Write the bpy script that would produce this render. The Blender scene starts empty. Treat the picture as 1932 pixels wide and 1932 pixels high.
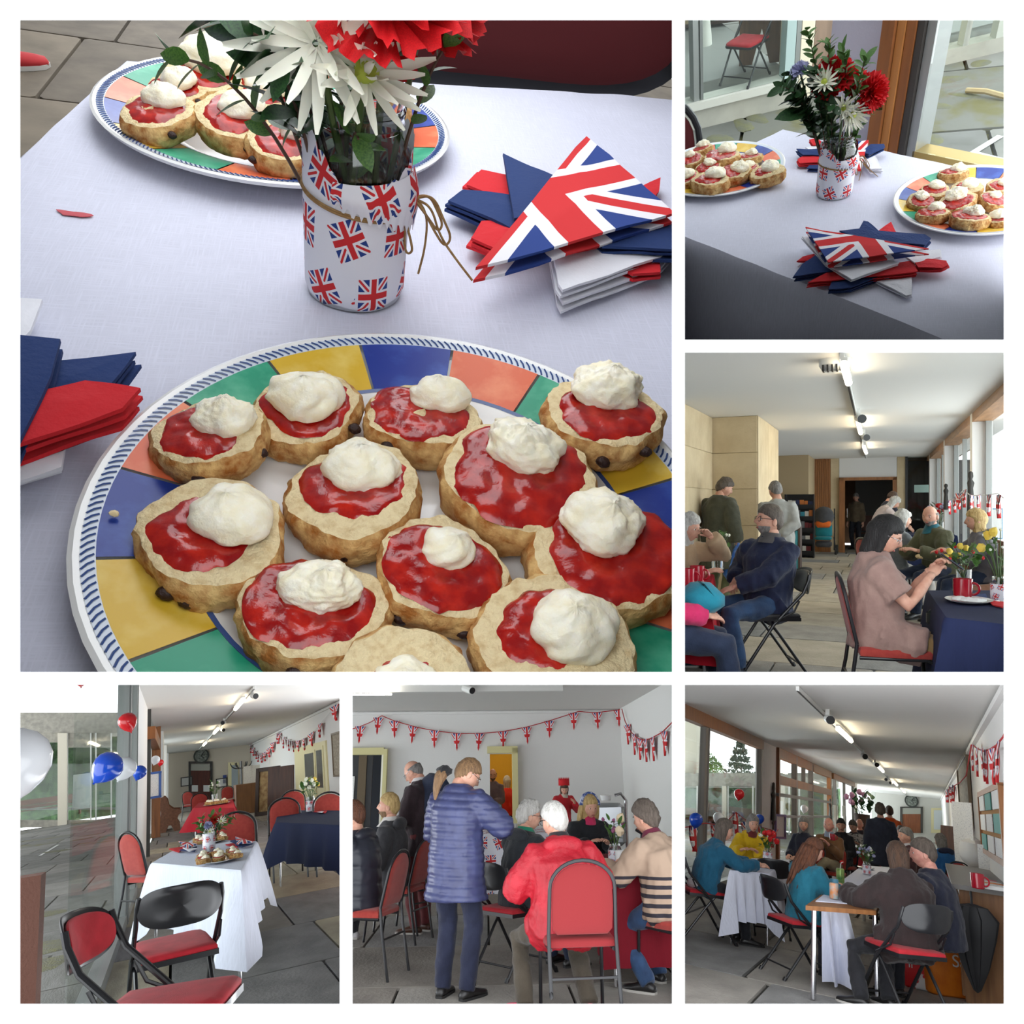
import bpy, bmesh, math, random
import numpy as np
from mathutils import Vector, Matrix, noise

PI = math.pi
V = Vector
R = math.radians
SC = bpy.context.scene
COL = SC.collection
random.seed(7)

# ------------------------------------------------------------------ camera, sky, exposure
FOCAL = 1450.0                       # focal length in pixels of the 1932 px frame
cam_data = bpy.data.cameras.new('camera')
cam = bpy.data.objects.new('camera', cam_data)
COL.objects.link(cam)
cam_data.sensor_width = 36.0
cam_data.lens = 36.0 * FOCAL / 1932.0
cam_data.clip_start = 0.05
cam_data.clip_end = 400
cam.location = (0, 0, 0)
cam.rotation_euler = (PI / 2, 0, 0)
SC.camera = cam

world = bpy.data.worlds.new('overcast_sky')
SC.world = world
world.use_nodes = True
world.node_tree.nodes['Background'].inputs[0].default_value = (0.93, 0.965, 1.0, 1)
world.node_tree.nodes['Background'].inputs[1].default_value = 3.2
SC.view_settings.view_transform = 'Standard'
SC.view_settings.look = 'None'
SC.view_settings.exposure = 0.15
SC.view_settings.gamma = 1.0
SC.view_settings.use_curve_mapping = False

# ------------------------------------------------------------------ the six rooms
class Room:
 """One real room behind one opening of the white mount. Local axes: x right, y away from the viewer, z up;
 eye point at (0, 0, h). scale: model scale of the room."""

 def __init__(self, n, vp, roll, h, scale):
  self.n = n
  f = V(((vp[0] - 966) / FOCAL, 1, (966 - vp[1]) / FOCAL)).normalized()
  r = f.cross(V((0, 0, 1))).normalized()
  u = r.cross(f)
  r, u = r * math.cos(roll) + u * math.sin(roll), u * math.cos(roll) - r * math.sin(roll)
  self.rot = Matrix((r, f, u)).transposed()
  self.h, self.s = h, scale
  self.M = (self.rot * scale).to_4x4() @ Matrix.Translation((0, 0, -h))

 def ray(self, px, py):
  return self.rot.transposed() @ V(((px - 966) / FOCAL, 1, (966 - py) / FOCAL))

 def fl(self, px, py, z=0.0):                 # on the horizontal plane at height z
  d = self.ray(px, py)
  return V((0, 0, self.h)) + d * ((z - self.h) / d.z)

 def dep(self, px, py, y):                    # at depth y
  d = self.ray(px, py)
  return V((0, 0, self.h)) + d * (y / d.y)

 def xw(self, px, py, x):                     # on a side wall
  d = self.ray(px, py)
  return V((0, 0, self.h)) + d * (x / d.x)

 def pl(self, px, py, o, n):                  # on any plane
  d = self.ray(px, py)
  c = V((0, 0, self.h))
  return c + d * ((V(o) - c).dot(V(n)) / d.dot(V(n)))

 def px(self, p):
  d = self.rot @ (V(p) - V((0, 0, self.h)))
  return (966 + FOCAL * d.x / d.y, 966 - FOCAL * d.z / d.y)

def daylight(room, name, loc, aim, w, h, radiance, col=(.93, .965, 1.0)):
 """overcast sky seen through a hall's windows: a large soft area light outside them"""
 ld = bpy.data.lights.new(name, 'AREA')
 ld.shape = 'RECTANGLE'
 ld.size, ld.size_y = w, h
 ld.color = col
 ld.energy = radiance * PI * w * h * room.s ** 2
 o = bpy.data.objects.new(name, ld)
 COL.objects.link(o)
 d = V(aim).normalized()
 q = d.to_track_quat('-Z', 'Z' if abs(d.z) < .9 else 'Y').to_matrix().to_4x4()
 o.matrix_world = room.M @ Matrix.Translation(V(loc)) @ q
 return o

P1 = Room(0, (653, -554.8), -.0211, .2784, 12.0)      # cream-tea table close up; z = 0 is the table top
P2 = Room(1, (1593, -661.5), -.107, .8184, 5.0)       # table by the glass wall; z = 0 is the table top
P3 = Room(2, (1657, 950), 0.0, 1.33, .56)             # hall of seated visitors
P4 = Room(3, (330, 1475), 0.0, 1.38, .92)             # hall of balloons
P5 = Room(4, (916, 1481), 0.0, 1.4, .44)              # bunting room
P6 = Room(5, (1756, 1542), .05, 1.55, .36)            # long hall
daylight(P3, 'window_daylight_hall_of_seated_visitors', (2.107, 11.5, 1.5), (-1, 0, 0), 17, 3.2, 3.2)
daylight(P4, 'window_daylight_balloon_hall', (-5.025, 8, 1.3), (1, .2, 0), 10, 2.5, 6.0)
daylight(P4, 'window_daylight_balloon_hall_far', (-1.525, 34, 1.8), (1, 0, 0), 26, 3.2, 2.5)
daylight(P6, 'window_daylight_long_hall', (-10.5, 27, 1.4), (1, 0, 0), 18, 2.8, 24.0)
daylight(P6, 'window_daylight_long_hall_far', (-4.497, 49.28, 1.7), (1, 0, 0), 27.14, 2.6, 9.0)

# ------------------------------------------------------------------ materials
MATS = {}

def principled(name):
 m = bpy.data.materials.new(name)
 m.use_nodes = True
 return m, m.node_tree, m.node_tree.nodes['Principled BSDF']

def nd(nt, kind, **kw):
 n = nt.nodes.new(kind)
 for k, v in kw.items():
  setattr(n, k, v)
 return n

def sock(nt, s, v):
 if hasattr(v, 'is_output'):
  nt.links.new(v, s)
 else:
  s.default_value = v

def mth(nt, op, a, b=0.0, c=None):
 n = nd(nt, 'ShaderNodeMath', operation=op)
 sock(nt, n.inputs[0], a)
 sock(nt, n.inputs[1], b)
 if c is not None:
  sock(nt, n.inputs[2], c)
 return n.outputs[0]

def mixc(nt, f, a, b):
 n = nd(nt, 'ShaderNodeMix', data_type='RGBA')
 sock(nt, n.inputs[0], f)
 for s, v in ((n.inputs[6], a), (n.inputs[7], b)):
  sock(nt, s, v if hasattr(v, 'is_output') else (*v[:3], 1))
 return n.outputs[2]

def srgb(r, g, b):
 f = lambda c: c / 12.92 if c <= .04045 else ((c + .055) / 1.055) ** 2.4
 return (f(r / 255), f(g / 255), f(b / 255))

def noise_fac(nt, scale, detail=4, rough=.55, coord='Object', stretch=None):
 tc = nd(nt, 'ShaderNodeTexCoord')
 v = tc.outputs[coord]
 if stretch:
  mp = nd(nt, 'ShaderNodeMapping')
  nt.links.new(v, mp.inputs[0])
  mp.inputs['Scale'].default_value = stretch
  v = mp.outputs[0]
 n = nd(nt, 'ShaderNodeTexNoise')
 nt.links.new(v, n.inputs['Vector'])
 n.inputs['Scale'].default_value = scale
 n.inputs['Detail'].default_value = detail
 n.inputs['Roughness'].default_value = rough
 return n.outputs[0]

def ramp(nt, f, lo, hi):
 n = nd(nt, 'ShaderNodeMapRange')
 nt.links.new(f, n.inputs[0])
 n.inputs[1].default_value = lo
 n.inputs[2].default_value = hi
 return n.outputs[0]

def M(name, col=None, rough=.6, metal=0, col2=None, scale=8, lo=.35, hi=.65, bump=0, bscale=60, stretch=None, spec=None,
  trans=0, coat=0, sheen=0, emit=0, sss=0, alpha=1, detail=4):
 """A cached procedural material: base colour, optional noise blend to col2, optional noise bump."""
 if name in MATS:
  return MATS[name]
 m, nt, p = principled(name)
 MATS[name] = m
 if col2:
  f = ramp(nt, noise_fac(nt, scale, detail, stretch=stretch), lo, hi)
  nt.links.new(mixc(nt, f, col, col2), p.inputs['Base Color'])
 else:
  p.inputs['Base Color'].default_value = (*col, 1)
 p.inputs['Roughness'].default_value = rough
 p.inputs['Metallic'].default_value = metal
 if spec is not None:
  p.inputs['Specular IOR Level'].default_value = spec
 if trans:
  p.inputs['Transmission Weight'].default_value = trans
 if coat:
  p.inputs['Coat Weight'].default_value = coat
  p.inputs['Coat Roughness'].default_value = .08
 if sheen:
  p.inputs['Sheen Weight'].default_value = sheen
 if sss:
  p.inputs['Subsurface Weight'].default_value = sss
  p.inputs['Subsurface Radius'].default_value = (.02, .012, .006)
  p.inputs['Subsurface Scale'].default_value = 1
 if alpha < 1:
  p.inputs['Alpha'].default_value = alpha
 if emit:
  p.inputs['Emission Color'].default_value = (*col, 1)
  p.inputs['Emission Strength'].default_value = emit
 if bump:
  b = nd(nt, 'ShaderNodeBump')
  b.inputs['Strength'].default_value = bump
  b.inputs['Distance'].default_value = .02
  nt.links.new(noise_fac(nt, bscale, 5, stretch=stretch), b.inputs['Height'])
  nt.links.new(b.outputs[0], p.inputs['Normal'])
 return m

def glass_mat(name, tint=(.95, .98, .97), refl=.02):
 """Thin window glass: mostly see-through with a weak mirror reflection."""
 if name in MATS:
  return MATS[name]
 m, nt, p = principled(name)
 MATS[name] = m
 nt.nodes.remove(p)
 out = nt.nodes['Material Output']
 t = nd(nt, 'ShaderNodeBsdfTransparent')
 t.inputs[0].default_value = (*tint, 1)
 g = nd(nt, 'ShaderNodeBsdfGlossy')
 g.inputs['Roughness'].default_value = .02
 mx = nd(nt, 'ShaderNodeMixShader')
 fr = nd(nt, 'ShaderNodeLayerWeight')
 fr.inputs[0].default_value = .25
 f = mth(nt, 'MULTIPLY_ADD', fr.outputs['Fresnel'], .16, refl)
 nt.links.new(f, mx.inputs[0])
 nt.links.new(t.outputs[0], mx.inputs[1])
 nt.links.new(g.outputs[0], mx.inputs[2])
 nt.links.new(mx.outputs[0], out.inputs[0])
 return m

NAVY, REDF, WHITEF = srgb(28, 58, 130), srgb(205, 38, 42), srgb(232, 230, 235)

def union_jack_group():
 g = bpy.data.node_groups.new('union_jack_print', 'ShaderNodeTree')
 g.interface.new_socket('Vector', in_out='INPUT', socket_type='NodeSocketVector')
 g.interface.new_socket('Color', in_out='OUTPUT', socket_type='NodeSocketColor')
 g.interface.new_socket('Inside', in_out='OUTPUT', socket_type='NodeSocketFloat')
 gi, go = nd(g, 'NodeGroupInput'), nd(g, 'NodeGroupOutput')
 s = nd(g, 'ShaderNodeSeparateXYZ')
 g.links.new(gi.outputs[0], s.inputs[0])
 x = mth(g, 'SUBTRACT', s.outputs[0], .5)
 y = mth(g, 'SUBTRACT', s.outputs[1], .5)
 ax, ay = mth(g, 'ABSOLUTE', x), mth(g, 'ABSOLUTE', y)
 d = mth(g, 'MINIMUM', mth(g, 'ABSOLUTE', mth(g, 'SUBTRACT', x, y)), mth(g, 'ABSOLUTE', mth(g, 'ADD', x, y)))
 c = mth(g, 'MINIMUM', ax, ay)
 white = mth(g, 'MAXIMUM', mth(g, 'LESS_THAN', d, .135), mth(g, 'LESS_THAN', c, .155))
 red = mth(g, 'MAXIMUM', mth(g, 'MULTIPLY', mth(g, 'LESS_THAN', d, .05), mth(g, 'GREATER_THAN', c, .155)),
    mth(g, 'LESS_THAN', c, .088))
 col = mixc(g, red, mixc(g, white, NAVY, WHITEF), REDF)
 g.links.new(col, go.inputs[0])
 g.links.new(mth(g, 'MULTIPLY', mth(g, 'LESS_THAN', ax, .5), mth(g, 'LESS_THAN', ay, .5)), go.inputs[1])
 return g

UJ = union_jack_group()

def uj_mat(name, tiled=False, rough=.8, base=(.80, .80, .86), rot=.55, size=.66):
 """Union flag print in UV space; tiled scatters one turned flag in every cell."""
 if name in MATS:
  return MATS[name]
 m, nt, p = principled(name)
 MATS[name] = m
 uv = nd(nt, 'ShaderNodeUVMap').outputs[0]
 gr = nd(nt, 'ShaderNodeGroup')
 gr.node_tree = UJ
 p.inputs['Roughness'].default_value = rough
 if tiled:
  fl = nd(nt, 'ShaderNodeVectorMath', operation='FLOOR')
  fr = nd(nt, 'ShaderNodeVectorMath', operation='FRACTION')
  # every second row is shifted half a cell
  s = nd(nt, 'ShaderNodeSeparateXYZ')
  nt.links.new(uv, s.inputs[0])
  sh = mth(nt, 'MULTIPLY', mth(nt, 'MODULO', mth(nt, 'FLOOR', s.outputs[1]), 2), .5)
  cb = nd(nt, 'ShaderNodeCombineXYZ')
  nt.links.new(mth(nt, 'ADD', s.outputs[0], sh), cb.inputs[0])
  nt.links.new(s.outputs[1], cb.inputs[1])
  nt.links.new(cb.outputs[0], fl.inputs[0])
  nt.links.new(cb.outputs[0], fr.inputs[0])
  cs = nd(nt, 'ShaderNodeSeparateXYZ')
  nt.links.new(fl.outputs[0], cs.inputs[0])
  ang = mth(nt, 'MULTIPLY', mth(nt, 'SINE', mth(nt, 'ADD', mth(nt, 'MULTIPLY', cs.outputs[0], 2.3), mth(nt, 'MULTIPLY', cs.outputs[1], 4.1))), rot)
  vr = nd(nt, 'ShaderNodeVectorRotate', rotation_type='Z_AXIS')
  nt.links.new(fr.outputs[0], vr.inputs['Vector'])
  vr.inputs['Center'].default_value = (.5, .5, 0)
  nt.links.new(ang, vr.inputs['Angle'])
  mp = nd(nt, 'ShaderNodeMapping')
  nt.links.new(vr.outputs[0], mp.inputs[0])
  k = 1 / size
  mp.inputs['Scale'].default_value = (k * 1.12, k, 1)
  mp.inputs['Location'].default_value = (.5 - .56 * k, .5 - .5 * k, 0)
  nt.links.new(mp.outputs[0], gr.inputs[0])
  col = mixc(nt, gr.outputs[1], base, gr.outputs[0])
 else:
  nt.links.new(uv, gr.inputs[0])
  col = gr.outputs[0]
 nt.links.new(col, p.inputs['Base Color'])
 b = nd(nt, 'ShaderNodeBump')
 b.inputs['Strength'].default_value = .25
 b.inputs['Distance'].default_value = .002
 nt.links.new(noise_fac(nt, 260, 3), b.inputs['Height'])
 nt.links.new(b.outputs[0], p.inputs['Normal'])
 return m

def weave_mat(name, col, scale=420, bump=.25, rough=.85, dist=.001, stain=None):
 """Plain woven cloth: two crossed thread waves with slubs."""
 if name in MATS:
  return MATS[name]
 m, nt, p = principled(name)
 MATS[name] = m
 p.inputs['Roughness'].default_value = rough
 p.inputs['Specular IOR Level'].default_value = .25
 tc = nd(nt, 'ShaderNodeTexCoord').outputs['Object']
 hs = []
 for st in ((1, .05, .05), (.05, 1, .05)):
  mp = nd(nt, 'ShaderNodeMapping')
  nt.links.new(tc, mp.inputs[0])
  mp.inputs['Scale'].default_value = st
  n = nd(nt, 'ShaderNodeTexNoise')
  nt.links.new(mp.outputs[0], n.inputs[0])
  n.inputs['Scale'].default_value = scale
  n.inputs['Detail'].default_value = 3
  hs.append(n.outputs[0])
 h = mth(nt, 'MAXIMUM', hs[0], hs[1])
 f = ramp(nt, h, .35, .75)
 nt.links.new(mixc(nt, f, [c * .9 for c in col], [min(1, c * 1.05) for c in col]), p.inputs['Base Color'])
 b = nd(nt, 'ShaderNodeBump')
 b.inputs['Strength'].default_value = bump
 b.inputs['Distance'].default_value = dist
 nt.links.new(h, b.inputs['Height'])
 nt.links.new(b.outputs[0], p.inputs['Normal'])
 return m

def wood_mat(name, c1, c2, scale=6, stretch=(1, 1, .08), rough=.5):
 return M(name, c1, rough, col2=c2, scale=scale * 4, lo=.3, hi=.7, stretch=stretch, bump=.08, bscale=scale * 10)

# ------------------------------------------------------------------ mesh builder
class MB:
 def __init__(self):
  self.v, self.f, self.m, self.uv = [], [], [], {}

 def add(self, vs, fs, mi=0, uvs=None):
  o = len(self.v)
  self.v += [tuple(x) for x in vs]
  for k, f in enumerate(fs):
   if uvs is not None:
    self.uv[len(self.f)] = [uvs[i] for i in f]
   self.f.append(tuple(i + o for i in f))
   self.m.append(mi)
  return self

 def box(self, c, s, rz=0, mi=0, rot=None):
  x, y, z = s[0] / 2, s[1] / 2, s[2] / 2
  vs = [V((a * x, b * y, d * z)) for d in (-1, 1) for a, b in ((-1, -1), (1, -1), (1, 1), (-1, 1))]
  mt = rot if rot is not None else Matrix.Rotation(rz, 3, 'Z')
  vs = [mt @ v + V(c) for v in vs]
  return self.add(vs, [(3, 2, 1, 0), (4, 5, 6, 7), (0, 1, 5, 4), (1, 2, 6, 5), (2, 3, 7, 6), (3, 0, 4, 7)], mi)

 def bevbox(self, c, s, b=.01, rz=0, mi=0):
  """box with chamfered vertical and top/bottom edges"""
  x, y, z = s[0] / 2, s[1] / 2, s[2] / 2
  b = min(b, x * .9, y * .9, z * .9)
  mt = Matrix.Rotation(rz, 3, 'Z')
  rings = []
  for zz, ins in ((-z, b), (-z + b, 0), (z - b, 0), (z, b)):
   X, Y = x - ins, y - ins
   rings.append([mt @ V(q) + V(c) for q in ((X - b, -Y, zz), (X, -Y + b, zz), (X, Y - b, zz), (X - b, Y, zz),
             (-X + b, Y, zz), (-X, Y - b, zz), (-X, -Y + b, zz), (-X + b, -Y, zz))])
  return self.rings(rings, True, True, mi)

 def rings(self, rings, cap0=False, cap1=False, mi=0, close=True, uv=None):
  n = len(rings[0])
  vs = [p for r in rings for p in r]
  fs = []
  for i in range(len(rings) - 1):
   for j in range(n if close else n - 1):
    a, b = i * n + j, i * n + (j + 1) % n
    fs.append((a, b, b + n, a + n))
  if cap0:
   fs.append(tuple(range(n - 1, -1, -1)))
  if cap1:
   o = (len(rings) - 1) * n
   fs.append(tuple(range(o, o + n)))
  return self.add(vs, fs, mi, uv)

 def tube(self, pts, rad, seg=8, cap=True, mi=0, closed=False, flat=1.0):
  pts = [V(p) for p in pts]
  n = len(pts)
  if not hasattr(rad, '__len__'):
   rad = [rad] * n
  rings = []
  up = None
  for i, p in enumerate(pts):
   if closed:
    t = pts[(i + 1) % n] - pts[i - 1]
   else:
    t = pts[min(i + 1, n - 1)] - pts[max(i - 1, 0)]
   if t.length < 1e-9:
    t = V((0, 0, 1))
   t.normalize()
   if up is None:
    up = V((0, 0, 1)) if abs(t.z) < .9 else V((0, 1, 0))
   s = t.cross(up)
   if s.length < 1e-6:
    s = t.cross(V((1, 0, 0)))
   s.normalize()
   up = s.cross(t).normalized()
   rings.append([p + (s * math.cos(a) + up * math.sin(a) * flat) * rad[i] for a in [2 * PI * k / seg for k in range(seg)]])
  if closed:
   rings.append(rings[0])
   return self.rings(rings, mi=mi)
  return self.rings(rings, cap, cap, mi)

 def lathe(self, prof, seg=24, c=(0, 0, 0), mi=0, sx=1, sy=1, cap=True):
  rings = []
  for k, (r, z) in enumerate(prof):
   rings.append([(c[0] + r * math.cos(2 * PI * j / seg) * sx, c[1] + r * math.sin(2 * PI * j / seg) * sy, c[2] + z) for j in range(seg)])
  return self.rings(rings, cap and prof[0][0] > 1e-5, cap and prof[-1][0] > 1e-5, mi)

 def ell(self, c, r, seg=12, ring=8, mi=0, rot=None):
  rings = []
  c = V(c)
  for i in range(ring + 1):
   t = -PI / 2 + PI * i / ring
   t = max(min(t, PI / 2 - 1e-3), -PI / 2 + 1e-3)
   rr = []
   for j in range(seg):
    a = 2 * PI * j / seg
    p = V((r[0] * math.cos(t) * math.cos(a), r[1] * math.cos(t) * math.sin(a), r[2] * math.sin(t)))
    rr.append(c + (rot @ p if rot is not None else p))
   rings.append(rr)
  return self.rings(rings, True, True, mi)

 def prism(self, poly, z0, z1, mi=0):
  n = len(poly)
  return self.add([(p[0], p[1], z0) for p in poly] + [(p[0], p[1], z1) for p in poly],
      [tuple(range(n - 1, -1, -1)), tuple(range(n, 2 * n))] + [(i, (i + 1) % n, n + (i + 1) % n, n + i) for i in range(n)], mi)

 def slab(self, poly, d, mi=0):
  """closed slab from a 3-D polygon pushed along vector d"""
  n = len(poly)
  d = V(d)
  a = [V(p) for p in poly]
  return self.add(a + [p + d for p in a],
      [tuple(range(n - 1, -1, -1)), tuple(range(n, 2 * n))] + [(i, (i + 1) % n, n + (i + 1) % n, n + i) for i in range(n)], mi)

 def grid(self, fn, nu, nv, mi=0, uvfn=None, closeu=False):
  vs = [fn(i / nu, j / nv) for j in range(nv + 1) for i in range(nu + 1)]
  fs = [(j * (nu + 1) + i, j * (nu + 1) + i + 1, (j + 1) * (nu + 1) + i + 1, (j + 1) * (nu + 1) + i) for j in range(nv) for i in range(nu)]
  uvs = [uvfn(i / nu, j / nv) for j in range(nv + 1) for i in range(nu + 1)] if uvfn else None
  return self.add(vs, fs, mi, uvs)

 def warp(self, fn):
  self.v = [tuple(fn(V(p))) for p in self.v]
  return self

 def mesh(self, name, mats, smooth=True):
  me = bpy.data.meshes.new(name)
  me.from_pydata(self.v, [], self.f)
  for m in (mats if isinstance(mats, (list, tuple)) else [mats]):
   me.materials.append(m)
  me.polygons.foreach_set('material_index', self.m)
  if self.uv:
   ul = me.uv_layers.new(name='UVMap')
   for fi, us in self.uv.items():
    p = me.polygons[fi]
    for li, u in zip(p.loop_indices, us):
     ul.data[li].uv = u
  me.update()
  bm = bmesh.new()
  bm.from_mesh(me)
  bmesh.ops.recalc_face_normals(bm, faces=bm.faces)
  bm.to_mesh(me)
  bm.free()
  if smooth is True:
   me.polygons.foreach_set('use_smooth', [True] * len(me.polygons))
  elif smooth:
   me.polygons.foreach_set('use_smooth', [True] * len(me.polygons))
   me.set_sharp_from_angle(angle=R(smooth))
  return me

 def build(self, name, mats, parent=None, smooth=35, label=None, loc=None):
  o = bpy.data.objects.new(name, self.mesh(name, mats, smooth))
  COL.objects.link(o)
  if parent is not None:
   o.parent = parent
  if loc is not None:
   o.location = loc
  if label:
   o['label'] = label
  return o

CLIPS = []          # (object, panel index): trimmed at the end where it would stick out into a neighbouring opening

def tag(o, label=None, cat=None, group=None, kind=None):
 if label:
  o['label'] = label
 if cat:
  o['category'] = cat
 if group:
  o['group'] = group
 if kind:
  o['kind'] = kind
 return o

def place(o, room, loc=(0, 0, 0), rz=0, rot=None, sc=1.0):
 m = room.M @ Matrix.Translation(V(loc)) @ (rot.to_4x4() if rot is not None else Matrix.Rotation(rz, 4, 'Z'))
 if sc != 1.0:
  m = m @ Matrix.Diagonal((sc, sc, sc, 1) if not hasattr(sc, '__len__') else (*sc, 1))
 o.matrix_world = m
 CLIPS.append((o, room.n))
 return o

def thing(room, name, label, cat, loc=(0, 0, 0), rz=0, group=None, rot=None, sc=1.0):
 o = bpy.data.objects.new(name, None)
 COL.objects.link(o)
 o.empty_display_size = .05
 place(o, room, loc, rz, rot, sc)
 return tag(o, label, cat, group)

def solid(room, name, mb, mat, label, cat, loc=(0, 0, 0), rz=0, group=None, smooth=35, rot=None, sc=1.0):
 """a thing that is one mesh"""
 o = mb.build(name, mat, smooth=smooth)
 place(o, room, loc, rz, rot, sc)
 return tag(o, label, cat, group)

def struct(room, name, mb, mat, smooth=35, parent=None):
 o = mb.build(name, mat, parent, smooth)
 if parent is None:
  place(o, room)
  o['kind'] = 'structure'
 return o

def dup(o, room, loc, rz=0, label=None, group=None, rot=None, sc=1.0):
 """copy a thing with its parts and sub-parts (mesh data shared)"""
 c = o.copy()
 COL.objects.link(c)
 place(c, room, loc, rz, rot, sc)
 if label:
  c['label'] = label
 if group:
  c['group'] = group

 def kids(a, b):
  for ch in list(a.children):
   d = ch.copy()
   COL.objects.link(d)
   d.parent = b
   kids(ch, d)
 kids(o, c)
 return c

def lerp(a, b, t):
 return a + (b - a) * t

def smooth01(a, b, x):
 t = max(0, min(1, (x - a) / (b - a)))
 return t * t * (3 - 2 * t)

def nz(p, s=1.0, o=0.0):
 return noise.noise(V((p[0] * s + o, p[1] * s - o * .7, p[2] * s + o * 1.3)))

def bez(p0, p1, p2, n=10):
 p0, p1, p2 = V(p0), V(p1), V(p2)
 return [(p0 * (1 - t) + p1 * t) * (1 - t) + (p1 * (1 - t) + p2 * t) * t for t in [i / n for i in range(n + 1)]]

def arc(c, r, a0, a1, n, ax=V((1, 0, 0)), ay=V((0, 0, 1))):
 return [V(c) + ax * (r * math.cos(lerp(a0, a1, i / n))) + ay * (r * math.sin(lerp(a0, a1, i / n))) for i in range(n + 1)]

# ------------------------------------------------------------------ the white mount with six openings
PANELS = [(38, 38, 1268, 1268), (1292, 38, 1894, 641), (1292, 665, 1894, 1268), (38, 1292, 641, 1894), (665, 1292, 1268, 1894),
   (1292, 1292, 1894, 1894)]
MOUNT_Y = 2.0

def mount():
 k = MOUNT_Y / FOCAL
 X = lambda p: (p - 966) * k
 Z = lambda p: (966 - p) * k
 xs = [-500, 38, 641, 665, 1268, 1292, 1894, 2432]
 ys = [-500, 38, 641, 665, 1268, 1292, 1894, 2432]
 bm = bmesh.new()
 vv = {}

 def vert(i, j):
  if (i, j) not in vv:
   vv[i, j] = bm.verts.new((X(xs[i]), 0, Z(ys[j])))
  return vv[i, j]
 for i in range(7):
  for j in range(7):
   cx, cy = (xs[i] + xs[i + 1]) / 2, (ys[j] + ys[j + 1]) / 2
   if any(a < cx < c and b < cy < d for a, b, c, d in PANELS):
    continue
   bm.faces.new([vert(i, j), vert(i, j + 1), vert(i + 1, j + 1), vert(i + 1, j)])
 r = bmesh.ops.extrude_face_region(bm, geom=bm.faces[:])
 for e in r['geom']:
  if isinstance(e, bmesh.types.BMVert):
   e.co.y += .004
   e.co.x *= 1.002
   e.co.z *= 1.002
 bmesh.ops.recalc_face_normals(bm, faces=bm.faces)
 me = bpy.data.meshes.new('wall_front')
 bm.to_mesh(me)
 bm.free()
 me.materials.append(M('white_card', (.96, .96, .96), .9, spec=.1))
 me.materials.append(M('grey_card_back', (.12, .12, .12), .9, spec=.1))
 for p in me.polygons:
  if p.center.y > .003:
   p.material_index = 1
 o = bpy.data.objects.new('wall_front', me)
 COL.objects.link(o)
 o.location = (0, MOUNT_Y, 0)
 o['kind'] = 'structure'
 o['label'] = 'plain white picture mount with six square openings'

mount()

# ------------------------------------------------------------------ shared materials
CREAM = M('clotted_cream', srgb(250, 240, 208), .45, col2=srgb(255, 250, 232), scale=4, sss=.1, bump=.35, bscale=14)
JAM = M('strawberry_jam', srgb(146, 10, 11), .16, col2=srgb(206, 42, 24), scale=2.6, lo=.42, hi=.75, spec=.6, bump=.3, bscale=4)
CRUMB = M('scone_crumb', srgb(240, 220, 174), .95, col2=srgb(210, 178, 126), scale=7, lo=.45, hi=.8, bump=1, bscale=16)
CRUST = M('scone_crust', srgb(170, 106, 42), .75, col2=srgb(232, 194, 128), scale=3.2, lo=.36, hi=.62, bump=1, bscale=9)
RAISIN = M('raisin', srgb(48, 24, 18), .5, bump=.8, bscale=12)
BLACKM = M('black_enamel', (.012, .012, .014), .28)
CHROME = M('chrome_steel', (.62, .62, .64), .22, 1)
REDVEL = M('red_velour', srgb(158, 14, 28), .9, col2=srgb(178, 26, 40), scale=14, sheen=.1, bump=.15, bscale=300)
RUST = M('rust_red_fabric', srgb(160, 56, 46), .9, col2=srgb(150, 46, 40), scale=30, sheen=.2, bump=.15, bscale=300)
GREENM = M('leaf_green', srgb(52, 92, 38), .5, col2=srgb(86, 124, 52), scale=20)
GREEND = M('leaf_dark_green', srgb(30, 62, 34), .45, col2=srgb(50, 90, 44), scale=20)
STEM = M('stem_green', srgb(74, 98, 48), .5)
TWIG = M('twig_brown', srgb(86, 62, 48), .7)
PETW = M('petal_white', srgb(238, 238, 222), .6, sss=.1)
PETC = M('petal_centre', srgb(176, 190, 70), .7)
PETR = M('petal_red', srgb(196, 10, 22), .6, col2=srgb(222, 24, 30), scale=60)
PETL = M('petal_lilac', srgb(168, 170, 206), .6)
PETY = M('petal_yellow', srgb(240, 206, 84), .55)
WOODT = wood_mat('table_edge_wood', srgb(150, 100, 56), srgb(120, 76, 40))
LINEN = weave_mat('white_linen', srgb(210, 211, 226), 800, .25, dist=.001)
LINEN2 = weave_mat('white_cotton_cloth', srgb(216, 219, 234), 160, .2)
NAVYC = weave_mat('navy_cloth', srgb(26, 34, 66), 160, .2)
REDC = weave_mat('red_cloth', srgb(176, 18, 38), 160, .2)

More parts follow.
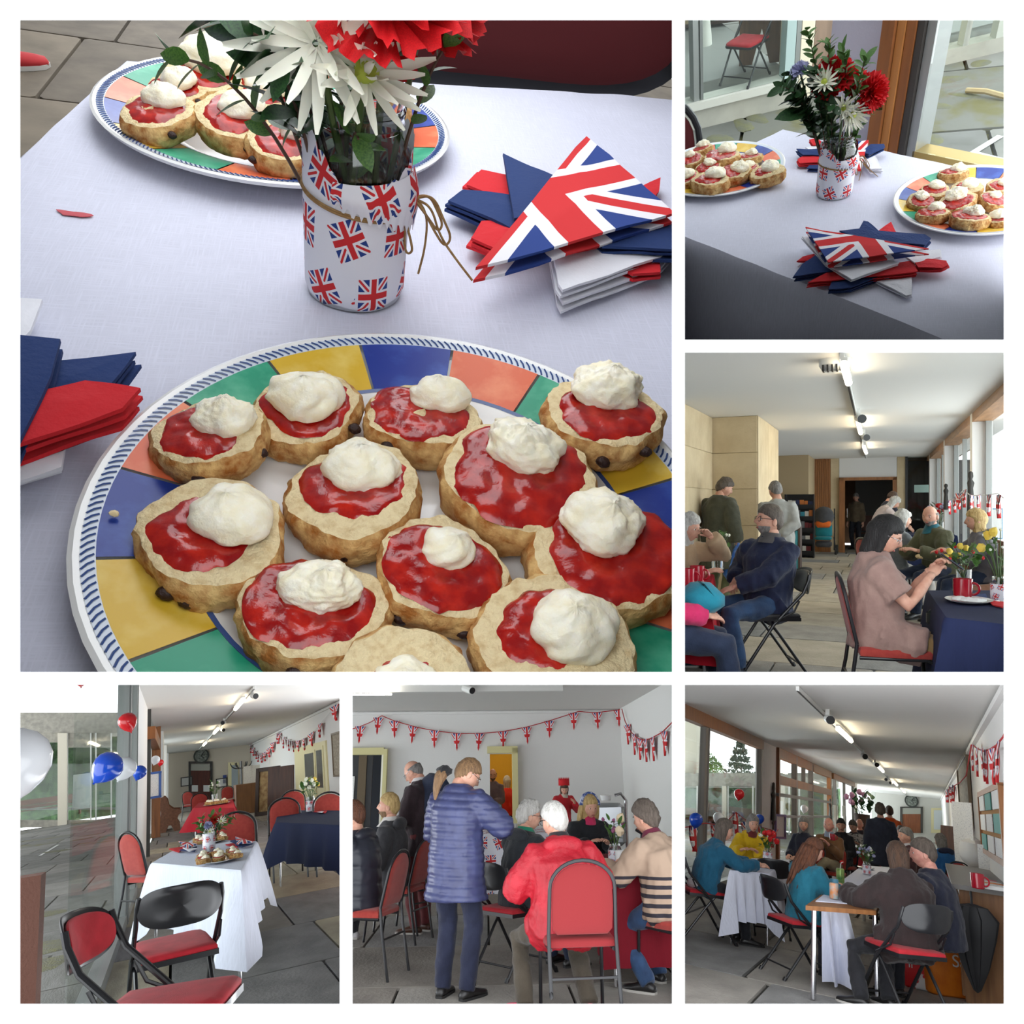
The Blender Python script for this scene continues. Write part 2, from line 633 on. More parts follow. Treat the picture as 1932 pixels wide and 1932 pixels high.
# ------------------------------------------------------------------ scones
def scone_meshes(seed, cream_at=(.25, .1), lumpy=.5, cr=.5, fine=1.0, jam_at=(0, 0), jr=.78):
 """unit scone half: radius 1, height about .75; returns body, jam, cream mesh data"""
 rnd = random.Random(seed)
 o = seed * 3.17
 nt = int(56 * fine)
 prof = [(0, 0), (.5, 0), (.82, .0), (.93, .08), (.99, .2), (1.02, .34), (1.03, .48), (1.0, .58), (.95, .66), (.88, .69), (.75, .69),
   (.6, .70), (.42, .70), (.22, .71), (0.001, .71)]
 lob = [rnd.uniform(0, 6.28) for _ in range(4)]

 def wob(a):
  return 1 + .05 * math.sin(2 * a + lob[0]) + .03 * math.sin(3 * a + lob[1]) + .02 * math.sin(5 * a + lob[2])
 mb = MB()
 rings = []
 for k, (r, z) in enumerate(prof):
  ring = []
  for j in range(nt):
   a = 2 * PI * j / nt
   p = V((math.cos(a) * r * wob(a), math.sin(a) * r * wob(a), z))
   if 3 <= k <= 9:
    d = .07 * nz(p, 2.6, o) + .055 * nz(p, 7, o)
    p.x *= 1 + d
    p.y *= 1 + d
    p.z += .05 * nz(p, 4, o + 5)
   elif k > 9:
    p.z += .035 * nz(p, 4.5, o) + .02 * nz(p, 11, o)
   p.z *= 1 + .12 * math.sin(a + lob[3])
   ring.append(p)
  rings.append(ring)
 mb.rings(rings[:9], True, False, 0)
 mb.rings(rings[8:], False, True, 1)
 body = mb.mesh('scone_body', [CRUST, CRUMB])

 def top(x, y):
  a = math.atan2(y, x)
  return .70 * (1 + .12 * math.sin(a + lob[3]) * min(1, math.hypot(x, y))) + .035 * nz((x, y, .7), 4.5, o)
 # jam
 mj = MB()
 nr, na = int(9 * fine) + 2, int(44 * fine)
 rings = []
 for i in range(nr + 1):
  t = i / nr
  ring = []
  for j in range(na):
   a = 2 * PI * j / na
   ro = jr * (1 + .22 * noise.noise(V((math.cos(a) * 1.3 + o, math.sin(a) * 1.3, o))) + .1 * noise.noise(V((math.cos(a) * 4 + o, math.sin(a) * 4, o))))
   x, y = jam_at[0] + math.cos(a) * ro * t, jam_at[1] + math.sin(a) * ro * t
   rr = math.hypot(x, y)
   if rr > .97:
    x, y = x * .97 / rr, y * .97 / rr
   h = .075 * (1 - t ** 5) + .035 * nz((x, y, 0), 5, o + 9) * (1 - t ** 4) - .02 * (t > .99)
   ring.append((x, y, top(x, y) + h))
  rings.append(ring)
 mj.rings([[(p[0] * 1e-3 + jam_at[0], p[1] * 1e-3 + jam_at[1], rings[0][0][2]) for p in rings[0]]] + rings[1:], True, False)
 jam = mj.mesh('jam', JAM)
 # cream dollop
 mc = MB()
 nr, na = int(18 * fine) + 2, int(36 * fine)
 cx, cy = cream_at
 sw = rnd.uniform(0, 6.28)
 el = rnd.uniform(.72, 1.0)
 pk = (rnd.uniform(-.3, .3), rnd.uniform(-.3, .3))
 rings = []
 tz = top(cx, cy) + .04
 for i in range(nr + 1):
  t = i / nr
  ph = t * PI * .62
  ring = []
  for j in range(na):
   a = 2 * PI * j / na
   rr = math.sin(ph) * cr
   x = math.cos(a + sw) * rr
   y = math.sin(a + sw) * rr * el
   z = (math.cos(ph) + .35) / 1.35 * cr * .8
   p = V((x, y, z))
   d = 1 + .16 * nz(p, 2.6 / cr * .5, o) + lumpy * (.16 * nz(p, 4.2 / cr * .5, o + 3) + .1 * abs(nz(p, 9 / cr * .5, o + 6)) + .07 * nz(p, 17 / cr * .5, o + 2))
   # soft folded ridges left by the spoon
   d += .05 * math.sin(6 * a + 9 * t + 3 * nz(p, 3, o)) * math.sin(ph) * (1.1 - lumpy)
   p = p * d
   p.x += pk[0] * cr * max(0, p.z / cr - .35)
   p.y += pk[1] * cr * max(0, p.z / cr - .35)
   if t < .2:
    p.z += cr * .16 * (1 - t / .2) * rnd.uniform(.6, 1)
   ring.append((cx + p.x, cy + p.y, tz + p.z))
  rings.append(ring)
 c0 = V((0, 0, 0))
 for q in rings[0]:
  c0 += V(q)
 c0 /= na
 rings[0] = [tuple(c0)] * na
 mc.rings(rings, False, False)
 bm_c = mc.mesh('cream', CREAM)
 return body, jam, bm_c

SCONE_KITS = {}

def scone(room, key, kit, label, loc, rz, rad, group, rot=None, raisins=0):
 if key not in SCONE_KITS:
  SCONE_KITS[key] = scone_meshes(**kit)
 b, j, c = SCONE_KITS[key]
 o = bpy.data.objects.new('scone', b)
 COL.objects.link(o)
 place(o, room, loc, rz, rot, rad)
 tag(o, label, 'scone', group)
 for nm, me in (('jam', j), ('cream', c)):
  k = bpy.data.objects.new(nm, me)
  COL.objects.link(k)
  k.parent = o
 rnd = random.Random(rad * 1000 + len(label))
 for q in range(raisins):
  a = rnd.uniform(-2.6, -.2)
  mb = MB().ell((0, 0, 0), (.13, .1, .1), 10, 6)
  mb.warp(lambda p: p * (1 + .3 * nz(p, 9, q)))
  mb.build('raisin', RAISIN, o, True, loc=(math.cos(a) * 1.0, math.sin(a) * 1.0, rnd.uniform(.25, .55)))
 return o

# ------------------------------------------------------------------ plates
PLATE_COLS = [('glaze_orange', srgb(222, 104, 66), srgb(240, 146, 104)), ('glaze_blue', srgb(30, 54, 142), srgb(60, 92, 178)),
    ('glaze_yellow', srgb(216, 176, 52), srgb(234, 206, 110)), ('glaze_green', srgb(38, 150, 116), srgb(96, 186, 150))]
GLAZE = [M(n, a, .28, col2=b, scale=45, lo=.45, hi=.75, spec=.35) for n, a, b in PLATE_COLS]
CHINA = M('white_china', srgb(236, 236, 234), .16, coat=.6)
CHBLUE = M('china_blue_line', srgb(60, 84, 140), .2)
CHPALE = M('china_pale_edge', srgb(205, 214, 226), .2)

def plate(room, label, loc, rz, rad, phase=0, fine=1, sy=1.0, group=None):
 t = thing(room, 'dinner_plate', label, 'plate', loc, rz, group)
 mb = MB()
 r = rad
 prof = [(0.001, .004), (.60 * r, .004), (.655 * r, .007), (.69 * r, .011), (.70 * r, .0115)]
 mb.lathe(prof, 64, sy=sy, cap=False)
 mb.lathe([(.965 * r, .0195), (.985 * r, .0205), (1.0 * r, .0195), (.985 * r, .016), (.72 * r, .005), (.6 * r, 0), (.001, 0)], 64, sy=sy, cap=False)
 mb.build('dish', CHINA, t)
 n = 16
 for k in range(n):
  a0, a1 = 2 * PI * k / n + phase, 2 * PI * (k + 1) / n + phase
  g = MB()
  g.grid(lambda u, v: (lerp(.705 * r, .93 * r, v) * math.cos(lerp(a0, a1 - .012, u)), lerp(.705 * r, .93 * r, v) * math.sin(lerp(a0, a1 - .012, u)) * sy,
        lerp(.0118, .0186, v)), 6, 2)
  g.build('glazed_panel', GLAZE[k % 4], t)
 g = MB().lathe([(.69 * r, .0112), (.705 * r, .0119)], 64, sy=sy, cap=False)
 g.build('blue_line', CHBLUE, t)
 g = MB().lathe([(.93 * r, .01855), (.968 * r, .0199)], 64, sy=sy, cap=False)
 g.build('rope_band', CHPALE, t)
 if fine:
  # rope moulding around the edge: many small slanted strokes, too many to pick apart
  g = MB()
  m = 230
  for k in range(m):
   a = 2 * PI * k / m
   g.tube([(math.cos(a) * .934 * r, math.sin(a) * .934 * r * sy, .0189), (math.cos(a + .012) * .95 * r, math.sin(a + .012) * .95 * r * sy, .0197),
     (math.cos(a + .03) * .966 * r, math.sin(a + .03) * .966 * r * sy, .0200)], .00055 * r / .15, 4)
  o = g.build('rope_strokes', CHBLUE, t)
  o['kind'] = 'stuff'
 return t

# ------------------------------------------------------------------ napkins
NAPM = {'navy': M('paper_navy', srgb(26, 52, 104), .9, bump=.4, bscale=220), 'red': M('paper_red', srgb(206, 30, 40), .9, bump=.4, bscale=220),
  'white': M('paper_white', srgb(226, 226, 232), .9, bump=.3, bscale=220), 'flag': uj_mat('paper_flag_print', rough=.9)}

def napkin(room, label, poly, col, z, th=.005, uv=None, group=None, layers=2, gap=.004, curl=.004):
 """folded paper napkin: stacked sheets cut to the outline poly (3-D points on the table), outer edge lifted a little"""
 c = V((0, 0, 0))
 for p in poly:
  c += V(p)
 c /= len(poly)
 c.z = 0
 mb = MB()
 rnd = random.Random(len(label) + int(z * 1e4))
 for L in range(layers):
  n = 7
  zz = z + L * gap
  pts = []
  ring_uv = []
  m = len(poly)
  out = []
  for i in range(m):
   a, b = V(poly[i]), V(poly[(i + 1) % m])
   for k in range(n):
    out.append((a.lerp(b, k / n), None if uv is None else V((*uv[i], 0)).lerp(V((*uv[(i + 1) % m], 0)), k / n)))
  off = V((rnd.uniform(-.003, .003), rnd.uniform(-.003, .003), 0)) if L < layers - 1 else V((0, 0, 0))
  rings_v, rings_u = [], []
  uc = None if uv is None else sum((V((*q, 0)) for q in uv), V((0, 0, 0))) / len(uv)
  for t in (0.02, .35, .7, .92, 1.0):
   rv, ru = [], []
   for p, q in out:
    w = V((p.x, p.y, 0)) - c
    pos = w * t + off
    lift = curl * (t ** 2) * (.5 + .5 * noise.noise(V((p.x * 30, p.y * 30, L + z * 90)))) + (.0035 * (1 - t) if L == layers - 1 else 0)
    rv.append((pos.x, pos.y, zz + lift))
    if q is not None:
     ru.append(tuple((uc.lerp(q, t))[:2]))
   rings_v.append(rv)
   rings_u.append(ru)
  vs = [p for r_ in rings_v for p in r_]
  us = [q for r_ in rings_u for q in r_] if uv is not None else None
  nn = len(out)
  fs = [tuple(range(nn - 1, -1, -1))]
  for i in range(4):
   for j in range(nn):
    a, b = i * nn + j, i * nn + (j + 1) % nn
    fs.append((a, b, b + nn, a + nn))
  mb.add(vs, fs, 0, us)
  # folded under-side
  low = [(p[0], p[1], p[2] - min(.0022, gap * .7)) for p in rings_v[-1]]
  vs2 = rings_v[-1] + low
  us2 = (rings_u[-1] + rings_u[-1]) if uv is not None else None
  mb.add(vs2, [(j, (j + 1) % nn, nn + (j + 1) % nn, nn + j) for j in range(nn)] + [tuple(range(nn, 2 * nn))], 0, us2)
 return solid(room, 'paper_napkin', mb, NAPM[col], label, 'napkin', c, 0, group, smooth=50)

# ------------------------------------------------------------------ cloths and tables
def tablecloth(room, label, cor, drop, mat, group=None, fold=.012, nt=40, seed=1, wrinkle=.0012, flare=.03, rr=.012, nfold=9, point=0.0, sides=(1, 1, 1, 1)):
 """cor: 4 corners of the table top (z = top of cloth), counter-clockwise seen from above"""
 cor = [V(c) for c in cor]
 ctr = sum(cor, V((0, 0, 0))) / 4
 cor = [c - ctr for c in cor]
 mb = MB()

 def bil(u, v):
  return cor[0].lerp(cor[1], u).lerp(cor[3].lerp(cor[2], u), v)

 def topz(p):
  q = p + ctr
  return wrinkle * (nz(q, 7, seed) + .8 * abs(nz((q.x * 1.0, q.y * 3.5, 0), 4, seed + 3)) + .4 * nz(q, 22, seed))
 mb.grid(lambda u, v: (lambda p: V((p.x, p.y, p.z + topz(p))))(bil(u, v)), nt, nt)
 n = max(12, nt)
 per = []
 for s in range(4):
  for k in range(n):
   t = k / n
   per.append((cor[s].lerp(cor[(s + 1) % 4], t), s, t))
 levels = [0, .02, .06, .15, .3, .5, .75, 1.0]
 rings = []
 for li, lv in enumerate(levels):
  ring = []
  for p, s, t in per:
   e = (cor[(s + 1) % 4] - cor[s]).normalized()
   nrm = V((e.y, -e.x, 0))
   prev = (cor[s] - cor[s - 1]).normalized()
   pn = V((prev.y, -prev.x, 0))
   nx = (cor[(s + 2) % 4] - cor[(s + 1) % 4]).normalized()
   nn = V((nx.y, -nx.x, 0))
   wgt = .06
   if t < wgt:
    d = (nrm * (.5 + .5 * t / wgt) + pn * (.5 - .5 * t / wgt)).normalized()
   elif t > 1 - wgt:
    d = (nrm * (.5 + .5 * (1 - t) / wgt) + nn * (.5 - .5 * (1 - t) / wgt)).normalized()
   else:
    d = nrm
   corner = max(0, 1 - min(t, 1 - t) / .12)
   ph = nfold * 2 * PI * t + 1.7 * s + seed + 2 * noise.noise(V((t * 3, s, seed)))
   out = 0 if li == 0 else rr * min(1, lv / .02 if li == 1 else 1) * (.7 if li == 1 else 1) + flare * lv + fold * lv * math.sin(ph) + corner * flare * 2.2 * lv
   z = 0 if li == 0 else -drop * lv * (1 + point * corner * lv)
   if not sides[s]:
    out, z = 0, -.004 * lv
   q = p + d * out
   ring.append((q.x, q.y, q.z + z + (topz(p) if li == 0 else 0)))
  rings.append(ring)
 mb.rings(rings)
 mb.rings([[(p[0] * .995, p[1] * .995, p[2]) for p in r_] for r_ in rings[::-1][:3]])
 return solid(room, 'tablecloth', mb, mat, label, 'tablecloth', ctr, 0, group, smooth=60)

def table(room, label, cor, top, legmat=None, topmat=None, th=.025, inset=.05, group=None, legr=.013, floor=0.0):
 cor = [V(c) for c in cor]
 ctr = sum(cor, V((0, 0, 0))) / 4
 ctr.z = floor
 top -= floor
 t = thing(room, 'folding_table', label, 'table', ctr, 0, group)
 mb = MB().prism([(c.x - ctr.x, c.y - ctr.y) for c in cor], top - th, top)
 mb.build('tabletop', topmat or WOODT, t, 30)
 for c in cor:
  d = V((c.x - ctr.x, c.y - ctr.y, 0))
  p = d * (1 - inset)
  MB().tube([(p.x, p.y, top - th), (p.x * 1.02, p.y * 1.02, .012)], legr, 10).build('leg', legmat or CHROME, t)
 return t

# ------------------------------------------------------------------ chairs (sitter faces +y)
def folding_chair(room, label, loc, rz, group=None, deep=1.0, sc=1.0, seat=REDVEL, back=REDVEL):
 t = thing(room, 'folding_chair', label, 'chair', loc, rz, group, sc=(sc, sc * deep, sc))
 w = .21
 # seat: frame pan and pad
 pan = [(-.2, -.19), (.2, -.19), (.205, .1), (.19, .19), (.15, .215), (-.15, .215), (-.19, .19), (-.205, .1)]
 MB().prism(pan, .425, .452).build('seat_pan', BLACKM, t, 40)
 mb = MB()
 rings = []
 for z, k in ((.452, .97), (.468, .975), (.480, .93), (.486, .8), (.489, .5), (.490, .02)):
  rings.append([(x * k, y * k, z) for x, y in pan])
 mb.rings(rings, True, True)
 mb.build('seat', seat, t, 60)
 # back panel: curved and rounded, thin black shell with a padded front
 def panel(off, grow, th, mats, name, zz=.0):
  m = MB()
  front, rear = [], []
  prof = []
  n = 40
  for k in range(n):
   a = 2 * PI * k / n
   ex = .6
   cx = math.copysign(abs(math.cos(a)) ** ex, math.cos(a)) * (w - .008 + grow)
   cz = math.copysign(abs(math.sin(a)) ** .8, math.sin(a)) * (.095 + grow)
   prof.append((cx, cz))
  lay = []
  for s, y in ((.0, 0), (.6, 0), (.92, 0), (1, .3), (1, .7), (.92, 1), (.6, 1), (.0, 1)):
   lay.append([(x * max(s, .01), -.235 + off + y * th - .06 * (1 - (x * max(s, .01) / w) ** 2) + (-.16 * (z * max(s, .01))), .722 + zz + z * max(s, .01)) for x, z in prof])
  m.rings(lay, True, True)
  m.build(name, mats, t, 50)
 panel(-.012, .008, .014, BLACKM, 'back_shell')
 panel(.004, -.012, .018, back, 'back_pad')
 for s in (-1, 1):
  # front leg runs up into the back upright
  MB().tube([(s * w, .27, .0), (s * w, .02, .40), (s * w, -.2, .64), (s * w, -.24, .735), (s * (w - .008), -.252, .785)], .0125, 10).build('leg', BLACKM, t)
  MB().tube([(s * (w - .02), -.25, .0), (s * (w - .02), -.02, .33), (s * (w - .02), .06, .43)], .0115, 10).build('leg', BLACKM, t)
  MB().tube([(s * (w + .006), .02, .42), (s * (w + .006), -.13, .50), (s * (w + .006), -.17, .585)], .008, 6).build('link_bar', BLACKM, t)
  MB().tube([(s * w, .277, .0), (s * w, .262, .035)], .016, 8).build('foot_cap', BLACKM, t)
  MB().tube([(s * (w - .02), -.255, .0), (s * (w - .02), -.24, .03)], .015, 8).build('foot_cap', BLACKM, t)
 MB().tube([(-w, .21, .10), (w, .21, .10)], .008, 8).build('stretcher', BLACKM, t)
 MB().tube([(-w + .02, -.19, .09), (w - .02, -.19, .09)], .008, 8).build('stretcher', BLACKM, t)
 return t

def stacking_chair(room, label, loc, rz, group=None, deep=1.0, sc=1.0, fabric=RUST):
 t = thing(room, 'stacking_chair', label, 'chair', loc, rz, group, sc=(sc, sc * deep, sc))
 w = .205
 seat = [(-.2, -.2), (.2, -.2), (.215, 0), (.205, .18), (.16, .225), (0, .235), (-.16, .225), (-.205, .18), (-.215, 0)]
 mb = MB()
 mb.rings([[(x * k, y * k, z) for x, y in seat] for z, k in ((.425, .9), (.43, .98), (.455, 1.0), (.475, .96), (.486, .8), (.49, .4), (.491, .02))], True, True)
 mb.build('seat', fabric, t, 60)
 # back outline: rounded top
 prof = [(-.15, .5), (.15, .5), (.178, .53), (.183, .65), (.178, .75)] + [(.178 * math.cos(a), .75 + .135 * math.sin(a)) for a in [PI * k / 14 for k in range(1, 14)]] + \
   [(-.178, .75), (-.183, .65), (-.178, .53)]
 yb = lambda z: -.215 - .22 * (z - .5)
 mb = MB()
 lay = []
 cz = .68
 for s, y in ((.02, -.016), (.6, -.016), (.93, -.013), (1, -.004), (1, .006), (.93, .016), (.6, .021), (.02, .022)):
  lay.append([(x * s, yb(cz + (z - cz) * s) + y, cz + (z - cz) * s) for x, z in prof])
 mb.rings(lay, True, True)
 mb.build('backrest', fabric, t, 50)
 # frame: hoop round the back running down to the rear legs
 hoop = [(-.2, -.27, .0), (-.2, -.225, .30), (-.2, -.215, .5), (-.197, yb(.66), .66), (-.195, yb(.75), .75)]
 top = [(.195 * math.cos(a), yb(.75 + .155 * math.sin(a)), .75 + .155 * math.sin(a)) for a in [PI - PI * k / 14 for k in range(1, 14)]]
 hoop2 = [(-x, y, z) for x, y, z in hoop[::-1]]
 MB().tube(hoop[2:] + top + hoop2[:3], .0115, 10).build('back_frame', BLACKM, t)
 for s in (-1, 1):
  MB().tube([(s * .2, -.30, .0), (s * .2, -.235, .34), (s * .2, -.215, .5)], .0115, 10).build('leg', BLACKM, t)
  MB().tube([(s * .195, .245, .0), (s * .195, .2, .40), (s * .19, .16, .422), (s * .19, -.2, .418)], .0115, 10).build('leg', BLACKM, t)
 MB().tube([(-.19, .0, .415), (.19, .0, .415)], .009, 8).build('stretcher', BLACKM, t)
 MB().tube([(-.2, -.245, .28), (.2, -.245, .28)], .008, 8).build('stretcher', BLACKM, t)
 return t

# ------------------------------------------------------------------ flowers
def frame_of(d):
 d = V(d).normalized()
 return d.to_track_quat('Z', 'Y').to_matrix()

def leaf_mesh(mat, l=1.0, w=.5):
 key = 'leaf_' + mat.name + str(w)
 if key in MATS:
  return MATS[key]
 mb = MB()

 def f(u, v):
  s = math.sin(PI * v) ** .75 * (1 - .25 * v)
  return V(((u - .5) * w * s, l * v, .10 * abs(u - .5) * 2 * s * w - .12 * v * v))
 mb.grid(f, 2, 5)
 MATS[key] = mb.mesh('leaf', mat)
 return MATS[key]

def petal_mesh(mat, w=.17, curl=.25):
 key = 'petal_' + mat.name + str(w) + str(curl)
 if key in MATS:
  return MATS[key]
 mb = MB()

 def f(u, v):
  s = (math.sin(PI * min(1, v * .86 + .1)) ** .6)
  return V(((u - .5) * w * s, v, curl * v * v + .25 * w * abs(u - .5) * 2))
 mb.grid(f, 2, 5)
 MATS[key] = mb.mesh('petal', mat)
 return MATS[key]

def child(me, name, parent, mat4):
 o = bpy.data.objects.new(name, me)
 COL.objects.link(o)
 o.parent = parent
 o.matrix_local = mat4
 return o

def stem_part(t, base, head, bend, r, mat=None):
 mid = (V(base) + V(head)) / 2 + V(bend)
 pts = bez((0, 0, 0), mid - V(base), V(head) - V(base), 9)
 MB().tube(pts, r, 6).build('stem', mat or STEM, t)
 return pts

def mum(room, label, base, head, d, rad, group, rows=((16, .15), (13, .55), (9, 1.0)), mat=None, centre=True, bend=(0, 0, .0), sr=.0022):
 t = thing(room, 'chrysanthemum', label, 'flower', base, 0, group)
 stem_part(t, base, head, bend, sr)
 fr = frame_of(d)
 h = V(head) - V(base)
 rnd = random.Random(len(label))
 me = petal_mesh(mat or PETW)
 for n, up in rows:
  for k in range(n):
   a = 2 * PI * (k + rnd.uniform(-.25, .25)) / n + up
   m = Matrix.Translation(h) @ fr.to_4x4() @ Matrix.Rotation(a, 4, 'Z') @ Matrix.Rotation(up + rnd.uniform(-.12, .2), 4, 'X')
   L = rad * (1 - .25 * up) * rnd.uniform(.85, 1.1)
   child(me, 'petal', t, m @ Matrix.Translation((0, rad * .06, 0)) @ Matrix.Scale(L, 4))
 if centre:
  mb = MB().ell((0, 0, rad * .12), (rad * .2, rad * .2, rad * .16), 14, 8, rot=None)
  mb.warp(lambda p: p * (1 + .2 * nz(p, 5 / rad)))
  mb.warp(lambda p: fr @ p + h)
  mb.build('flower_centre', PETC, t)
 return t

def carnation(room, label, base, head, d, rad, group, mat=None, bend=(0, 0, 0), n=16, sr=.002, name='carnation'):
 t = thing(room, name, label, 'flower', base, 0, group)
 stem_part(t, base, head, bend, sr)
 fr = frame_of(d)
 h = V(head) - V(base)
 rnd = random.Random(len(label) + 3)
 key = 'carn_' + (mat or PETR).name
 if key not in MATS:
  mb = MB()

  def f(u, v):
   a = (u - .5) * 1.5
   ruf = .10 * v * v * math.sin(u * 30) + .05 * v * math.sin(u * 57 + 1)
   z = .35 * v + .25 * v * v * math.sin(u * 9) * .5 + ruf
   rr = v * (1 + .06 * math.sin(u * 60))
   return V((math.sin(a) * rr, math.cos(a) * rr, z * .8))
  mb.grid(f, 24, 6)
  MATS[key] = mb.mesh('petal', mat or PETR)
 for k in range(n):
  ring = k / n
  m = Matrix.Translation(h) @ fr.to_4x4() @ Matrix.Rotation(k * 2.4, 4, 'Z') @ Matrix.Rotation(lerp(-.25, 1.15, ring), 4, 'X') @ \
   Matrix.Scale(rad * lerp(1.0, .75, ring), 4)
  child(MATS[key], 'petal', t, m)
 mb = MB().lathe([(.001, -rad * .55), (rad * .2, -rad * .45), (rad * .24, -.05 * rad), (.001, 0)], 10)
 mb.warp(lambda p: fr @ p + h)
 mb.build('calyx', STEM, t)
 return t

def sprig(room, label, pts, group, leaf=.02, n=14, mat=None, w=.55, name='leafy_sprig', sr=.0014, side=3, stem=None):
 """a woody stem through pts with pairs of leaves"""
 base = V(pts[0])
 t = thing(room, name, label, 'sprig', base, 0, group)
 P = [V(p) - base for p in pts]
 if len(P) == 3:
  P = bez(*P, n=12)
 MB().tube(P, [lerp(sr, sr * .5, i / (len(P) - 1)) for i in range(len(P))], 5).build('stem', stem or TWIG, t)
 me = leaf_mesh(mat or GREENM, 1.0, w)
 rnd = random.Random(len(label) * 7 + n)
 for k in range(n):
  s = .35 + .65 * (k + .5) / n
  f = s * (len(P) - 1)
  i = min(int(f), len(P) - 2)
  q = P[i].lerp(P[i + 1], f - i)
  d = (P[i + 1] - P[i]).normalized()
  fr = frame_of(d).to_4x4()
  a = k * 2.4 + rnd.uniform(-.4, .4)
  m = Matrix.Translation(q) @ fr @ Matrix.Rotation(a, 4, 'Z') @ Matrix.Rotation(R(rnd.uniform(15, 60)), 4, 'X') @ \
   Matrix.Rotation(rnd.uniform(-.5, .5), 4, 'Y') @ Matrix.Scale(leaf * rnd.uniform(.7, 1.15), 4)
  child(me, 'leaf', t, m)
 return t

# ------------------------------------------------------------------ the jam-jar vase
GLASSJ = M('jar_glass', (.93, .96, .95), .03, trans=1, spec=.5)
TWINE = M('jute_twine', srgb(168, 134, 88), .9, col2=srgb(138, 104, 62), scale=200, bump=.6, bscale=500)

def chaikin(pts, n=2):
 for _ in range(n):
  q = [pts[0]]
  for a, b in zip(pts, pts[1:]):
   q += [a.lerp(b, .25), a.lerp(b, .75)]
  pts = q + [pts[-1]]
 return pts

def jar(room, label, loc, r, h, rz=0, cells=5.0, fine=True, wrap_h=.73, face=0.0, plain=False):
 t = thing(room, 'flower_jar', label, 'vase', loc, rz)
 out = [(.001, .0), (.9 * r, .0), (.98 * r, .02 * h), (r, .06 * h), (r, .66 * h), (.97 * r, .74 * h), (.84 * r, .81 * h), (.80 * r, .84 * h), (.83 * r, .86 * h),
   (.80 * r, .885 * h), (.83 * r, .91 * h), (.80 * r, .93 * h), (.83 * r, .955 * h), (.81 * r, .985 * h), (.83 * r, .992 * h), (.815 * r, h)]
 inn = [(x - .05 * r, z) for x, z in out[::-1][:-3]] + [(.86 * r, .05 * h), (.001, .045 * h)]
 if fine:
  MB().lathe(out + inn, 48, cap=False).build('glass', GLASSJ, t)
  MB().lathe([(.001, .05 * h), (.90 * r, .055 * h), (.935 * r, .09 * h), (.935 * r, .6 * h), (.001, .6 * h)], 40).build('water', GLASSJ, t)
 else:
  MB().lathe(out + inn, 20).build('glass', GLASSJ, t)
 seg, nv = (72, 12) if fine else (28, 3)
 mat = uj_mat('flag_print_fabric', True)
 circ = 2 * PI * r * 1.03

 def topz(a):
  # a measured from the side facing the viewer (-y)
  a = (a + PI) % (2 * PI) - PI
  if not fine:
   return wrap_h * h
  z = wrap_h * h * (.88 + .25 * min(1, (abs(a - .25) / 1.2) ** 2) - (.06 if abs(a - .1) < .5 else 0))
  return z + .012 * h * (1 - 2 * (int(a * 30) % 2))
 rs = 1.025

 def f(u, v):
  a = u * 2 * PI
  th = a - PI / 2 + face
  z = v * topz(a)
  q = r * (rs + .012 * math.sin(a * 5 + 3 * v) * (1 if fine else 0)) * (1 - (.07 if v == 0 else 0) * 1)
  return V((q * math.cos(th), q * math.sin(th), max(.002, z)))
 cell = circ / cells
 mb = MB()
 mb.grid(f, seg, nv, uvfn=lambda u, v: (u * cells + .15, v * topz(u * 2 * PI) / cell * .92 + .12))
 mb.build('fabric_wrap', mat, t, 60)
 if fine:
  # turned-down flap with a pinked edge, paler on the reverse
  fm = uj_mat('flag_print_reverse', True, base=(.82, .82, .88))
  n = 48

  def g(u, v):
   a = lerp(-.45, 1.6, u)
   th = a - PI / 2 + face
   z0 = topz(a) * .995 if u > .02 else topz(a)
   L = h * (.10 + .17 * u + .015 * (1 - 2 * (int(u * 26) % 2)) * v)
   q = r * (1.05 + .10 * math.sin(PI * min(v * 1.1, 1)) + .10 * u * v)
   return V((q * math.cos(th), q * math.sin(th), wrap_h * h * .88 + .012 * h - v * L + .03 * h * u * (1 - v)))
  MB().grid(g, n, 6, uvfn=lambda u, v: (u * 2.2 + .6, v * .62 + .3)).build('fabric_flap', fm, t, 60)
  pts = []
  for k in range(60):
   a = 2 * PI * k / 60
   th = a - PI / 2 + face
   aa = (a + PI) % (2 * PI) - PI
   z = h * (.515 + .035 * math.cos(aa * 1.0 + 1.9))
   pts.append((r * 1.05 * math.cos(th), r * 1.05 * math.sin(th), z))
  MB().tube(pts, .0009, 6, closed=True).build('twine', TWINE, t)
  pts2 = [V(p) + V((0, 0, .0014)) for p in pts]
  MB().tube(pts2, .0007, 6, closed=True).build('twine', TWINE, t)
  # bow at the right-hand side
  k = V((r * 1.06, -.01, h * .55))
  for lp in ([(0, 0, 0), (.012, 0, .004), (.020, -.004, -.010), (.026, -.006, -.020), (.022, -.008, -.026), (.015, -.005, -.018), (.006, -.002, -.004), (0, 0, 0)],
     [(0, .002, 0), (.010, .002, .003), (.016, -.002, -.006), (.020, -.002, -.014), (.017, -.004, -.018), (.010, -.002, -.010), (0, .001, 0)],
     [(.002, 0, .0), (.012, 0, -.004), (.018, -.004, -.020), (.030, -.012, -.032), (.041, -.018, -.042)],
     [(.003, 0, .0), (.010, 0, -.010), (.010, -.003, -.030), (.007, -.004, -.048)],
     [(-.004, -.004, -.012), (.0, -.006, -.024), (.002, -.006, -.032), (-.002, -.006, -.034), (-.004, -.005, -.026), (-.004, -.004, -.012)]):
   MB().tube(chaikin([k + V(p) for p in lp], 3), .0008, 6).build('twine_bow', TWINE, t)
 return t

# ================================================================== picture 1: the cream-tea table close up
FLOOR1 = -.73

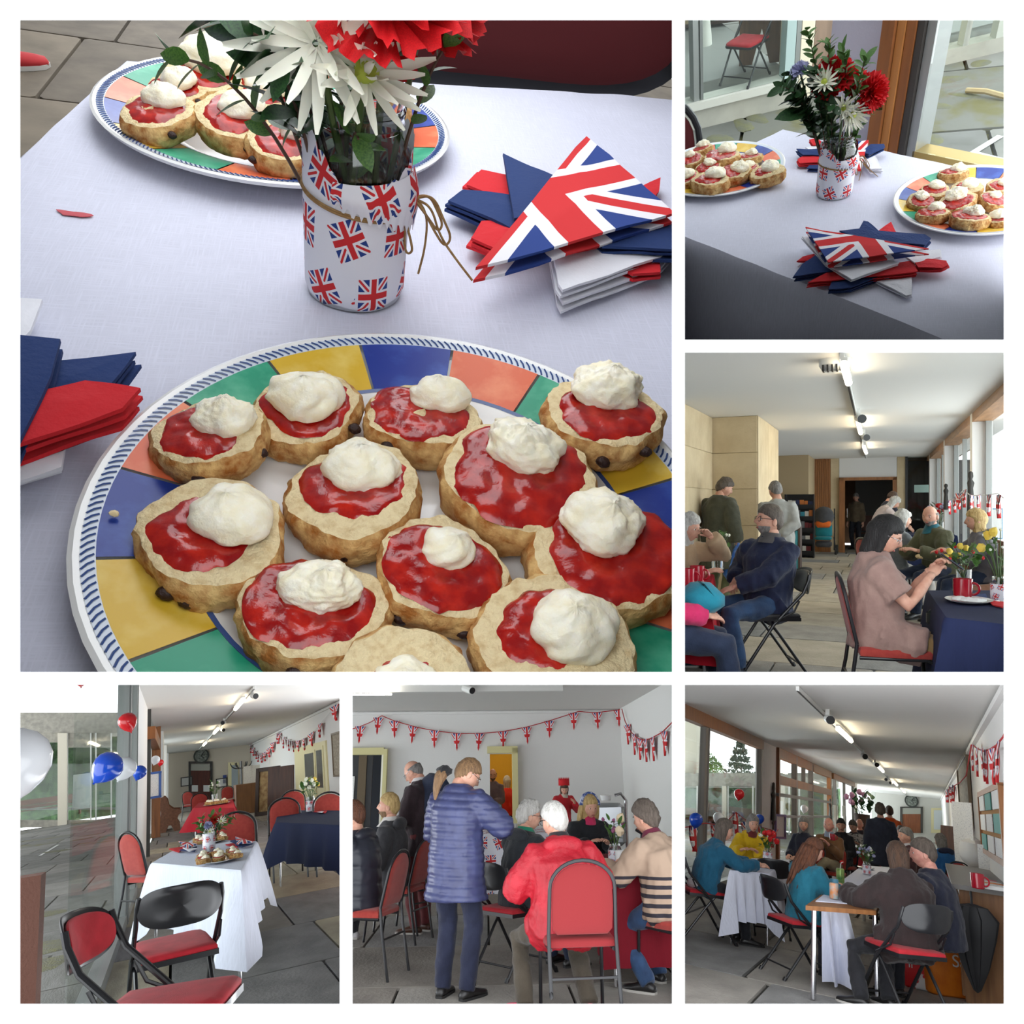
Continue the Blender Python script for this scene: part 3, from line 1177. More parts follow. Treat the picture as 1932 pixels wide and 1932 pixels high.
def flagstones(room, name, x0, x1, y0, y1, z, sx, sy, mats, seed=1, gap=.012, th=.03, jitter=.25, skew=0.0, joint=None, cuts=None, stagger=True):
 """a paved floor: dark joint bed with every slab a child"""
 rnd = random.Random(seed)
 bed = MB().box(((x0 + x1) / 2, (y0 + y1) / 2, z - th - .02), (x1 - x0, y1 - y0, .04))
 fl = struct(room, name, bed, joint or M('joint_dark', srgb(60, 58, 54), .95))
 y = y0
 me = {}
 row = 0
 while y < y1 - 1e-3:
  d = sy * rnd.uniform(.8, 1.2)
  x = x0 - (sx * rnd.random() if stagger else 0)
  while x < x1:
   w = sx * rnd.uniform(1 - jitter, 1 + jitter * 1.6)
   a, b = max(x, x0), min(x + w, x1)
   if b - a > .05:
    k = rnd.randrange(len(mats))
    if k not in me:
     me[k] = MB().bevbox((0, 0, -.5), (1, 1, 1), .02).mesh('flagstone', mats[k], 30)
    o = child(me[k], 'flagstone', fl, Matrix.Translation(((a + b) / 2, y + d / 2, z + rnd.uniform(-.002, .002))) @ Matrix.Diagonal((b - a - gap, d - gap, th, 1)))
   x += w
  y += d
  row += 1
 return fl

STONES = [M('flagstone_grey', srgb(162, 157, 149), .8, col2=srgb(138, 134, 127), scale=3, bump=.25, bscale=40),
   M('flagstone_blue_grey', srgb(148, 147, 145), .8, col2=srgb(124, 123, 121), scale=4, bump=.25, bscale=40),
   M('flagstone_buff', srgb(174, 166, 150), .8, col2=srgb(150, 142, 128), scale=3, bump=.25, bscale=40)]
STONES_D = [M('flagstone_dark_grey', srgb(142, 136, 127), .7, col2=srgb(118, 112, 106), scale=3, bump=.25, bscale=40),
   M('flagstone_dark_blue', srgb(132, 130, 128), .7, col2=srgb(110, 108, 108), scale=4, bump=.25, bscale=40),
   M('flagstone_tan', srgb(172, 162, 138), .7, col2=srgb(146, 136, 116), scale=3, bump=.25, bscale=40)]

flagstones(P1, 'floor_tea_table', -1.6, 1.6, .55, 4.2, FLOOR1, .62, .55, [M('flagstone_brown_grey', srgb(128, 117, 101), .8, col2=srgb(104, 95, 82), scale=3, bump=.25, bscale=40), M('flagstone_brown_dark', srgb(112, 103, 90), .8, col2=srgb(92, 84, 74), scale=4, bump=.25, bscale=40)], 3)

e1 = P1.fl(38, 305) - P1.fl(240, 118)
y1 = P1.fl(653, 1280).y
cor1 = [P1.fl(240, 118) + e1 * ((y1 - P1.fl(240, 118).y) / e1.y), P1.fl(1281, 1280), P1.fl(1281, 189), P1.fl(240, 118)]
tablecloth(P1, 'white linen cloth spread under the two close-up plates of scones', cor1, .3, LINEN, nt=120, wrinkle=.0026, seed=4, nfold=5, sides=(0, 0, 1, 1))
table(P1, 'table beneath the white linen cloth in the close-up', [c * .985 - V((0, 0, .01)) for c in cor1], -.006, inset=.1, floor=FLOOR1)

NEAR1, FAR1 = V((.0423, .2538, 0)), V((-.0513, .7447, 0))
ang = lambda q, c: math.atan2(q.y - c.y, q.x - c.x)
plate(P1, 'patterned plate nearest the viewer, crowded with eleven jam scones', NEAR1, 0, .15, phase=ang(P1.fl(205, 1061, .016), NEAR1) - PI / 4)
plate(P1, 'patterned plate standing behind the flag-wrapped flower jar', FAR1, 0, .15, phase=ang(P1.fl(212, 239, .016), FAR1) - PI / 4)

# (pixel centre, half width px, cream offset, lumpiness, cream size, jam offset, jam size, words)
SC1 = [((402, 846), 108, (.28, .12), .7, .52, (-.05, .0), .80, 'scone by the green and orange rim, cream to its right'),
  ((583, 782), 104, (-.02, .02), .12, .60, (0, .05), .84, 'scone at the top left of the near plate, smooth smeared cream'),
  ((800, 800), 106, (.30, .30), .3, .48, (-.05, -.05), .82, 'scone below the blue rim panel, cream pushed to its back'),
  ((1130, 818), 102, (.05, .35), 1.0, .55, (.0, -.05), .80, 'scone hanging over the right rim, crumbly cream on top'),
  ((405, 1026), 146, (.28, .08), .3, .50, (-.12, -.1), .66, 'largest scone at the left, jam beside a tall cream dollop'),
  ((672, 948), 134, (.12, .22), .55, .50, (.02, .02), .76, 'scone at the middle of the near plate with peaked cream'),
  ((972, 930), 138, (.05, .32), .95, .48, (-.05, .0), .86, 'scone right of the middle with rough yellow cream'),
  ((599, 1165), 138, (.05, .18), .9, .50, (-.1, .0), .86, 'scone at the front with a long rough streak of cream'),
  ((832, 1085), 124, (.05, .22), .15, .40, (-.05, -.05), .84, 'scone with a pointed swirl of cream in the jam'),
  ((1130, 1062), 138, (.0, .25), .7, .50, (.1, -.1), .88, 'scone at the right edge with a wide cream heap'),
  ((1042, 1218), 144, (.22, .0), .3, .52, (.0, .05), .70, 'scone at the bottom right, cream spread to the right'),
  ((761, 1330), 140, (.0, .0), .5, .4, (.0, .0), .5, 'scone at the very front, mostly cut off by the edge')]
for i, (c, hw, cr, lu, cs, ja, jr, words) in enumerate(SC1):
 p = P1.fl(c[0], c[1], .018)
 rad = (P1.fl(c[0] + hw, c[1], .02) - P1.fl(c[0] - hw, c[1], .02)).length / 2
 p.z = .0055
 tilt = Matrix.Rotation(R(random.uniform(-4, 4)), 3, 'X') @ Matrix.Rotation(R(random.uniform(-4, 4)), 3, 'Y')
 if (V((p.x, p.y, 0)) - NEAR1).length > .10:
  p.z = .012
 scone(P1, 'near%d' % i, dict(seed=i + 1, cream_at=cr, lumpy=lu, cr=cs * 1.08, fine=1.6, jam_at=ja, jr=jr), words, p, 0, rad, 'scones on the near plate', rot=tilt, raisins=(2 if i in (0, 2, 3, 4, 8, 10) else 1))
SC2 = [((312, 248), 72, (.2, .3), .6, .5, 'scone at the left of the far plate, tilted to show its crust', (10, -10)),
  ((405, 182), 84, (.15, .1), .2, .62, 'scone at the back of the far plate under a tall mound of cream', (8, -4)),
  ((527, 168), 60, (.0, .2), .2, .52, 'scone under the drooping leaves behind the jar', (8, 8)),
  ((450, 262), 76, (.15, .15), .3, .5, 'scone in the middle of the far plate', (10, 0)),
  ((508, 212), 66, (.1, .0), .1, .6, 'scone with a flat oval of cream beside the jar neck', (4, 0)),
  ((545, 308), 70, (.35, .3), .5, .45, 'scone at the front of the far plate half behind the jar', (6, -6)),
  ((345, 200), 60, (.1, .0), .3, .5, 'small scone with dark jam at the far left back', (6, -8)),
  ((700, 235), 70, (.0, .0), .3, .5, 'scone hidden behind the flower jar', (0, 0))]
for i, (c, hw, cr, lu, cs, words, tl) in enumerate(SC2):
 p = P1.fl(c[0], c[1], .018)
 rad = (P1.fl(c[0] + hw, c[1], .02) - P1.fl(c[0] - hw, c[1], .02)).length / 2
 p.z = .017
 tilt = Matrix.Rotation(R(tl[0]), 3, 'X') @ Matrix.Rotation(R(tl[1]), 3, 'Y')
 scone(P1, 'far%d' % i, dict(seed=i + 31, cream_at=cr, lumpy=lu, cr=cs * 1.15, fine=1.0), words, p, 0, rad, 'scones on the far plate', rot=tilt, raisins=1)
mb = MB().ell((0, 0, 0), (.0022, .0016, .0013), 8, 6)
mb.warp(lambda p: p * (1 + .4 * nz(p, 700)))
solid(P1, 'crumb', mb, CRUMB, 'pale crumb lying on the blue rim panel', 'crumb', P1.fl(217, 972, .019) + V((0, 0, .001)))
mb = MB()
mb.prism([(math.cos(a) * .0105 * (1 + .3 * math.sin(3 * a)), math.sin(a) * .0045 * (1 + .4 * math.sin(2 * a + 1))) for a in [2 * PI * k / 18 for k in range(18)]], 0, .0004)
solid(P1, 'jam_stain', mb, M('jam_smear', srgb(190, 70, 80), .6), 'small red jam smear on the white cloth left of the jar', 'stain', P1.fl(140, 408) + V((0, 0, .0015)), R(-10))

# ---- napkins: right-hand star
def N1(label, pix, col, z, **k):
 poly = [P1.fl(x, y, z) for x, y in pix]
 return napkin(P1, label, poly, col, z, **k)

G = 'paper napkins beside the flower jar'
N1('red napkin whose loop sticks out furthest left, under the navy one', [(878, 368), (905, 342), (962, 352), (1110, 420), (965, 405)], 'red', .004, group=G, layers=3)
N1('navy napkin with an open fold pointing left at the jar twine', [(843, 400), (870, 382), (958, 388), (1080, 430), (960, 452)], 'navy', .010, group=G, layers=3)
N1('red napkin curled at the lower left of the star', [(886, 470), (905, 440), (950, 440), (1060, 450), (935, 492)], 'red', .008, group=G, layers=3)
N1('red napkin corner poking out at the right behind the flag', [(1080, 420), (1243, 346), (1240, 372), (1180, 440)], 'red', .006, group=G)
N1('white napkin folded thick at the bottom of the star', [(1030, 492), (1100, 455), (1280, 470), (1235, 520), (1052, 588), (1044, 575)], 'white', .006, group=G, layers=4, gap=.005)
N1('red napkin showing only its right-hand lower end', [(1100, 480), (1240, 505), (1242, 526), (1190, 532)], 'red', .012, group=G)
N1('navy napkin reaching out of the picture at the right', [(1090, 450), (1290, 440), (1300, 492), (1130, 488)], 'navy', .020, group=G, layers=3)
N1('navy napkin triangle standing up behind the flag napkin', [(947, 302), (1040, 345), (1075, 400), (968, 425)], 'navy', .022, group=G)
N1('flag printed napkin lying on top of the star', [(893, 535), (1265, 425), (1102, 277)], 'flag', .030, group=G, uv=[(0, 0), (1, 0), (1, 1)], layers=2, gap=.008, curl=.006)
G = 'paper napkins at the left edge'
N1('white napkin tip standing out at the left edge', [(0, 580), (84, 580), (62, 640), (30, 680)], 'white', .010, group=G)
N1('navy napkin with a long sharp point to the right', [(40, 720), (262, 694), (205, 770), (60, 800)], 'navy', .012, group=G, layers=3)
N1('broad navy napkin fold at the left edge', [(-20, 660), (122, 670), (105, 740), (30, 900), (-30, 900)], 'navy', .026, group=G, layers=3)
N1('red napkin with a rounded fold pointing right', [(20, 790), (170, 755), (273, 772), (240, 810), (40, 880)], 'red', .020, group=G, layers=3, gap=.005)
N1('white napkin tip below the red one', [(20, 860), (130, 850), (122, 900), (10, 935)], 'white', .012, group=G)

# ---- jar and flowers
JB = P1.fl(668, 548)
rj = (P1.fl(768, 500, .04) - P1.fl(560, 500, .04)).length / 2 * .95
JH = .131
jar(P1, 'glass jam jar wrapped in flag print fabric tied with twine', JB, rj, JH, cells=6.0)

def h1(px, py, dy=0.0):
 return P1.dep(px, py, JB.y + dy)

G = 'flowers in the flag-wrapped jar'
inj = lambda x, y: JB + V((x, y, .012))
mum(P1, 'white daisy-like flower leaning left out of the jar', inj(.008, -.004), h1(598, 82, -.026), (-.3, -.85, .2), .040, G, rows=((15, .1), (10, .5)), centre=False)
mum(P1, 'white flower with a lime green centre over the jar rim', inj(-.008, -.006), h1(688, 138, -.03), (.25, -.8, .5), .035, G, rows=((13, .1), (9, .5), (7, 1.0)))
carnation(P1, 'big red carnation above the lime centred flower', inj(.01, .0), h1(728, 2, -.015), (.1, -.5, .8), .046, G)
carnation(P1, 'second red carnation further to the right', inj(.012, .006), h1(800, 5, .01), (.5, -.3, .8), .036, G)
carnation(P1, 'small red bud deep between the stems', inj(.0, .01), h1(735, 115, .0), (.3, -.8, .3), .016, G, n=8)
for i, (b, m_, e, lf, n, mt, words) in enumerate([
  ((-.012, .0), (520, 60), (420, 20), .030, 22, GREEND, 'dark leafy sprig left of the white daisy'),
  ((-.010, .006), (480, 90), (318, 110), .022, 13, GREENM, 'thin sprig reaching furthest left above the plate'),
  ((-.014, -.004), (560, 80), (470, 60), .030, 20, GREEND, 'dense dark sprig hanging over the far scones'),
  ((-.012, -.008), (590, 110), (540, 120), .024, 10, GREEND, 'short sprig drooping beside the white petals'),
  ((-.004, -.006), (600, 20), (420, -60), .030, 20, GREEND, 'tall dark sprig rising out of the picture'),
  ((.014, .0), (790, 90), (866, 66), .020, 9, GREENM, 'sprig with small leaves reaching to the right'),
  ((.006, -.012), (690, 90), (720, 60), .024, 8, GREENM, 'sprig between the white and the red flower'),
  ((.002, -.016), (655, 190), (676, 262), .024, 6, GREENM, 'young sprig hanging down in front of the jar neck'),
  ((.0, .012), (600, 0), (700, -80), .026, 16, GREENM, 'light green sprig behind the red carnation')]):
 sprig(P1, words, [inj(*b), h1(*m_, -.01 * (i % 3)), h1(*e, -.012 * (i % 4))], G, lf, n, mt)
for i, (bx, by, hx, hy) in enumerate([(-.016, .004, .0, .0), (-.006, .012, .006, .008), (.012, .012, -.006, .01), (.018, -.004, -.012, -.004), (-.018, -.008, .014, -.004)]):
 t = thing(P1, 'cut_stem', 'bare green flower stem standing in the jar water', 'stem', inj(bx, by), 0, 'bare stems in the close-up jar')
 MB().tube([(0, 0, 0), (hx - bx, hy - by, JH * 1.25)], .0022, 6).build('stem', STEM, t)

# ---- red chair behind the table and the passer-by's feet
cc = P1.fl(1010, 160, -.02)
folding_chair(P1, 'red upholstered chair, darkened for shade, drawn up behind the close-up table', V((cc.x, cc.y - .30, FLOOR1)), R(188), sc=1.12, back=M('shaded_dark_red_velour', srgb(74, 4, 9), .9, sheen=.02), seat=MATS['shaded_dark_red_velour'])  # shade is put into the velour's colour, a darker copy of the red one

CEILW = M('ceiling_white', srgb(224, 222, 218), .9)
M('plaster_white', srgb(214, 208, 202), .9)

# ================================================================== picture 2: the same kind of table seen from its side, glass wall behind
F2 = -.74
ALU = M('aluminium_frame', srgb(150, 152, 150), .4, .6)
GLASSW = glass_mat('window_glass')
TIMBER = wood_mat('window_timber', srgb(150, 92, 44), srgb(116, 68, 32), 5)
PAINT = M('white_paint', srgb(226, 226, 232), .8, bump=.1, bscale=60)
CONC = M('weathered_concrete', srgb(176, 172, 160), .9, col2=srgb(150, 148, 138), scale=4, bump=.3, bscale=30)
PAVING = [M('wet_paving', srgb(118, 118, 114), .8, col2=srgb(98, 98, 92), scale=3, bump=.3, bscale=30),
   M('mossy_paving', srgb(112, 112, 104), .85, col2=srgb(104, 100, 62), scale=2.2, lo=.5, hi=.62, bump=.3, bscale=30),
   M('pale_paving', srgb(138, 136, 130), .8, col2=srgb(116, 116, 110), scale=3, bump=.3, bscale=30)]
MOSS = M('moss', srgb(112, 111, 78), .95, col2=srgb(104, 104, 92), scale=14, bump=.8, bscale=60)

q = [P2.fl(*p) for p in ((1292, 441), (1747, 640), (1895, 334), (1489, 247), (1461, 247), (1349, 277))]
e2 = (q[2] - q[3]).normalized()
n2 = V((-e2.y, e2.x, 0))
if n2.y < 0:
 n2 = -n2
front0 = q[0] - e2 * .25
cor2 = [front0, q[1] + e2 * .5, q[2] + e2 * .35, q[3] - e2 * .02]
cor2[0] = q[0] - e2 * .22
tablecloth(P2, 'white linen cloth on the table in front of the glass wall', cor2, .6, LINEN, nt=70, wrinkle=.0022, seed=9, fold=.004, flare=.015, rr=.01)
table(P2, 'table under the white linen cloth beside the timber window post', [lerp(sum(cor2, V((0, 0, 0))) / 4, c, .985) - V((0, 0, .01)) for c in cor2], -.008, inset=.08, floor=F2)

LP, RP = V((-.1904, 1.8967, 0)), V((.3276, 1.6711, 0))
plate(P2, 'patterned plate of scones cut off by the left edge, left of the jar', LP, 0, .15, fine=0, phase=R(10))
plate(P2, 'patterned plate of scones at the right, under the window', RP, 0, .15, fine=0, phase=R(40))

def z2(u, v):
 return (1285 + u / 3.1415, 30 + v / 3.1415)

SL = [((125, 800), 60, 'back'), ((55, 865), 75, 'left'), ((245, 862), 100, 'wide'), ((415, 850), 68, 'tilted'), ((30, 975), 75, 'edge'), ((160, 915), 70, 'small'),
  ((312, 950), 95, 'middle'), ((400, 915), 65, 'tucked in'), ((512, 955), 100, 'right'), ((175, 1015), 112, 'front')]
SR = [((1610, 945), 88, 'topmost'), ((1495, 1050), 92, 'upper left'), ((1690, 1035), 95, 'upper middle'), ((1890, 1020), 85, 'upper right'), ((1410, 1105), 82, 'far left'),
  ((1640, 1125), 110, 'central'), ((1845, 1105), 95, 'right of centre'), ((1490, 1190), 98, 'lower left'), ((1710, 1225), 118, 'lower middle'), ((1890, 1210), 85, 'lower right')]
for nm, lst, tail in (('left', SL, 'on the plate left of the jar'), ('right', SR, 'on the plate under the window')):
 for i, (c, hw, w) in enumerate(lst):
  x, y = z2(*c)
  p = P2.fl(x, y, .02)
  rad = (P2.fl(x + hw / 3.1415, y, .02) - P2.fl(x - hw / 3.1415, y, .02)).length / 2
  p.z = .010
  k = (i * 5 + (3 if nm == 'left' else 0)) % 11
  tilt = Matrix.Rotation(R(random.uniform(-10, 10)), 3, 'X') @ Matrix.Rotation(R(random.uniform(-10, 10)), 3, 'Y') @ Matrix.Rotation(random.uniform(-.6, .6), 3, 'Z')
  scone(P2, 'near%d' % k, None, '%s scone %s' % (w, tail), p, 0, rad, 'scones ' + tail, rot=tilt)

def N2(label, pix, col, z, g, **k):
 return napkin(P2, label, [P2.fl(*z2(x, y), z) for x, y in pix], col, z, group=g, **k)

G = 'paper napkins at the table front edge'
N2('white napkin end pointing at the viewer', [(1150, 1580), (1365, 1550), (1362, 1668), (1330, 1675)], 'white', .003, G)
N2('navy napkin end lowest on the table front', [(870, 1650), (895, 1590), (1050, 1560), (1160, 1575), (1000, 1640)], 'navy', .004, G, layers=3)
N2('long red napkin across the front pile', [(748, 1608), (870, 1545), (1370, 1480), (1396, 1545), (1000, 1585)], 'red', .008, G, layers=3)
N2('navy napkin with its tip at the far left', [(664, 1570), (715, 1500), (830, 1420), (900, 1540)], 'navy', .010, G, layers=3)
N2('red napkin tip at the left of the front pile', [(684, 1468), (720, 1440), (800, 1425), (850, 1460)], 'red', .006, G)
N2('red napkin rolled at the right of the front pile', [(1380, 1490), (1440, 1465), (1565, 1480), (1575, 1505), (1540, 1520), (1400, 1520)], 'red', .010, G, layers=3)
N2('white napkin behind the rolled red one', [(1300, 1430), (1530, 1400), (1535, 1445), (1380, 1480)], 'white', .014, G)
N2('navy napkin point standing up at the back', [(1040, 1300), (1080, 1228), (1105, 1235), (1180, 1300)], 'navy', .012, G)
N2('red napkin point standing up at the back', [(1145, 1305), (1242, 1235), (1280, 1318), (1200, 1340)], 'red', .014, G)
N2('navy napkin rolled along the back of the pile', [(935, 1300), (1050, 1290), (1440, 1325), (1475, 1345), (1440, 1385), (1100, 1360)], 'navy', .022, G, layers=3)
N2('white napkin under the flag napkin', [(715, 1325), (900, 1330), (1290, 1480), (1010, 1580), (860, 1490)], 'white', .020, G, layers=2)
N2('flag printed napkin on top of the front pile', [(735, 1283), (870, 1490), (1462, 1410)], 'flag', .032, G, uv=[(0, 1), (0, 0), (1, 0)], layers=2, gap=.009)
G = 'paper napkins behind the jar'
N2('navy napkin pointing left behind the jar', [(682, 815), (840, 812), (900, 850), (720, 848)], 'navy', .010, G, layers=3)
N2('red napkin pointing left behind the jar', [(688, 875), (720, 855), (830, 862), (900, 890), (700, 895)], 'red', .006, G, layers=3)
N2('navy napkin low behind the jar', [(742, 920), (770, 890), (860, 890), (900, 925)], 'navy', .004, G)
N2('white napkin behind the jar at its left', [(735, 795), (800, 785), (860, 805), (760, 810)], 'white', .012, G)
N2('red and white napkin tip left of the jar neck', [(758, 750), (800, 740), (850, 775), (780, 780)], 'red', .016, G)
N2('flag printed napkin half hidden by the jar', [(900, 775), (1110, 752), (1080, 850), (1065, 925), (1010, 930)], 'flag', .024, G, uv=[(.2, .9), (1, 1), (.7, .4), (.6, 0), (.2, .1)])
N2('navy napkin pointing right behind the jar', [(1060, 830), (1120, 785), (1200, 782), (1205, 800), (1110, 845)], 'navy', .018, G, layers=3)
N2('white napkin at the right behind the jar', [(1080, 880), (1140, 840), (1185, 935), (1120, 935)], 'white', .008, G, layers=3)

JB2 = P2.fl(1573, 366)
jar(P2, 'flag-wrapped jar of flowers in the middle of the window table', JB2, .0365, .131, cells=6, rz=.4)
G = 'flowers on the window table'

def h2(u, v, dy=0.0):
 return P2.dep(*z2(u, v), JB2.y + dy)

in2 = lambda x, y: JB2 + V((x, y, .012))
carnation(P2, 'red carnation at the middle of the bouquet', in2(.0, .0), h2(900, 375, .0), (-.1, -.7, .6), .042, G)
carnation(P2, 'red carnation at the right of the bouquet', in2(.01, .0), h2(1120, 455, -.01), (.6, -.7, .2), .036, G)
carnation(P2, 'red carnation tucked behind the leaves', in2(.006, .006), h2(1020, 400, .02), (.3, -.5, .6), .030, G)
mum(P2, 'white spiky flower in front of the red carnation', in2(-.004, -.004), h2(850, 395, -.035), (-.1, -.7, .6), .033, G, rows=((14, .3), (10, .7)))
mum(P2, 'white drooping flower low at the right', in2(.006, -.006), h2(1010, 580, -.03), (.5, -.7, -.2), .038, G, rows=((16, .2), (12, .6)))
mum(P2, 'white flower with a green centre low in the middle', in2(.0, -.008), h2(960, 545, -.04), (.1, -.9, .1), .030, G, rows=((12, .2), (9, .8)))
carnation(P2, 'yellow tulip-like bloom at the back', in2(-.002, .008), h2(920, 300, .03), (0, -.2, 1), .02, G, mat=PETY, n=8, name='yellow_bloom')
carnation(P2, 'pale lilac bloom at the upper left', in2(-.01, .004), h2(705, 330, .0), (-.4, -.5, .6), .02, G, mat=PETL, n=9, name='lilac_bloom')
for i, (b, m_, e, lf, n, mt, words) in enumerate([
  ((-.004, .0), (830, 350), (745, 80), .020, 22, GREENM, 'tallest sprig rising at the left of the bouquet'),
  ((.0, .006), (880, 250), (870, 160), .022, 16, GREENM, 'sprig at the top of the bouquet'),
  ((.004, .0), (1010, 350), (960, 200), .022, 18, GREENM, 'sprig leaning over the grey wall'),
  ((.01, .0), (1040, 400), (1095, 250), .022, 18, GREENM, 'sprig at the upper right of the bouquet'),
  ((-.01, .0), (760, 420), (590, 420), .026, 22, GREEND, 'dark sprig reaching furthest left'),
  ((-.012, -.004), (740, 480), (640, 350), .026, 22, GREEND, 'dark sprig at the left under the lilac bloom'),
  ((-.01, -.008), (760, 520), (680, 490), .030, 20, GREEND, 'dense dark sprig low at the left'),
  ((-.006, -.01), (820, 500), (790, 330), .028, 22, GREEND, 'dark sprig crossing the white spiky flower'),
  ((-.002, -.012), (850, 560), (860, 420), .026, 20, GREEND, 'dark sprig in the middle of the bouquet'),
  ((.0, -.012), (880, 600), (900, 520), .024, 14, GREEND, 'short sprig above the jar neck'),
  ((.01, -.004), (1060, 520), (1130, 520), .022, 12, GREENM, 'sprig below the right carnation'),
  ((.008, -.01), (1010, 640), (1030, 690), .018, 7, GREENM, 'small sprig hanging by the jar neck'),
  ((-.012, .0), (760, 560), (730, 560), .075, 2, GREEND, 'single big dark leaf low at the left')]):
 sprig(P2, words, [in2(*b), h2(*m_, -.01 * (i % 4)), h2(*e, -.012 * (i % 5))], G, lf * (1.15 if n > 2 else 1), int(n * 1.7) if n > 2 else n, mt)

# ---- glass wall behind the table: runs along the table's far edge
post = P2.fl(1690, 300, -.02) + n2 * .10
NW = n2

def wallpt(px, py):
 return P2.pl(px, py, post, NW)

def wslab(name, px0, px1, mat, depth=.12, off=0.0, z0=F2, z1=1.6, py=200, parent=None):
 a, b = wallpt(px0, py), wallpt(px1, py)
 mb = MB()
 poly = [V((a.x, a.y, z0)), V((b.x, b.y, z0)), V((b.x, b.y, z1)), V((a.x, a.y, z1))]
 mb.slab([p + NW * off for p in poly], NW * depth)
 return struct(P2, name, mb, mat, 20, parent)

wslab('wall_pier_grey', 1556, 1662, M('lilac_render', srgb(176, 172, 184), .9, bump=.25, bscale=120), .14)
tp = wslab('trim_timber_post', 1658, 1680, TIMBER, .16, -.03)
wslab('timber_strip', 1681, 1694, wood_mat('window_timber_pale', srgb(176, 118, 62), srgb(150, 96, 46)), .12, -.02, parent=tp)
wslab('timber_strip', 1695, 1711, TIMBER, .10, -.015, parent=tp)
w1 = wslab('window_1', 1712, 1724, M('dark_bronze_frame', srgb(52, 48, 44), .5), .08, -.01)
wslab('frame_post', 1725, 1741, ALU, .06, .0, parent=w1)
sill_a, sill_b = wallpt(1722, 285), wallpt(1990, 360)
zs = sill_a.z
mb = MB()
mb.slab([sill_a, V((sill_b.x, sill_b.y, zs)), V((sill_b.x, sill_b.y, zs - .014)), sill_a - V((0, 0, .014))], NW * .05)
mb.build('brass_sill', M('brass_sill', srgb(176, 150, 90), .35, .8), w1, 20)
a, b = wallpt(1742, 200), wallpt(2000, 200)
mb = MB().slab([V((a.x, a.y, zs)), V((b.x, b.y, zs)), V((b.x, b.y, 1.6)), V((a.x, a.y, 1.6))], NW * .006)
mb.build('pane', GLASSW, w1, 20)
a, b = wallpt(1180, 200), wallpt(1555, 200)
mb = MB().slab([V((a.x, a.y, F2)), V((b.x, b.y, F2)), V((b.x, b.y, 1.6)), V((a.x, a.y, 1.6))], NW * .006)
struct(P2, 'window_2', mb, GLASSW, 20)

# ---- courtyard and the building across it
ZC = -.95
cA, cB = P2.fl(1345.5, 237, ZC), P2.fl(1489, 202, ZC)      # foot of the plinth, left building
g2 = flagstones(P2, 'floor_courtyard_window_table', -2.2, 3.4, 2.3, 8.6, ZC, .8, .75, PAVING, 11, gap=.02, joint=M('mossy_joint', srgb(88, 86, 50), .95))
dl = (cB - cA).normalized()
nl = V((dl.y, -dl.x, 0))

def far(px, py, o=cA, n=nl):
 return P2.pl(px, py, o, n)

bl = thing(P2, 'courtyard_building', 'pale building left of the bouquet with big windows over a stone plinth', 'building', cA)

def bpart(par, base, name, pix, mat, depth, off, o, n):
 pts = [far(*p, o, n) - base + n * -off for p in pix]
 return MB().slab(pts, -n * depth).build(name, mat, par, 20)

up = lambda p: far(*p)
pt = far(1292, 196)
ztop = far(1345, 198).z          # top of plinth
L0, L1 = cA - dl * 1.2, far(1502, 150)
L0.z = L1.z = 0

def run(x, z0, z1):
 return V((x.x, x.y, z0)), V((x.x, x.y, z1))

def wallbox(par, base, name, a, b, z0, z1, dirn, depth, mat):
 pts = [V((a.x, a.y, z0)), V((b.x, b.y, z0)), V((b.x, b.y, z1)), V((a.x, a.y, z1))]
 return MB().slab([p - base for p in pts], dirn * depth).build(name, mat, par, 20)

back = -nl if nl.y < 0 else nl
wallbox(bl, cA, 'plinth', L0, L1, ZC, ztop, back, .25, CONC)
wallbox(bl, cA, 'sill', L0 - back * .03, L1 - back * .03, ztop, ztop + .04, back, .3, M('pale_stone', srgb(196, 194, 184), .8))
for x0, x1, mt in ((1309, 1319, ALU), (1322, 1327, ALU), (1498, 1506, ALU), (1480, 1497, M('pale_green_panel', srgb(168, 186, 184), .6))):
 a, b = far(x0, 150), far(x1, 150)
 wallbox(bl, cA, 'window_frame', a, b, ztop + .04, 1.7, back, .08, mt)
wallbox(bl, cA, 'pane', L0, far(1498, 150), ztop + .04, 1.7, back, .006, GLASSW)
a, b = far(1507, 150), far(1530, 150)
wallbox(bl, cA, 'pier', a, b, ZC, 1.7, back, .3, M('cream_render', srgb(226, 214, 190), .9))
a, b = far(1531, 150), far(1562, 150)
wallbox(bl, cA, 'timber_panel', a, b, ZC + .1, 1.7, back, .1, wood_mat('grey_timber', srgb(150, 124, 104), srgb(124, 100, 84)))
# inside that building: floor, folding chair, pew end, bookcase, vase
inn = cA + back * 1.4
mb = MB().slab([p - cA for p in (V((L0.x, L0.y, ztop + .04)) + back * .1, V((L1.x, L1.y, ztop + .04)) + back * .1, V((L1.x, L1.y, ztop + .04)) + back * 3.5, V((L0.x, L0.y, ztop + .04)) + back * 3.5)], V((0, 0, -.03)))
mb.build('inner_floor', M('inner_floor', srgb(150, 152, 148), .5), bl, 20)
wallbox(bl, cA, 'inner_wall', L0 + back * 3.5, L1 + back * 3.5, ztop, 1.9, back, .1, M('inner_wall', srgb(140, 128, 108), .9))
zi = ztop + .04
cp = P2.fl(*z2(385, 380), zi)
folding_chair(P2, 'black folding chair with red seat inside the building opposite', cp, R(150), sc=.44)
pp = P2.fl(*z2(545, 340), zi)
mb = MB()
prof = [(-.2, 0), (-.08, 0), (0, .3), (.08, 0), (.24, 0), (.24, .45), (.2, .7), (.22, 1.0), (.0, 1.05), (-.1, .8), (-.22, .5), (-.2, .3)]
mb.slab([V((x, 0, z)) for x, z in prof], (0, .06, 0))
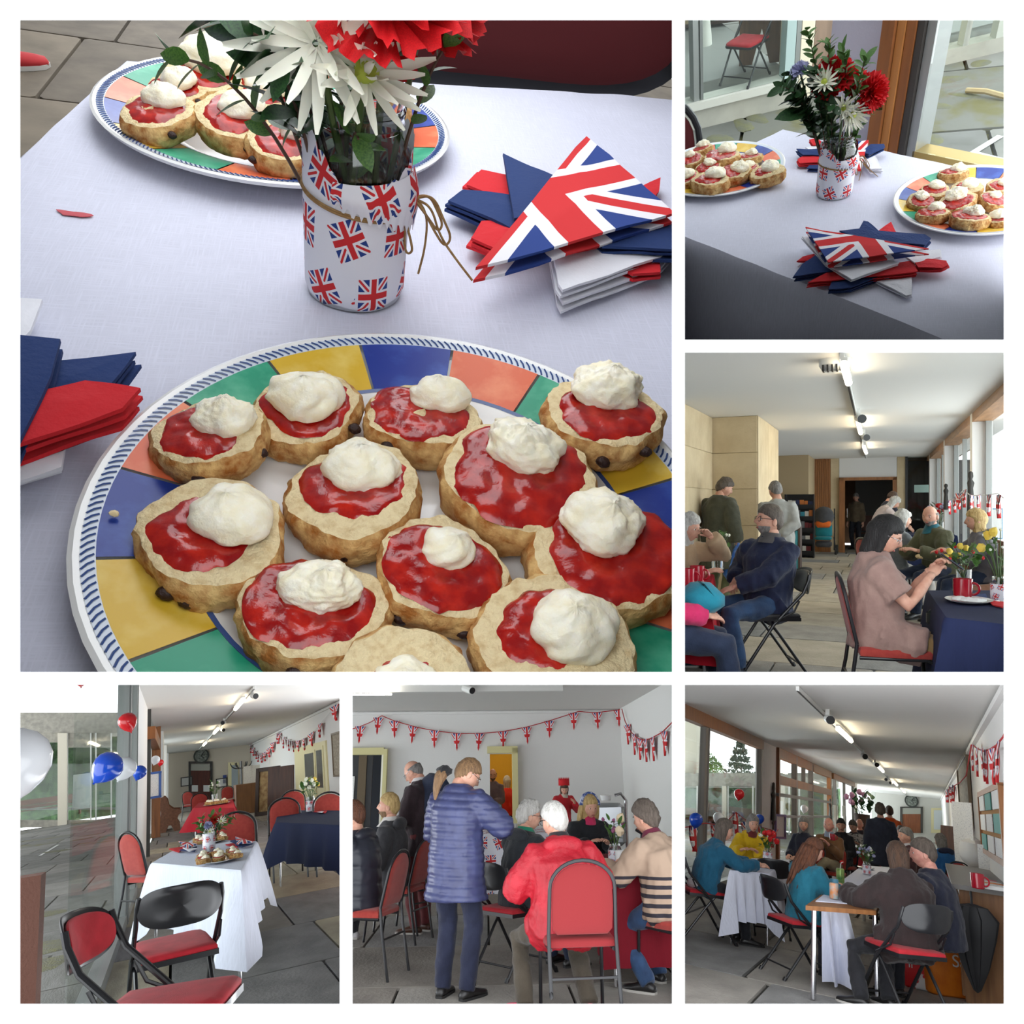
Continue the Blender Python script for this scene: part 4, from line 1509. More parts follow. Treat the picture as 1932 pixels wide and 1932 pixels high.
solid(P2, 'pew_end', mb, wood_mat('pew_wood', srgb(112, 82, 62), srgb(90, 64, 48)), 'brown carved pew end inside the building opposite', 'pew', pp + back * .2, 0, smooth=20, sc=.62)
bk = P2.fl(*z2(300, 160), zi)
t = thing(P2, 'bookcase', 'dark bookcase at the back inside the building opposite', 'bookcase', bk + back * .5, 0, sc=.62)
MB().box((0, .15, .5), (.9, .04, 1.0)).build('back_panel', M('dark_wood', srgb(58, 40, 32), .6), t, 20)
for z in (.05, .4, .75, 1.0):
 MB().box((0, 0, z), (.9, .3, .03)).build('shelf', MATS['dark_wood'], t, 20)
rnd = random.Random(5)
BOOKS = [M('book_%s' % n, c, .7) for n, c in (('maroon', srgb(110, 40, 44)), ('navy', srgb(48, 56, 90)), ('tan', srgb(170, 150, 120)), ('green', srgb(60, 90, 70)), ('grey', srgb(120, 120, 122)), ('white', srgb(210, 206, 198)), ('orange', srgb(190, 110, 50)), ('teal', srgb(50, 130, 150)))]
for z in (.065, .415):
 x = -.42
 while x < .4:
  w = rnd.uniform(.03, .05)
  h_ = rnd.uniform(.2, .28)
  solid(P2, 'book', MB().box((0, 0, h_ / 2), (w * .92, .18, h_)), rnd.choice(BOOKS), 'small dark book on the bookcase inside the building opposite', 'book', bk + back * .5 + V((x, -.04, z)) * .62, group='books inside the building opposite', smooth=20, sc=.62)
  x += w
vp_ = P2.fl(*z2(140, 172), zi)
t = thing(P2, 'enamel_jug', 'tall white jug of pale flowers inside the building opposite', 'vase', vp_, sc=.62)
MB().lathe([(.001, 0), (.075, 0), (.07, .1), (.055, .25), (.06, .32), (.075, .35), (.06, .345), (.045, .25), (.001, .02)], 20).build('jug', M('white_enamel', srgb(228, 226, 218), .3), t)
for k in range(14):
 MB().ell((random.uniform(-.14, .14), random.uniform(-.1, .1), .42 + random.uniform(-.05, .1)), (.035, .035, .03), 7, 5).build('blossom', M('pale_blossom', srgb(200, 206, 200), .8, bump=.6, bscale=60), t)
# building at the upper right
rA, rB = P2.fl(1740, 133.5, ZC), P2.fl(1893, 97, ZC)
dr = (rB - rA).normalized()
br = V((-dr.y, dr.x, 0))
if br.y < 0:
 br = -br
bl = thing(P2, 'courtyard_building', 'far building at the upper right with a window above its kerb', 'building', rA)
far_r = lambda px, py: P2.pl(px, py, rA, br)
zt = far_r(1765, 100).z
e = rB + dr * 1.2
wallbox(bl, rA, 'kerb', far_r(1760, 110), e, ZC, zt, br, .25, CONC)
wallbox(bl, rA, 'pier', rA, far_r(1761, 110), ZC, 1.7, br, .3, MATS['cream_render'])
wallbox(bl, rA, 'pane', far_r(1762, 100), e, zt, 1.7, br, .006, GLASSW)
for x0, x1 in ((1818, 1828), (1877, 1890)):
 wallbox(bl, rA, 'window_frame', far_r(x0, 80), far_r(x1, 80), zt, 1.7, br, .06, MATS['pale_stone'])
wallbox(bl, rA, 'inner_wall', far_r(1700, 100) + br * 2.2, e + br * 2.2, zt, 1.7, br, .1, M('inner_wall_grey', srgb(150, 150, 144), .9))
mb = MB().slab([p - rA for p in (V((rA.x, rA.y, zt)) + br * .1, V((e.x, e.y, zt)) + br * .1, V((e.x, e.y, zt)) + br * 2.2, V((rA.x, rA.y, zt)) + br * 2.2)], V((0, 0, -.03)))
mb.build('inner_floor', MATS['inner_floor'], bl, 20)
bx = P2.pl(1845, 55, rA + br * 1.2, br)
solid(P2, 'wooden_chest', MB().bevbox((0, 0, .3), (.5, .3, .6), .01), wood_mat('chest_wood', srgb(120, 62, 34), srgb(92, 46, 26)), 'reddish wooden chest behind the upper right window', 'chest', V((bx.x, bx.y, zt)), smooth=20)
# paint lines and stick on the paving
for (x0, y0), (x1, y1), w, lab in (((1838, 292), (1893, 258), .03, 'white painted line on the paving at the right'), ((1838, 292), (1893, 306), .03, 'white line running to the right edge of the paving')):
 a, b = P2.fl(x0, y0, ZC + .004), P2.fl(x1, y1, ZC + .004)
 d = (b - a)
 nn = V((-d.y, d.x, 0)).normalized() * w
 solid(P2, 'painted_line', MB().slab([V((0, 0, 0)), d, d + nn, nn], (0, 0, .003)), M('line_paint', srgb(206, 208, 204), .8), lab, 'line', a, smooth=20)
a, b = P2.fl(1822, 178, ZC), P2.fl(1895, 190, ZC)
solid(P2, 'stick', MB().tube([(0, 0, .02), (b - a) * .5 + V((0, 0, .03)), (b - a) + V((0, 0, .02))], .014, 6), M('bare_stick', srgb(180, 160, 120), .8), 'thin bare stick lying on the courtyard paving', 'stick', a)
rnd = random.Random(3)
for k, (x, y) in enumerate([(1745, 140), (1790, 150), (1850, 120), (1500, 222), (1400, 235), (1360, 262), (1430, 222), (1760, 262), (1820, 180), (1700 + 60, 200)]):
 p = P2.fl(x, y, ZC)
 mb = MB().ell((0, 0, 0), (rnd.uniform(.06, .16), rnd.uniform(.03, .06), .006), 12, 6)
 mb.warp(lambda v: v * (1 + .5 * nz(v, 9, k)))
 solid(P2, 'moss_patch', mb, MOSS, 'flat patch of moss on the courtyard paving', 'moss', p, rnd.uniform(0, 3), 'moss patches in the courtyard')
ch2 = P2.dep(1345, 250, 2.28)
stacking_chair(P2, 'dark red chair at the left edge of the window table', V((ch2.x - .19, 2.12, F2)), R(186), sc=.86, fabric=MATS['shaded_dark_red_velour'])
struct(P2, 'floor_window_table', MB().box((.3, 1.4, F2 - .03), (5.0, 2.0, .05)), STONES[0])

def light_blocker(name, line, y0, y1):
 """added panel that blocks light between compartments or from the sky, edge-on to the camera; line: two pixels"""
 def w(p, y):
  return V(((p[0] - 966) / FOCAL * y, y, (966 - p[1]) / FOCAL * y))
 a, b = line
 n = (V(((a[0] - 966) / FOCAL, 1, (966 - a[1]) / FOCAL))).cross(V(((b[0] - 966) / FOCAL, 1, (966 - b[1]) / FOCAL))).normalized()
 mb = MB().slab([w(a, y0), w(b, y0), w(b, y1), w(a, y1)], n * .004)
 o = mb.build(name, M('divider_grey', (.3, .3, .3), .9), None, 20)
 o['kind'] = 'structure'
 return o

light_blocker('light_divider_upper', ((1280, -900), (1280, 1280)), 2.02, 60)  # dividers added so light does not cross between the compartments
light_blocker('light_divider_right', ((1280, 653), (2300, 653)), 2.02, 60)
light_blocker('light_divider_lower', ((-400, 1280), (2300, 1280)), 2.02, 60)
light_blocker('light_blocker_side_tea_table', ((-8, -900), (-8, 1280)), 2.02, 60)  # unseen panel added to shut out sky light from the left
light_blocker('light_blocker_top_tea_table', ((-400, -8), (1280, -8)), 2.02, 3.3)  # unseen panel added overhead, its short depth sets the light on the table
light_blocker('light_blocker_side_window_table', ((1940, -900), (1940, 653)), 2.02, 6.5)  # unseen panel added to cut sky light from the right
light_blocker('light_blocker_top_window_table', ((1280, -8), (2300, -8)), 2.02, 6.1)  # unseen panel added overhead to cut sky light on the window table

# ================================================================== people
PENDING = []        # (object, voxel, smoothing, displacement function): remeshed together at the end
SKIN = {'light': M('skin_light', srgb(222, 172, 148), .55, col2=srgb(206, 150, 128), scale=20, sss=.08),
  'tan': M('skin_tan', srgb(196, 144, 112), .55, col2=srgb(182, 128, 98), scale=20, sss=.08),
  'pink': M('skin_pink', srgb(226, 168, 150), .55, col2=srgb(206, 140, 126), scale=20, sss=.08)}
LIP = M('lip', srgb(168, 92, 86), .5)
EYE = M('eye_dark', srgb(46, 36, 32), .25)
EYEW = M('eye_white', srgb(226, 222, 216), .3)
HAIRM = {k: M('hair_' + k, a, .55, col2=b, scale=60, stretch=(1, 1, .15), bump=.5, bscale=160) for k, a, b in (
 ('grey', srgb(150, 146, 142), srgb(108, 104, 102)), ('white', srgb(222, 220, 214), srgb(182, 178, 172)), ('dark', srgb(30, 26, 26), srgb(14, 12, 12)),
 ('brown', srgb(88, 62, 44), srgb(58, 40, 30)), ('blond', srgb(220, 190, 130), srgb(180, 146, 90)), ('auburn', srgb(112, 66, 40), srgb(80, 46, 30)),
 ('sandy', srgb(150, 116, 80), srgb(112, 84, 58)), ('greybrown', srgb(110, 98, 88), srgb(80, 70, 62)))}

def cloth(name, c, c2=None, rough=.85, **k):
 return M('cloth_' + name, srgb(*c), rough, col2=srgb(*(c2 or [max(0, v - 12) for v in c])), scale=9, bump=.15, bscale=90, sheen=.15, **k)

LEATHER = M('black_leather', (.015, .014, .014), .35)
BROWNL = M('brown_leather', srgb(74, 44, 30), .4)

def ik(a, t, l1, l2, hint):
 a, t, hint = V(a), V(t), V(hint)
 d = t - a
 L = min(d.length, (l1 + l2) * .995)
 u = d.normalized()
 end = a + u * L
 x = (l1 * l1 - l2 * l2 + L * L) / (2 * L)
 hgt = math.sqrt(max(0, l1 * l1 - x * x))
 w = hint - u * hint.dot(u)
 if w.length < 1e-4:
  w = V((0, 0, 1)) - u * u.z
 w.normalize()
 return a + u * x + w * hgt, end

def head_pt(d, k=1.0):
 """surface of a head for direction d (x right, y to the face, z up)"""
 x, y, z = d
 r = V((x * .076, y * .097, z * .118))
 low = smooth01(-.15, -1.0, z) if z < 0 else 0
 low = max(0, min(1, (-z - .15) / .85)) if z < -.15 else 0
 low = low * low * (3 - 2 * low)
 r.x *= 1 - .42 * low
 if y < 0:
  r.y *= 1 - .40 * low
  r.y *= 1 + .06 * max(0, z)
 else:
  r.y *= 1 - .02 * low
  r.y += .014 * low * max(0, y)
 if y > 0:
  nose = math.exp(-((x / .17) ** 2)) * math.exp(-(((z + .16) / .2) ** 2)) * (1 if z > -.16 else math.exp(-(((z + .16) / .12) ** 2)))
  r.y += .026 * nose * y
  bridge = math.exp(-((x / .13) ** 2)) * math.exp(-(((z - .08) / .22) ** 2))
  r.y += .008 * bridge
  for s in (-1, 1):
   sk = math.exp(-(((x - s * .40) / .20) ** 2) - (((z - .07) / .13) ** 2))
   r.y -= .010 * sk
   r.y += .004 * math.exp(-(((x - s * .42) / .25) ** 2) - (((z - .27) / .1) ** 2))
   r += V((s * .003, .004, 0)) * math.exp(-(((x - s * .5) / .25) ** 2) - (((z + .28) / .2) ** 2))
  r.y += .006 * math.exp(-((x / .28) ** 2) - (((z + .5) / .10) ** 2))
  r.y -= .004 * math.exp(-((x / .3) ** 2) - (((z + .64) / .08) ** 2))
 return r * k

def head_grid(fn, seg=28, ring=22):
 mb = MB()
 rings = []
 for i in range(ring + 1):
  t = -PI / 2 + PI * i / ring
  t = max(min(t, PI / 2 - .02), -PI / 2 + .02)
  rings.append([fn(V((math.cos(t) * math.sin(a), math.cos(t) * math.cos(a), math.sin(t)))) for a in [2 * PI * j / seg for j in range(seg)]])
 return mb.rings(rings, True, True)

def hair_line(y, front=.52, side=-.04, backl=-.72):
 return lerp(side, front, max(0, y) ** .8) if y > 0 else lerp(side, backl, min(1, -y * 1.3))

def hair_mesh(style, k, seed=0, vol=1.0, front=.52):
 curly = .014 if style in ('curly', 'curlybob') else .004

 def fn(d):
  p = head_pt(d, k)
  x, y, z = d
  if style == 'bald':
   m = smooth01(-.05, .12, z - hair_line(y, .9, -.05)) * smooth01(.55, .30, z if z > 0 else 0) if z > 0 else smooth01(-.05, .12, z - hair_line(y, .9, -.05))
   if z > .30:
    m *= max(0, 1 - (z - .30) / .12)
   if y > .45:
    m = 0
  elif style in ('bob', 'long', 'curlybob', 'thick'):
   yl = .42 if style != 'thick' else .3
   m = smooth01(-.06, .14, z - front) if y > yl else smooth01(yl + .02, yl - .22, y)
   m = max(m, smooth01(-.06, .14, z - hair_line(y, front)))
  else:
   m = smooth01(-.08, .10, z - hair_line(y, front))
  n = curly * nz(p, 34 / k, seed) + curly * .8 * nz(p, 70 / k, seed + 3)
  up = p * (1 + (.11 + .06 * (style in ('bob', 'long', 'thick')) + .10 * (style in ('curly', 'curlybob'))) * vol) + p.normalized() * (n + .004 * k * max(0, z))
  if style in ('bob', 'long', 'curlybob', 'thick') and z < 0 and y < .45:
   q = max(0, -z)
   ln = {'bob': .035, 'curlybob': .03, 'long': .05, 'thick': .012}[style]
   hr = V((x, y, 0))
   rr = lerp(1, .80, q)
   up = V((0, 0, up.z - ln * q * k)) + V((hr.normalized().x * .092 * rr * k, hr.normalized().y * .105 * rr * k, 0)) * (1 if q < .9 else max(.3, 1 - (q - .9) * 6)) + p.normalized() * n
  return up * m + (p * .86) * (1 - m)
 return head_grid(fn, 30, 24)

def hand(mb, w, d, nrm, side, curl=.5, k=1.0, spread=.12):
 """palm and five fingers; w wrist, d direction, nrm palm normal (fingers curl toward it)"""
 d, nrm = V(d).normalized(), V(nrm)
 nrm = (nrm - d * nrm.dot(d)).normalized()
 s = d.cross(nrm) * side
 rot = Matrix((s, d, nrm)).transposed()
 mb.ell(w + d * .045 * k, (.040 * k, .052 * k, .017 * k), 12, 8, rot=rot)
 mb.tube([w - d * .03 * k, w + d * .02 * k], [.026 * k, .027 * k], 10, flat=.8)
 for i, (off, L) in enumerate(((-.029, .068), (-.010, .078), (.010, .073), (.028, .056))):
  p = w + d * .082 * k + s * off * k
  dr = (d + s * off * 4 * spread).normalized()
  pts = [p - d * .02 * k, p]
  a = 0
  for seg in range(3):
   a += curl * (.55, .8, .6)[seg]
   q = dr * math.cos(a) + nrm * math.sin(a)
   p = p + q * L * k * (.45, .32, .23)[seg]
   pts.append(p)
  mb.tube(pts, [.0095 * k, .0095 * k, .009 * k, .008 * k, .006 * k], 7)
 p = w + d * .022 * k - s * .030 * k
 dr = (d * .75 - s * .75 + nrm * .35).normalized()
 pts = [p + s * .012 * k, p, p + dr * .032 * k, p + (dr * .6 + d * .5 + nrm * .25).normalized() * .058 * k]
 mb.tube(pts, [.013 * k, .012 * k, .0105 * k, .008 * k], 7)

def person(room, label, loc, yaw, H=1.7, seat=None, lean=0, twist=0, side=0, head=(0, 0, 0), hl=None, hr=None, fl=None, fr=None, el=None, er=None,
   top=None, legs=None, shoes=None, sock=None, hair=('short', 'grey'), hvol=1.0, front=.52, glasses=False, skin='light', beard=None, voxel=.018, fat=1.0,
   sleeve=1.0, hem=.10, thick=.018, quilt=0, collar=.0, curl=.5, hood=None, hair_len=0, legw=1.0, wr=1.0, inner=None, hair_fwd=0, hdir=None, palm=None, kn=None):
 t = thing(room, 'person', label, 'person', loc, R(yaw))
 k = H / 1.7
 P0 = V((0, 0, (seat + .095) if seat is not None else .895 * k))
 X = V((1, 0, 0))
 ln, tw, sd = R(lean), R(twist), R(side)

 def up_dir(f):
  a = ln * f
  return V((math.sin(sd * f), math.sin(a), math.cos(a))).normalized()
 sp = [P0]
 for f, d_ in ((.45, .17), (.8, .17), (1.0, .11), (1.05, .06)):
  sp.append(sp[-1] + up_dir(f) * d_ * k)
 chest, sh, nb = sp[2], sp[3], sp[4]
 RX = lambda f: Matrix.Rotation(tw * f, 3, 'Z') @ X

 def ring(c, f, rx, ry, n=16, dy=0):
  u = up_dir(f)
  x = RX(f)
  x = (x - u * x.dot(u)).normalized()
  y = u.cross(x)
  c = c + y * dy
  return [c + x * (math.cos(a) * rx) + y * (math.sin(a) * ry) for a in [2 * PI * j / n for j in range(n)]]
 xs = RX(1)
 shl, shr = sh - xs * .152 * k * wr - up_dir(1) * .048 * k, sh + xs * .152 * k * wr - up_dir(1) * .048 * k
 if seat is not None:
  hl = hl or (-.10, .30, seat + .20)
  hr = hr or (.10, .30, seat + .20)
  fl, fr = fl or (-.11, .44), fr or (.11, .44)
 else:
  hl, hr = hl or (-.25, .06, .72 * k), hr or (.25, .06, .72 * k)
  fl, fr = fl or (-.10, .0), fr or (.10, .0)
 ua, fa, th, sk = .275 * k, .25 * k, .415 * k, .392 * k
 elb, hnd, kne, ank, hip = [], [], [], [], []
 for s, shd, target, hint in ((-1, shl, hl, el), (1, shr, hr, er)):
  e_, h_ = ik(shd, target, ua, fa, hint or (s * .7, -.6, -.8))
  elb.append(e_)
  hnd.append(h_)
 for s, ft, kh in ((-1, fl, (kn or (None, None))[0]), (1, fr, (kn or (None, None))[1])):
  hp = P0 + V((s * .095 * k, 0, -.02 * k))
  a_ = V((ft[0], ft[1], (ft[2] if len(ft) > 2 else 0) + .085 * k))
  kk, a2 = ik(hp, a_, th, sk, kh or (s * .12, 1, .6 if seat is not None else .1))
  hip.append(hp)
  kne.append(kk)
  ank.append(a2)
 # ---- body: one continuous skin surface
 mb = MB()
 g = fat
 mb.rings([ring(P0 - V((0, 0, .09 * k)), 0, .10 * k * g, .08 * k * g), ring(P0, .1, .155 * k * g, .11 * k * g), ring(sp[1], .6, .13 * k * g, .10 * k * g), ring(chest, .9, .15 * k * g, .108 * k * g),
    ring(sh - up_dir(1) * .03 * k, 1, .145 * k, .085 * k), ring(sh + up_dir(1) * .03 * k, 1, .09 * k, .065 * k), ring(nb, 1, .062 * k, .06 * k), ring(nb + up_dir(1) * .03 * k, 1, .055 * k, .056 * k)], True, True)
 for i in (0, 1):
  s = (-1, 1)[i]
  shd = (shl, shr)[i]
  mb.tube([shd - xs * s * .05 * k, shd, shd.lerp(elb[i], .5), elb[i], elb[i].lerp(hnd[i], .45), hnd[i]], [v * k for v in (.062, .056, .047, .040, .037, .027)], 10)
  mb.tube([hip[i] + V((0, 0, .03)), hip[i].lerp(kne[i], .4), kne[i], kne[i].lerp(ank[i], .4), ank[i]], [v * k for v in (.085, .074, .054, .048, .036)], 10)
  mb.tube([ank[i], ank[i] - V((0, 0, .05 * k))], [.036 * k, .034 * k], 8)
 # head position
 hy, hp_, hro = [R(v) for v in head]
 hm = Matrix.Rotation(hy + tw, 3, 'Z') @ Matrix.Rotation(-hp_ - ln * .35, 3, 'X') @ Matrix.Rotation(hro, 3, 'Y')
 neck_top = nb + up_dir(1.1) * .034 * k
 hc = neck_top + hm @ V((0, .024, .088)) * k
 mb.tube([nb - up_dir(1) * .02 * k, neck_top, hc - hm @ V((0, .015, .05)) * k], [.058 * k, .053 * k, .05 * k], 12)
 body = mb.build('body', SKIN[skin], t, True)
 PENDING.append((body, max(voxel, .014), 3, None))
 hb = head_grid(lambda d: head_pt(d, k))
 for s in (-1, 1):
  hb.ell((s * .077 * k, -.008 * k, -.012 * k), (.010 * k, .020 * k, .032 * k), 8, 6)
 hb.warp(lambda p: hm @ p + hc)
 hb.build('head', SKIN[skin], body, True)
 for i in (0, 1):
  hb = MB()
  d_ = (hnd[i] - elb[i]).normalized()
  if hdir and hdir[i]:
   d_ = V(hdir[i]).normalized()
  nrm = (palm and palm[i]) or (V((-(-1, 1)[i] * .8, .0, -.6)) if seat is None else V((-(-1, 1)[i] * .5, .2, -.9)))
  hand(hb, hnd[i], d_, nrm, (-1, 1)[i] * -1, curl, k)
  hb.build('hand', SKIN[skin], body, True)
 # ---- face details
 for s in (-1, 1):
  p = head_pt(V((s * .40, .90, .06)).normalized(), k)
  MB().ell((0, 0, 0), (.0125 * k, .006 * k, .0075 * k), 8, 6).warp(lambda q: hm @ (q + p) + hc).build('eye', EYEW, body, True)
  MB().ell((0, .0045 * k, 0), (.006 * k, .004 * k, .0062 * k), 8, 6).warp(lambda q: hm @ (q + p) + hc).build('iris', EYE, body, True)
  p2 = head_pt(V((s * .42, .86, .24)).normalized(), k)
  MB().ell((0, 0, 0), (.018 * k, .004 * k, .0035 * k), 8, 4).warp(lambda q: hm @ (q + p2) + hc).build('eyebrow', HAIRM[hair[1]] if hair else EYE, body, True)
 p = head_pt(V((0, .87, -.50)).normalized(), k)
 MB().ell((0, 0, 0), (.022 * k, .006 * k, .006 * k), 10, 6).warp(lambda q: hm @ (q + p) + hc).build('mouth', LIP, body, True)
 if hair:
  hmb = hair_mesh(hair[0], k, len(label), hvol, front)
  if hair_len:
   # long locks falling from the back of the head
   for q in range(9):
    a = PI + (q - 4) * .36 if hair_fwd == 0 else PI / 2 * hair_fwd * -1 + (q - 4) * .3
    r0 = V((math.sin(a) * .085, math.cos(a) * .095, .02)) * k
    r1 = V((math.sin(a) * .105, math.cos(a) * .115 - .01, -.13)) * k
    r2 = V((math.sin(a) * .10, math.cos(a) * .13 - .02, -.13 - hair_len * (.75 + .25 * math.sin(q * 2.3)))) * k
    hmb.tube(bez(r0, r1, r2, 7), [.032 * k, .034 * k, .034 * k, .033 * k, .03 * k, .026 * k, .018 * k, .006 * k], 7)
  hmb.warp(lambda q: hm @ q + hc)
  hmb.build('hair', HAIRM[hair[1]], body, True)
 if beard:
  bm_ = head_grid(lambda d: head_pt(d, k) * ((1.03 + .02 * nz(d, 9)) if (d.z < -.34 - .25 * max(0, .5 - abs(d.x)) * (d.y > 0) * (d.z > -.62) and d.y > .05) else .92))
  bm_.warp(lambda q: hm @ q + hc)
  bm_.build('beard', HAIRM[beard], body, True)
 if glasses:
  gm = MB()
  for s in (-1, 1):
   cx = V((s * .034, .098, .008)) * k
   gm.tube([cx + V((math.cos(a) * .024, -.004 * abs(math.cos(a)), math.sin(a) * .018)) * k for a in [2 * PI * j / 16 for j in range(16)]], .0022 * k, 5, closed=True)
   gm.tube([V((s * .058, .094, .014)) * k, V((s * .080, .02, .012)) * k, V((s * .082, -.01, .0)) * k], .0022 * k, 5)
  gm.tube([V((-.011, .103, .010)) * k, V((.011, .103, .010)) * k], .002 * k, 5)
  gm.warp(lambda q: hm @ q + hc)
  gm.build('glasses', BLACKM if glasses is True else glasses, body, True)
 # ---- upper garment
 tm = top or cloth('plain_grey', (120, 120, 124))
 th_ = thick * k
 mb = MB()
 rr = []
 hm_ = hem * k
 if seat is None:
  if hm_ > .16:
   rr.append(ring(P0 - V((0, 0, hm_)), 0, (.185 * g + th_) * k + .02 * (hm_ / .4), (.14 * g + th_) * k + .02))
  rr.append(ring(P0 - V((0, 0, min(hm_, .12 * k))), 0, (.17 * g + th_) * k, (.125 * g + th_) * k))
 else:
  rr.append(ring(P0 - V((0, 0, .08 * k)), 0, (.175 * g + th_) * k, (.14 * g + th_) * k))
 rr += [ring(P0 + V((0, 0, .02)), .1, (.17 * g + th_) * k, (.128 * g + th_) * k), ring(sp[1], .6, (.152 * g + th_) * k, (.125 * g + th_) * k, dy=.01 * (g - 1)), ring(chest, .9, (.165 * g + th_) * k, (.122 * g + th_) * k),
   ring(sh - up_dir(1) * .05 * k, 1, (.15 + th_) * k, (.102 + th_) * k), ring(sh + up_dir(1) * .005 * k, 1, .105 * k + th_, .08 * k + th_), ring(nb + up_dir(1) * (.0 + collar) * k, 1, .072 * k + th_ * .5, .07 * k + th_ * .5)]
 mb.rings(rr, True, True)
 if seat is not None and hem > .12:
  for i in (0, 1):
   e_ = hip[i].lerp(kne[i], min(.85, hem))
   mb.tube([hip[i] + V((0, 0, .02)), hip[i].lerp(e_, .5), e_], [.115 * k * g + th_, .105 * k + th_, .10 * k + th_], 12)
 ar = .014 * k + th_ * .8
 for i in (0, 1):
  s = (-1, 1)[i]
  shd = (shl, shr)[i]
  if sleeve >= .99:
   cuff = elb[i].lerp(hnd[i], .93)
   mb.tube([shd - xs * s * .07 * k, shd + V((0, 0, .005)), shd.lerp(elb[i], .5), elb[i], elb[i].lerp(cuff, .5), cuff],
     [.062 * k + ar * .5, .058 * k + ar * .9, .054 * k + ar, .048 * k + ar, .044 * k + ar, .036 * k + ar], 12)
  else:
   e_ = shd.lerp(elb[i], sleeve)
   mb.tube([shd - xs * s * .07 * k, shd, e_], [.070 * k + ar * .6, .062 * k + ar, .062 * k + ar], 12)
 ob = mb.build('jacket' if thick > .03 else 'top', tm, t, True)

 def disp(co, q=quilt, seed=len(label)):
  if q:
   return .011 * abs(math.sin(co.z * PI / q + .6 * math.sin(co.x * 5))) ** .5 - .006 + .003 * nz(co, 22, seed)
  return .012 * nz(co, 7, seed) + .009 * nz((co.x * 1.2, co.y * 1.2, co.z * .5), 19, seed) + .003 * nz(co, 38, seed)
 PENDING.append((ob, voxel, 2, disp))
 if inner is not None:
  # shirt or scarf showing at the open neck
  c = nb + up_dir(1) * .01 * k
  im = MB().rings([ring(sh + up_dir(1) * .01, 1, .07 * k, .085 * k + th_, dy=.035 * k), ring(nb - up_dir(1) * .01 * k, 1, .07 * k + th_ * .4, .078 * k + th_ * .4, dy=.012 * k), ring(nb + up_dir(1) * (.03 + collar) * k, 1, .064 * k, .066 * k, dy=.006 * k)], True, True)
  im.build('neck_piece', inner, t, 60)
 if hood is not None:
  hh = MB().ell((0, 0, 0), (.135 * k, .058 * k, .07 * k), 16, 10)
  c = sh + up_dir(1) * .03 * k - (Matrix.Rotation(tw, 3, 'Z') @ V((0, .085, .01))) * k
  rt = Matrix.Rotation(tw, 3, 'Z') @ Matrix.Rotation(-ln + .4, 3, 'X')
  hh.warp(lambda q: rt @ (q * (1 + .15 * nz(q, 9, 2))) + c)
  hh.build('hood', hood, t, True)
 # ---- trousers
 lm = legs or cloth('dark_trousers', (40, 42, 52))
 mb = MB()
 mb.rings([ring(P0 - V((0, 0, .10 * k)), 0, .11 * k * g, .095 * k * g), ring(P0 - V((0, 0, .03 * k)), 0, .168 * k * g, .122 * k * g), ring(P0 + V((0, 0, .09 * k)), .2, .155 * k * g, .115 * k * g)], True, True)
 lw = legw
 for i in (0, 1):
  e_ = kne[i].lerp(ank[i], 1.08)
  mb.tube([hip[i] + V((0, 0, .03)), hip[i].lerp(kne[i], .4), kne[i], kne[i].lerp(e_, .45), e_], [v * k for v in (.100, .088 * lw, .072 * lw, .066 * lw, .058 * lw)], 14)
 ob = mb.build('trousers', lm, t, True)
 PENDING.append((ob, voxel, 2, lambda co, seed=len(label): .010 * nz((co.x, co.y, co.z * .8), 9, seed) + .006 * nz(co, 20, seed)))
 # ---- shoes
 for i in (0, 1):
  s = (-1, 1)[i]
  f_ = V((kne[i].x - hip[i].x, kne[i].y - hip[i].y, 0)) if seat is not None else V((s * .12, 1, 0))
  if f_.length < .05 or f_.y < -.2 and seat is None:
   f_ = V((s * .15, 1, 0))
  ff = (f_.normalized() + V((s * .15, .3, 0))).normalized()
  sx = V((ff.y, -ff.x, 0))
  b = V((ank[i].x, ank[i].y, ank[i].z - .085 * k))
  rings = []
  for yy, hw, ht, zz in ((-.065, .012, .03, .03), (-.06, .030, .055, .03), (-.02, .038, .085, .0), (.05, .040, .075, .0), (.11, .046, .055, .0), (.16, .044, .045, .0), (.195, .028, .036, .004), (.205, .008, .02, .012)):
   c = b + ff * yy * k
   rings.append([c + sx * (math.cos(a) * hw * k) + V((0, 0, (zz if math.sin(a) < 0 else 0) * k * .2 + max(0.0, (ht / 2 + math.sin(a) * ht / 2)) * k)) for a in [2 * PI * j / 12 for j in range(12)]])
  sm = shoes or LEATHER
  MB().rings(rings, True, True).build('shoe', sm, t, True)
  MB().prism([(b + ff * yy * k + sx * w_ * k)[:2] for yy, w_ in ((-.066, -.02), (-.05, -.034), (.05, -.042), (.13, -.048), (.18, -.04), (.208, -.01), (.208, .01), (.18, .04), (.13, .048), (.05, .042), (-.05, .034), (-.066, .02))],
     b.z, b.z + .016 * k).build('sole', M('rubber_sole', srgb(190, 186, 180), .7) if shoes is not None else M('rubber_dark', (.02, .02, .02), .7), t, 40)
  if sock is not None:
   MB().tube([ank[i] - V((0, 0, .03 * k)), ank[i].lerp(kne[i], .22)], .043 * k, 10).build('sock', sock, t, True)
 t['joints'] = [*hnd[0], *hnd[1], *hc]
 return t, dict(hl=hnd[0], hr=hnd[1], head=hc, hm=hm, k=k, sh=sh, P0=P0, kl=kne[0], kr=kne[1], nb=nb)

def at(room, t_loc, yaw, p):
 """a point given in a person's frame, in room coordinates"""
 return V(t_loc) + Matrix.Rotation(R(yaw), 3, 'Z') @ V(p)

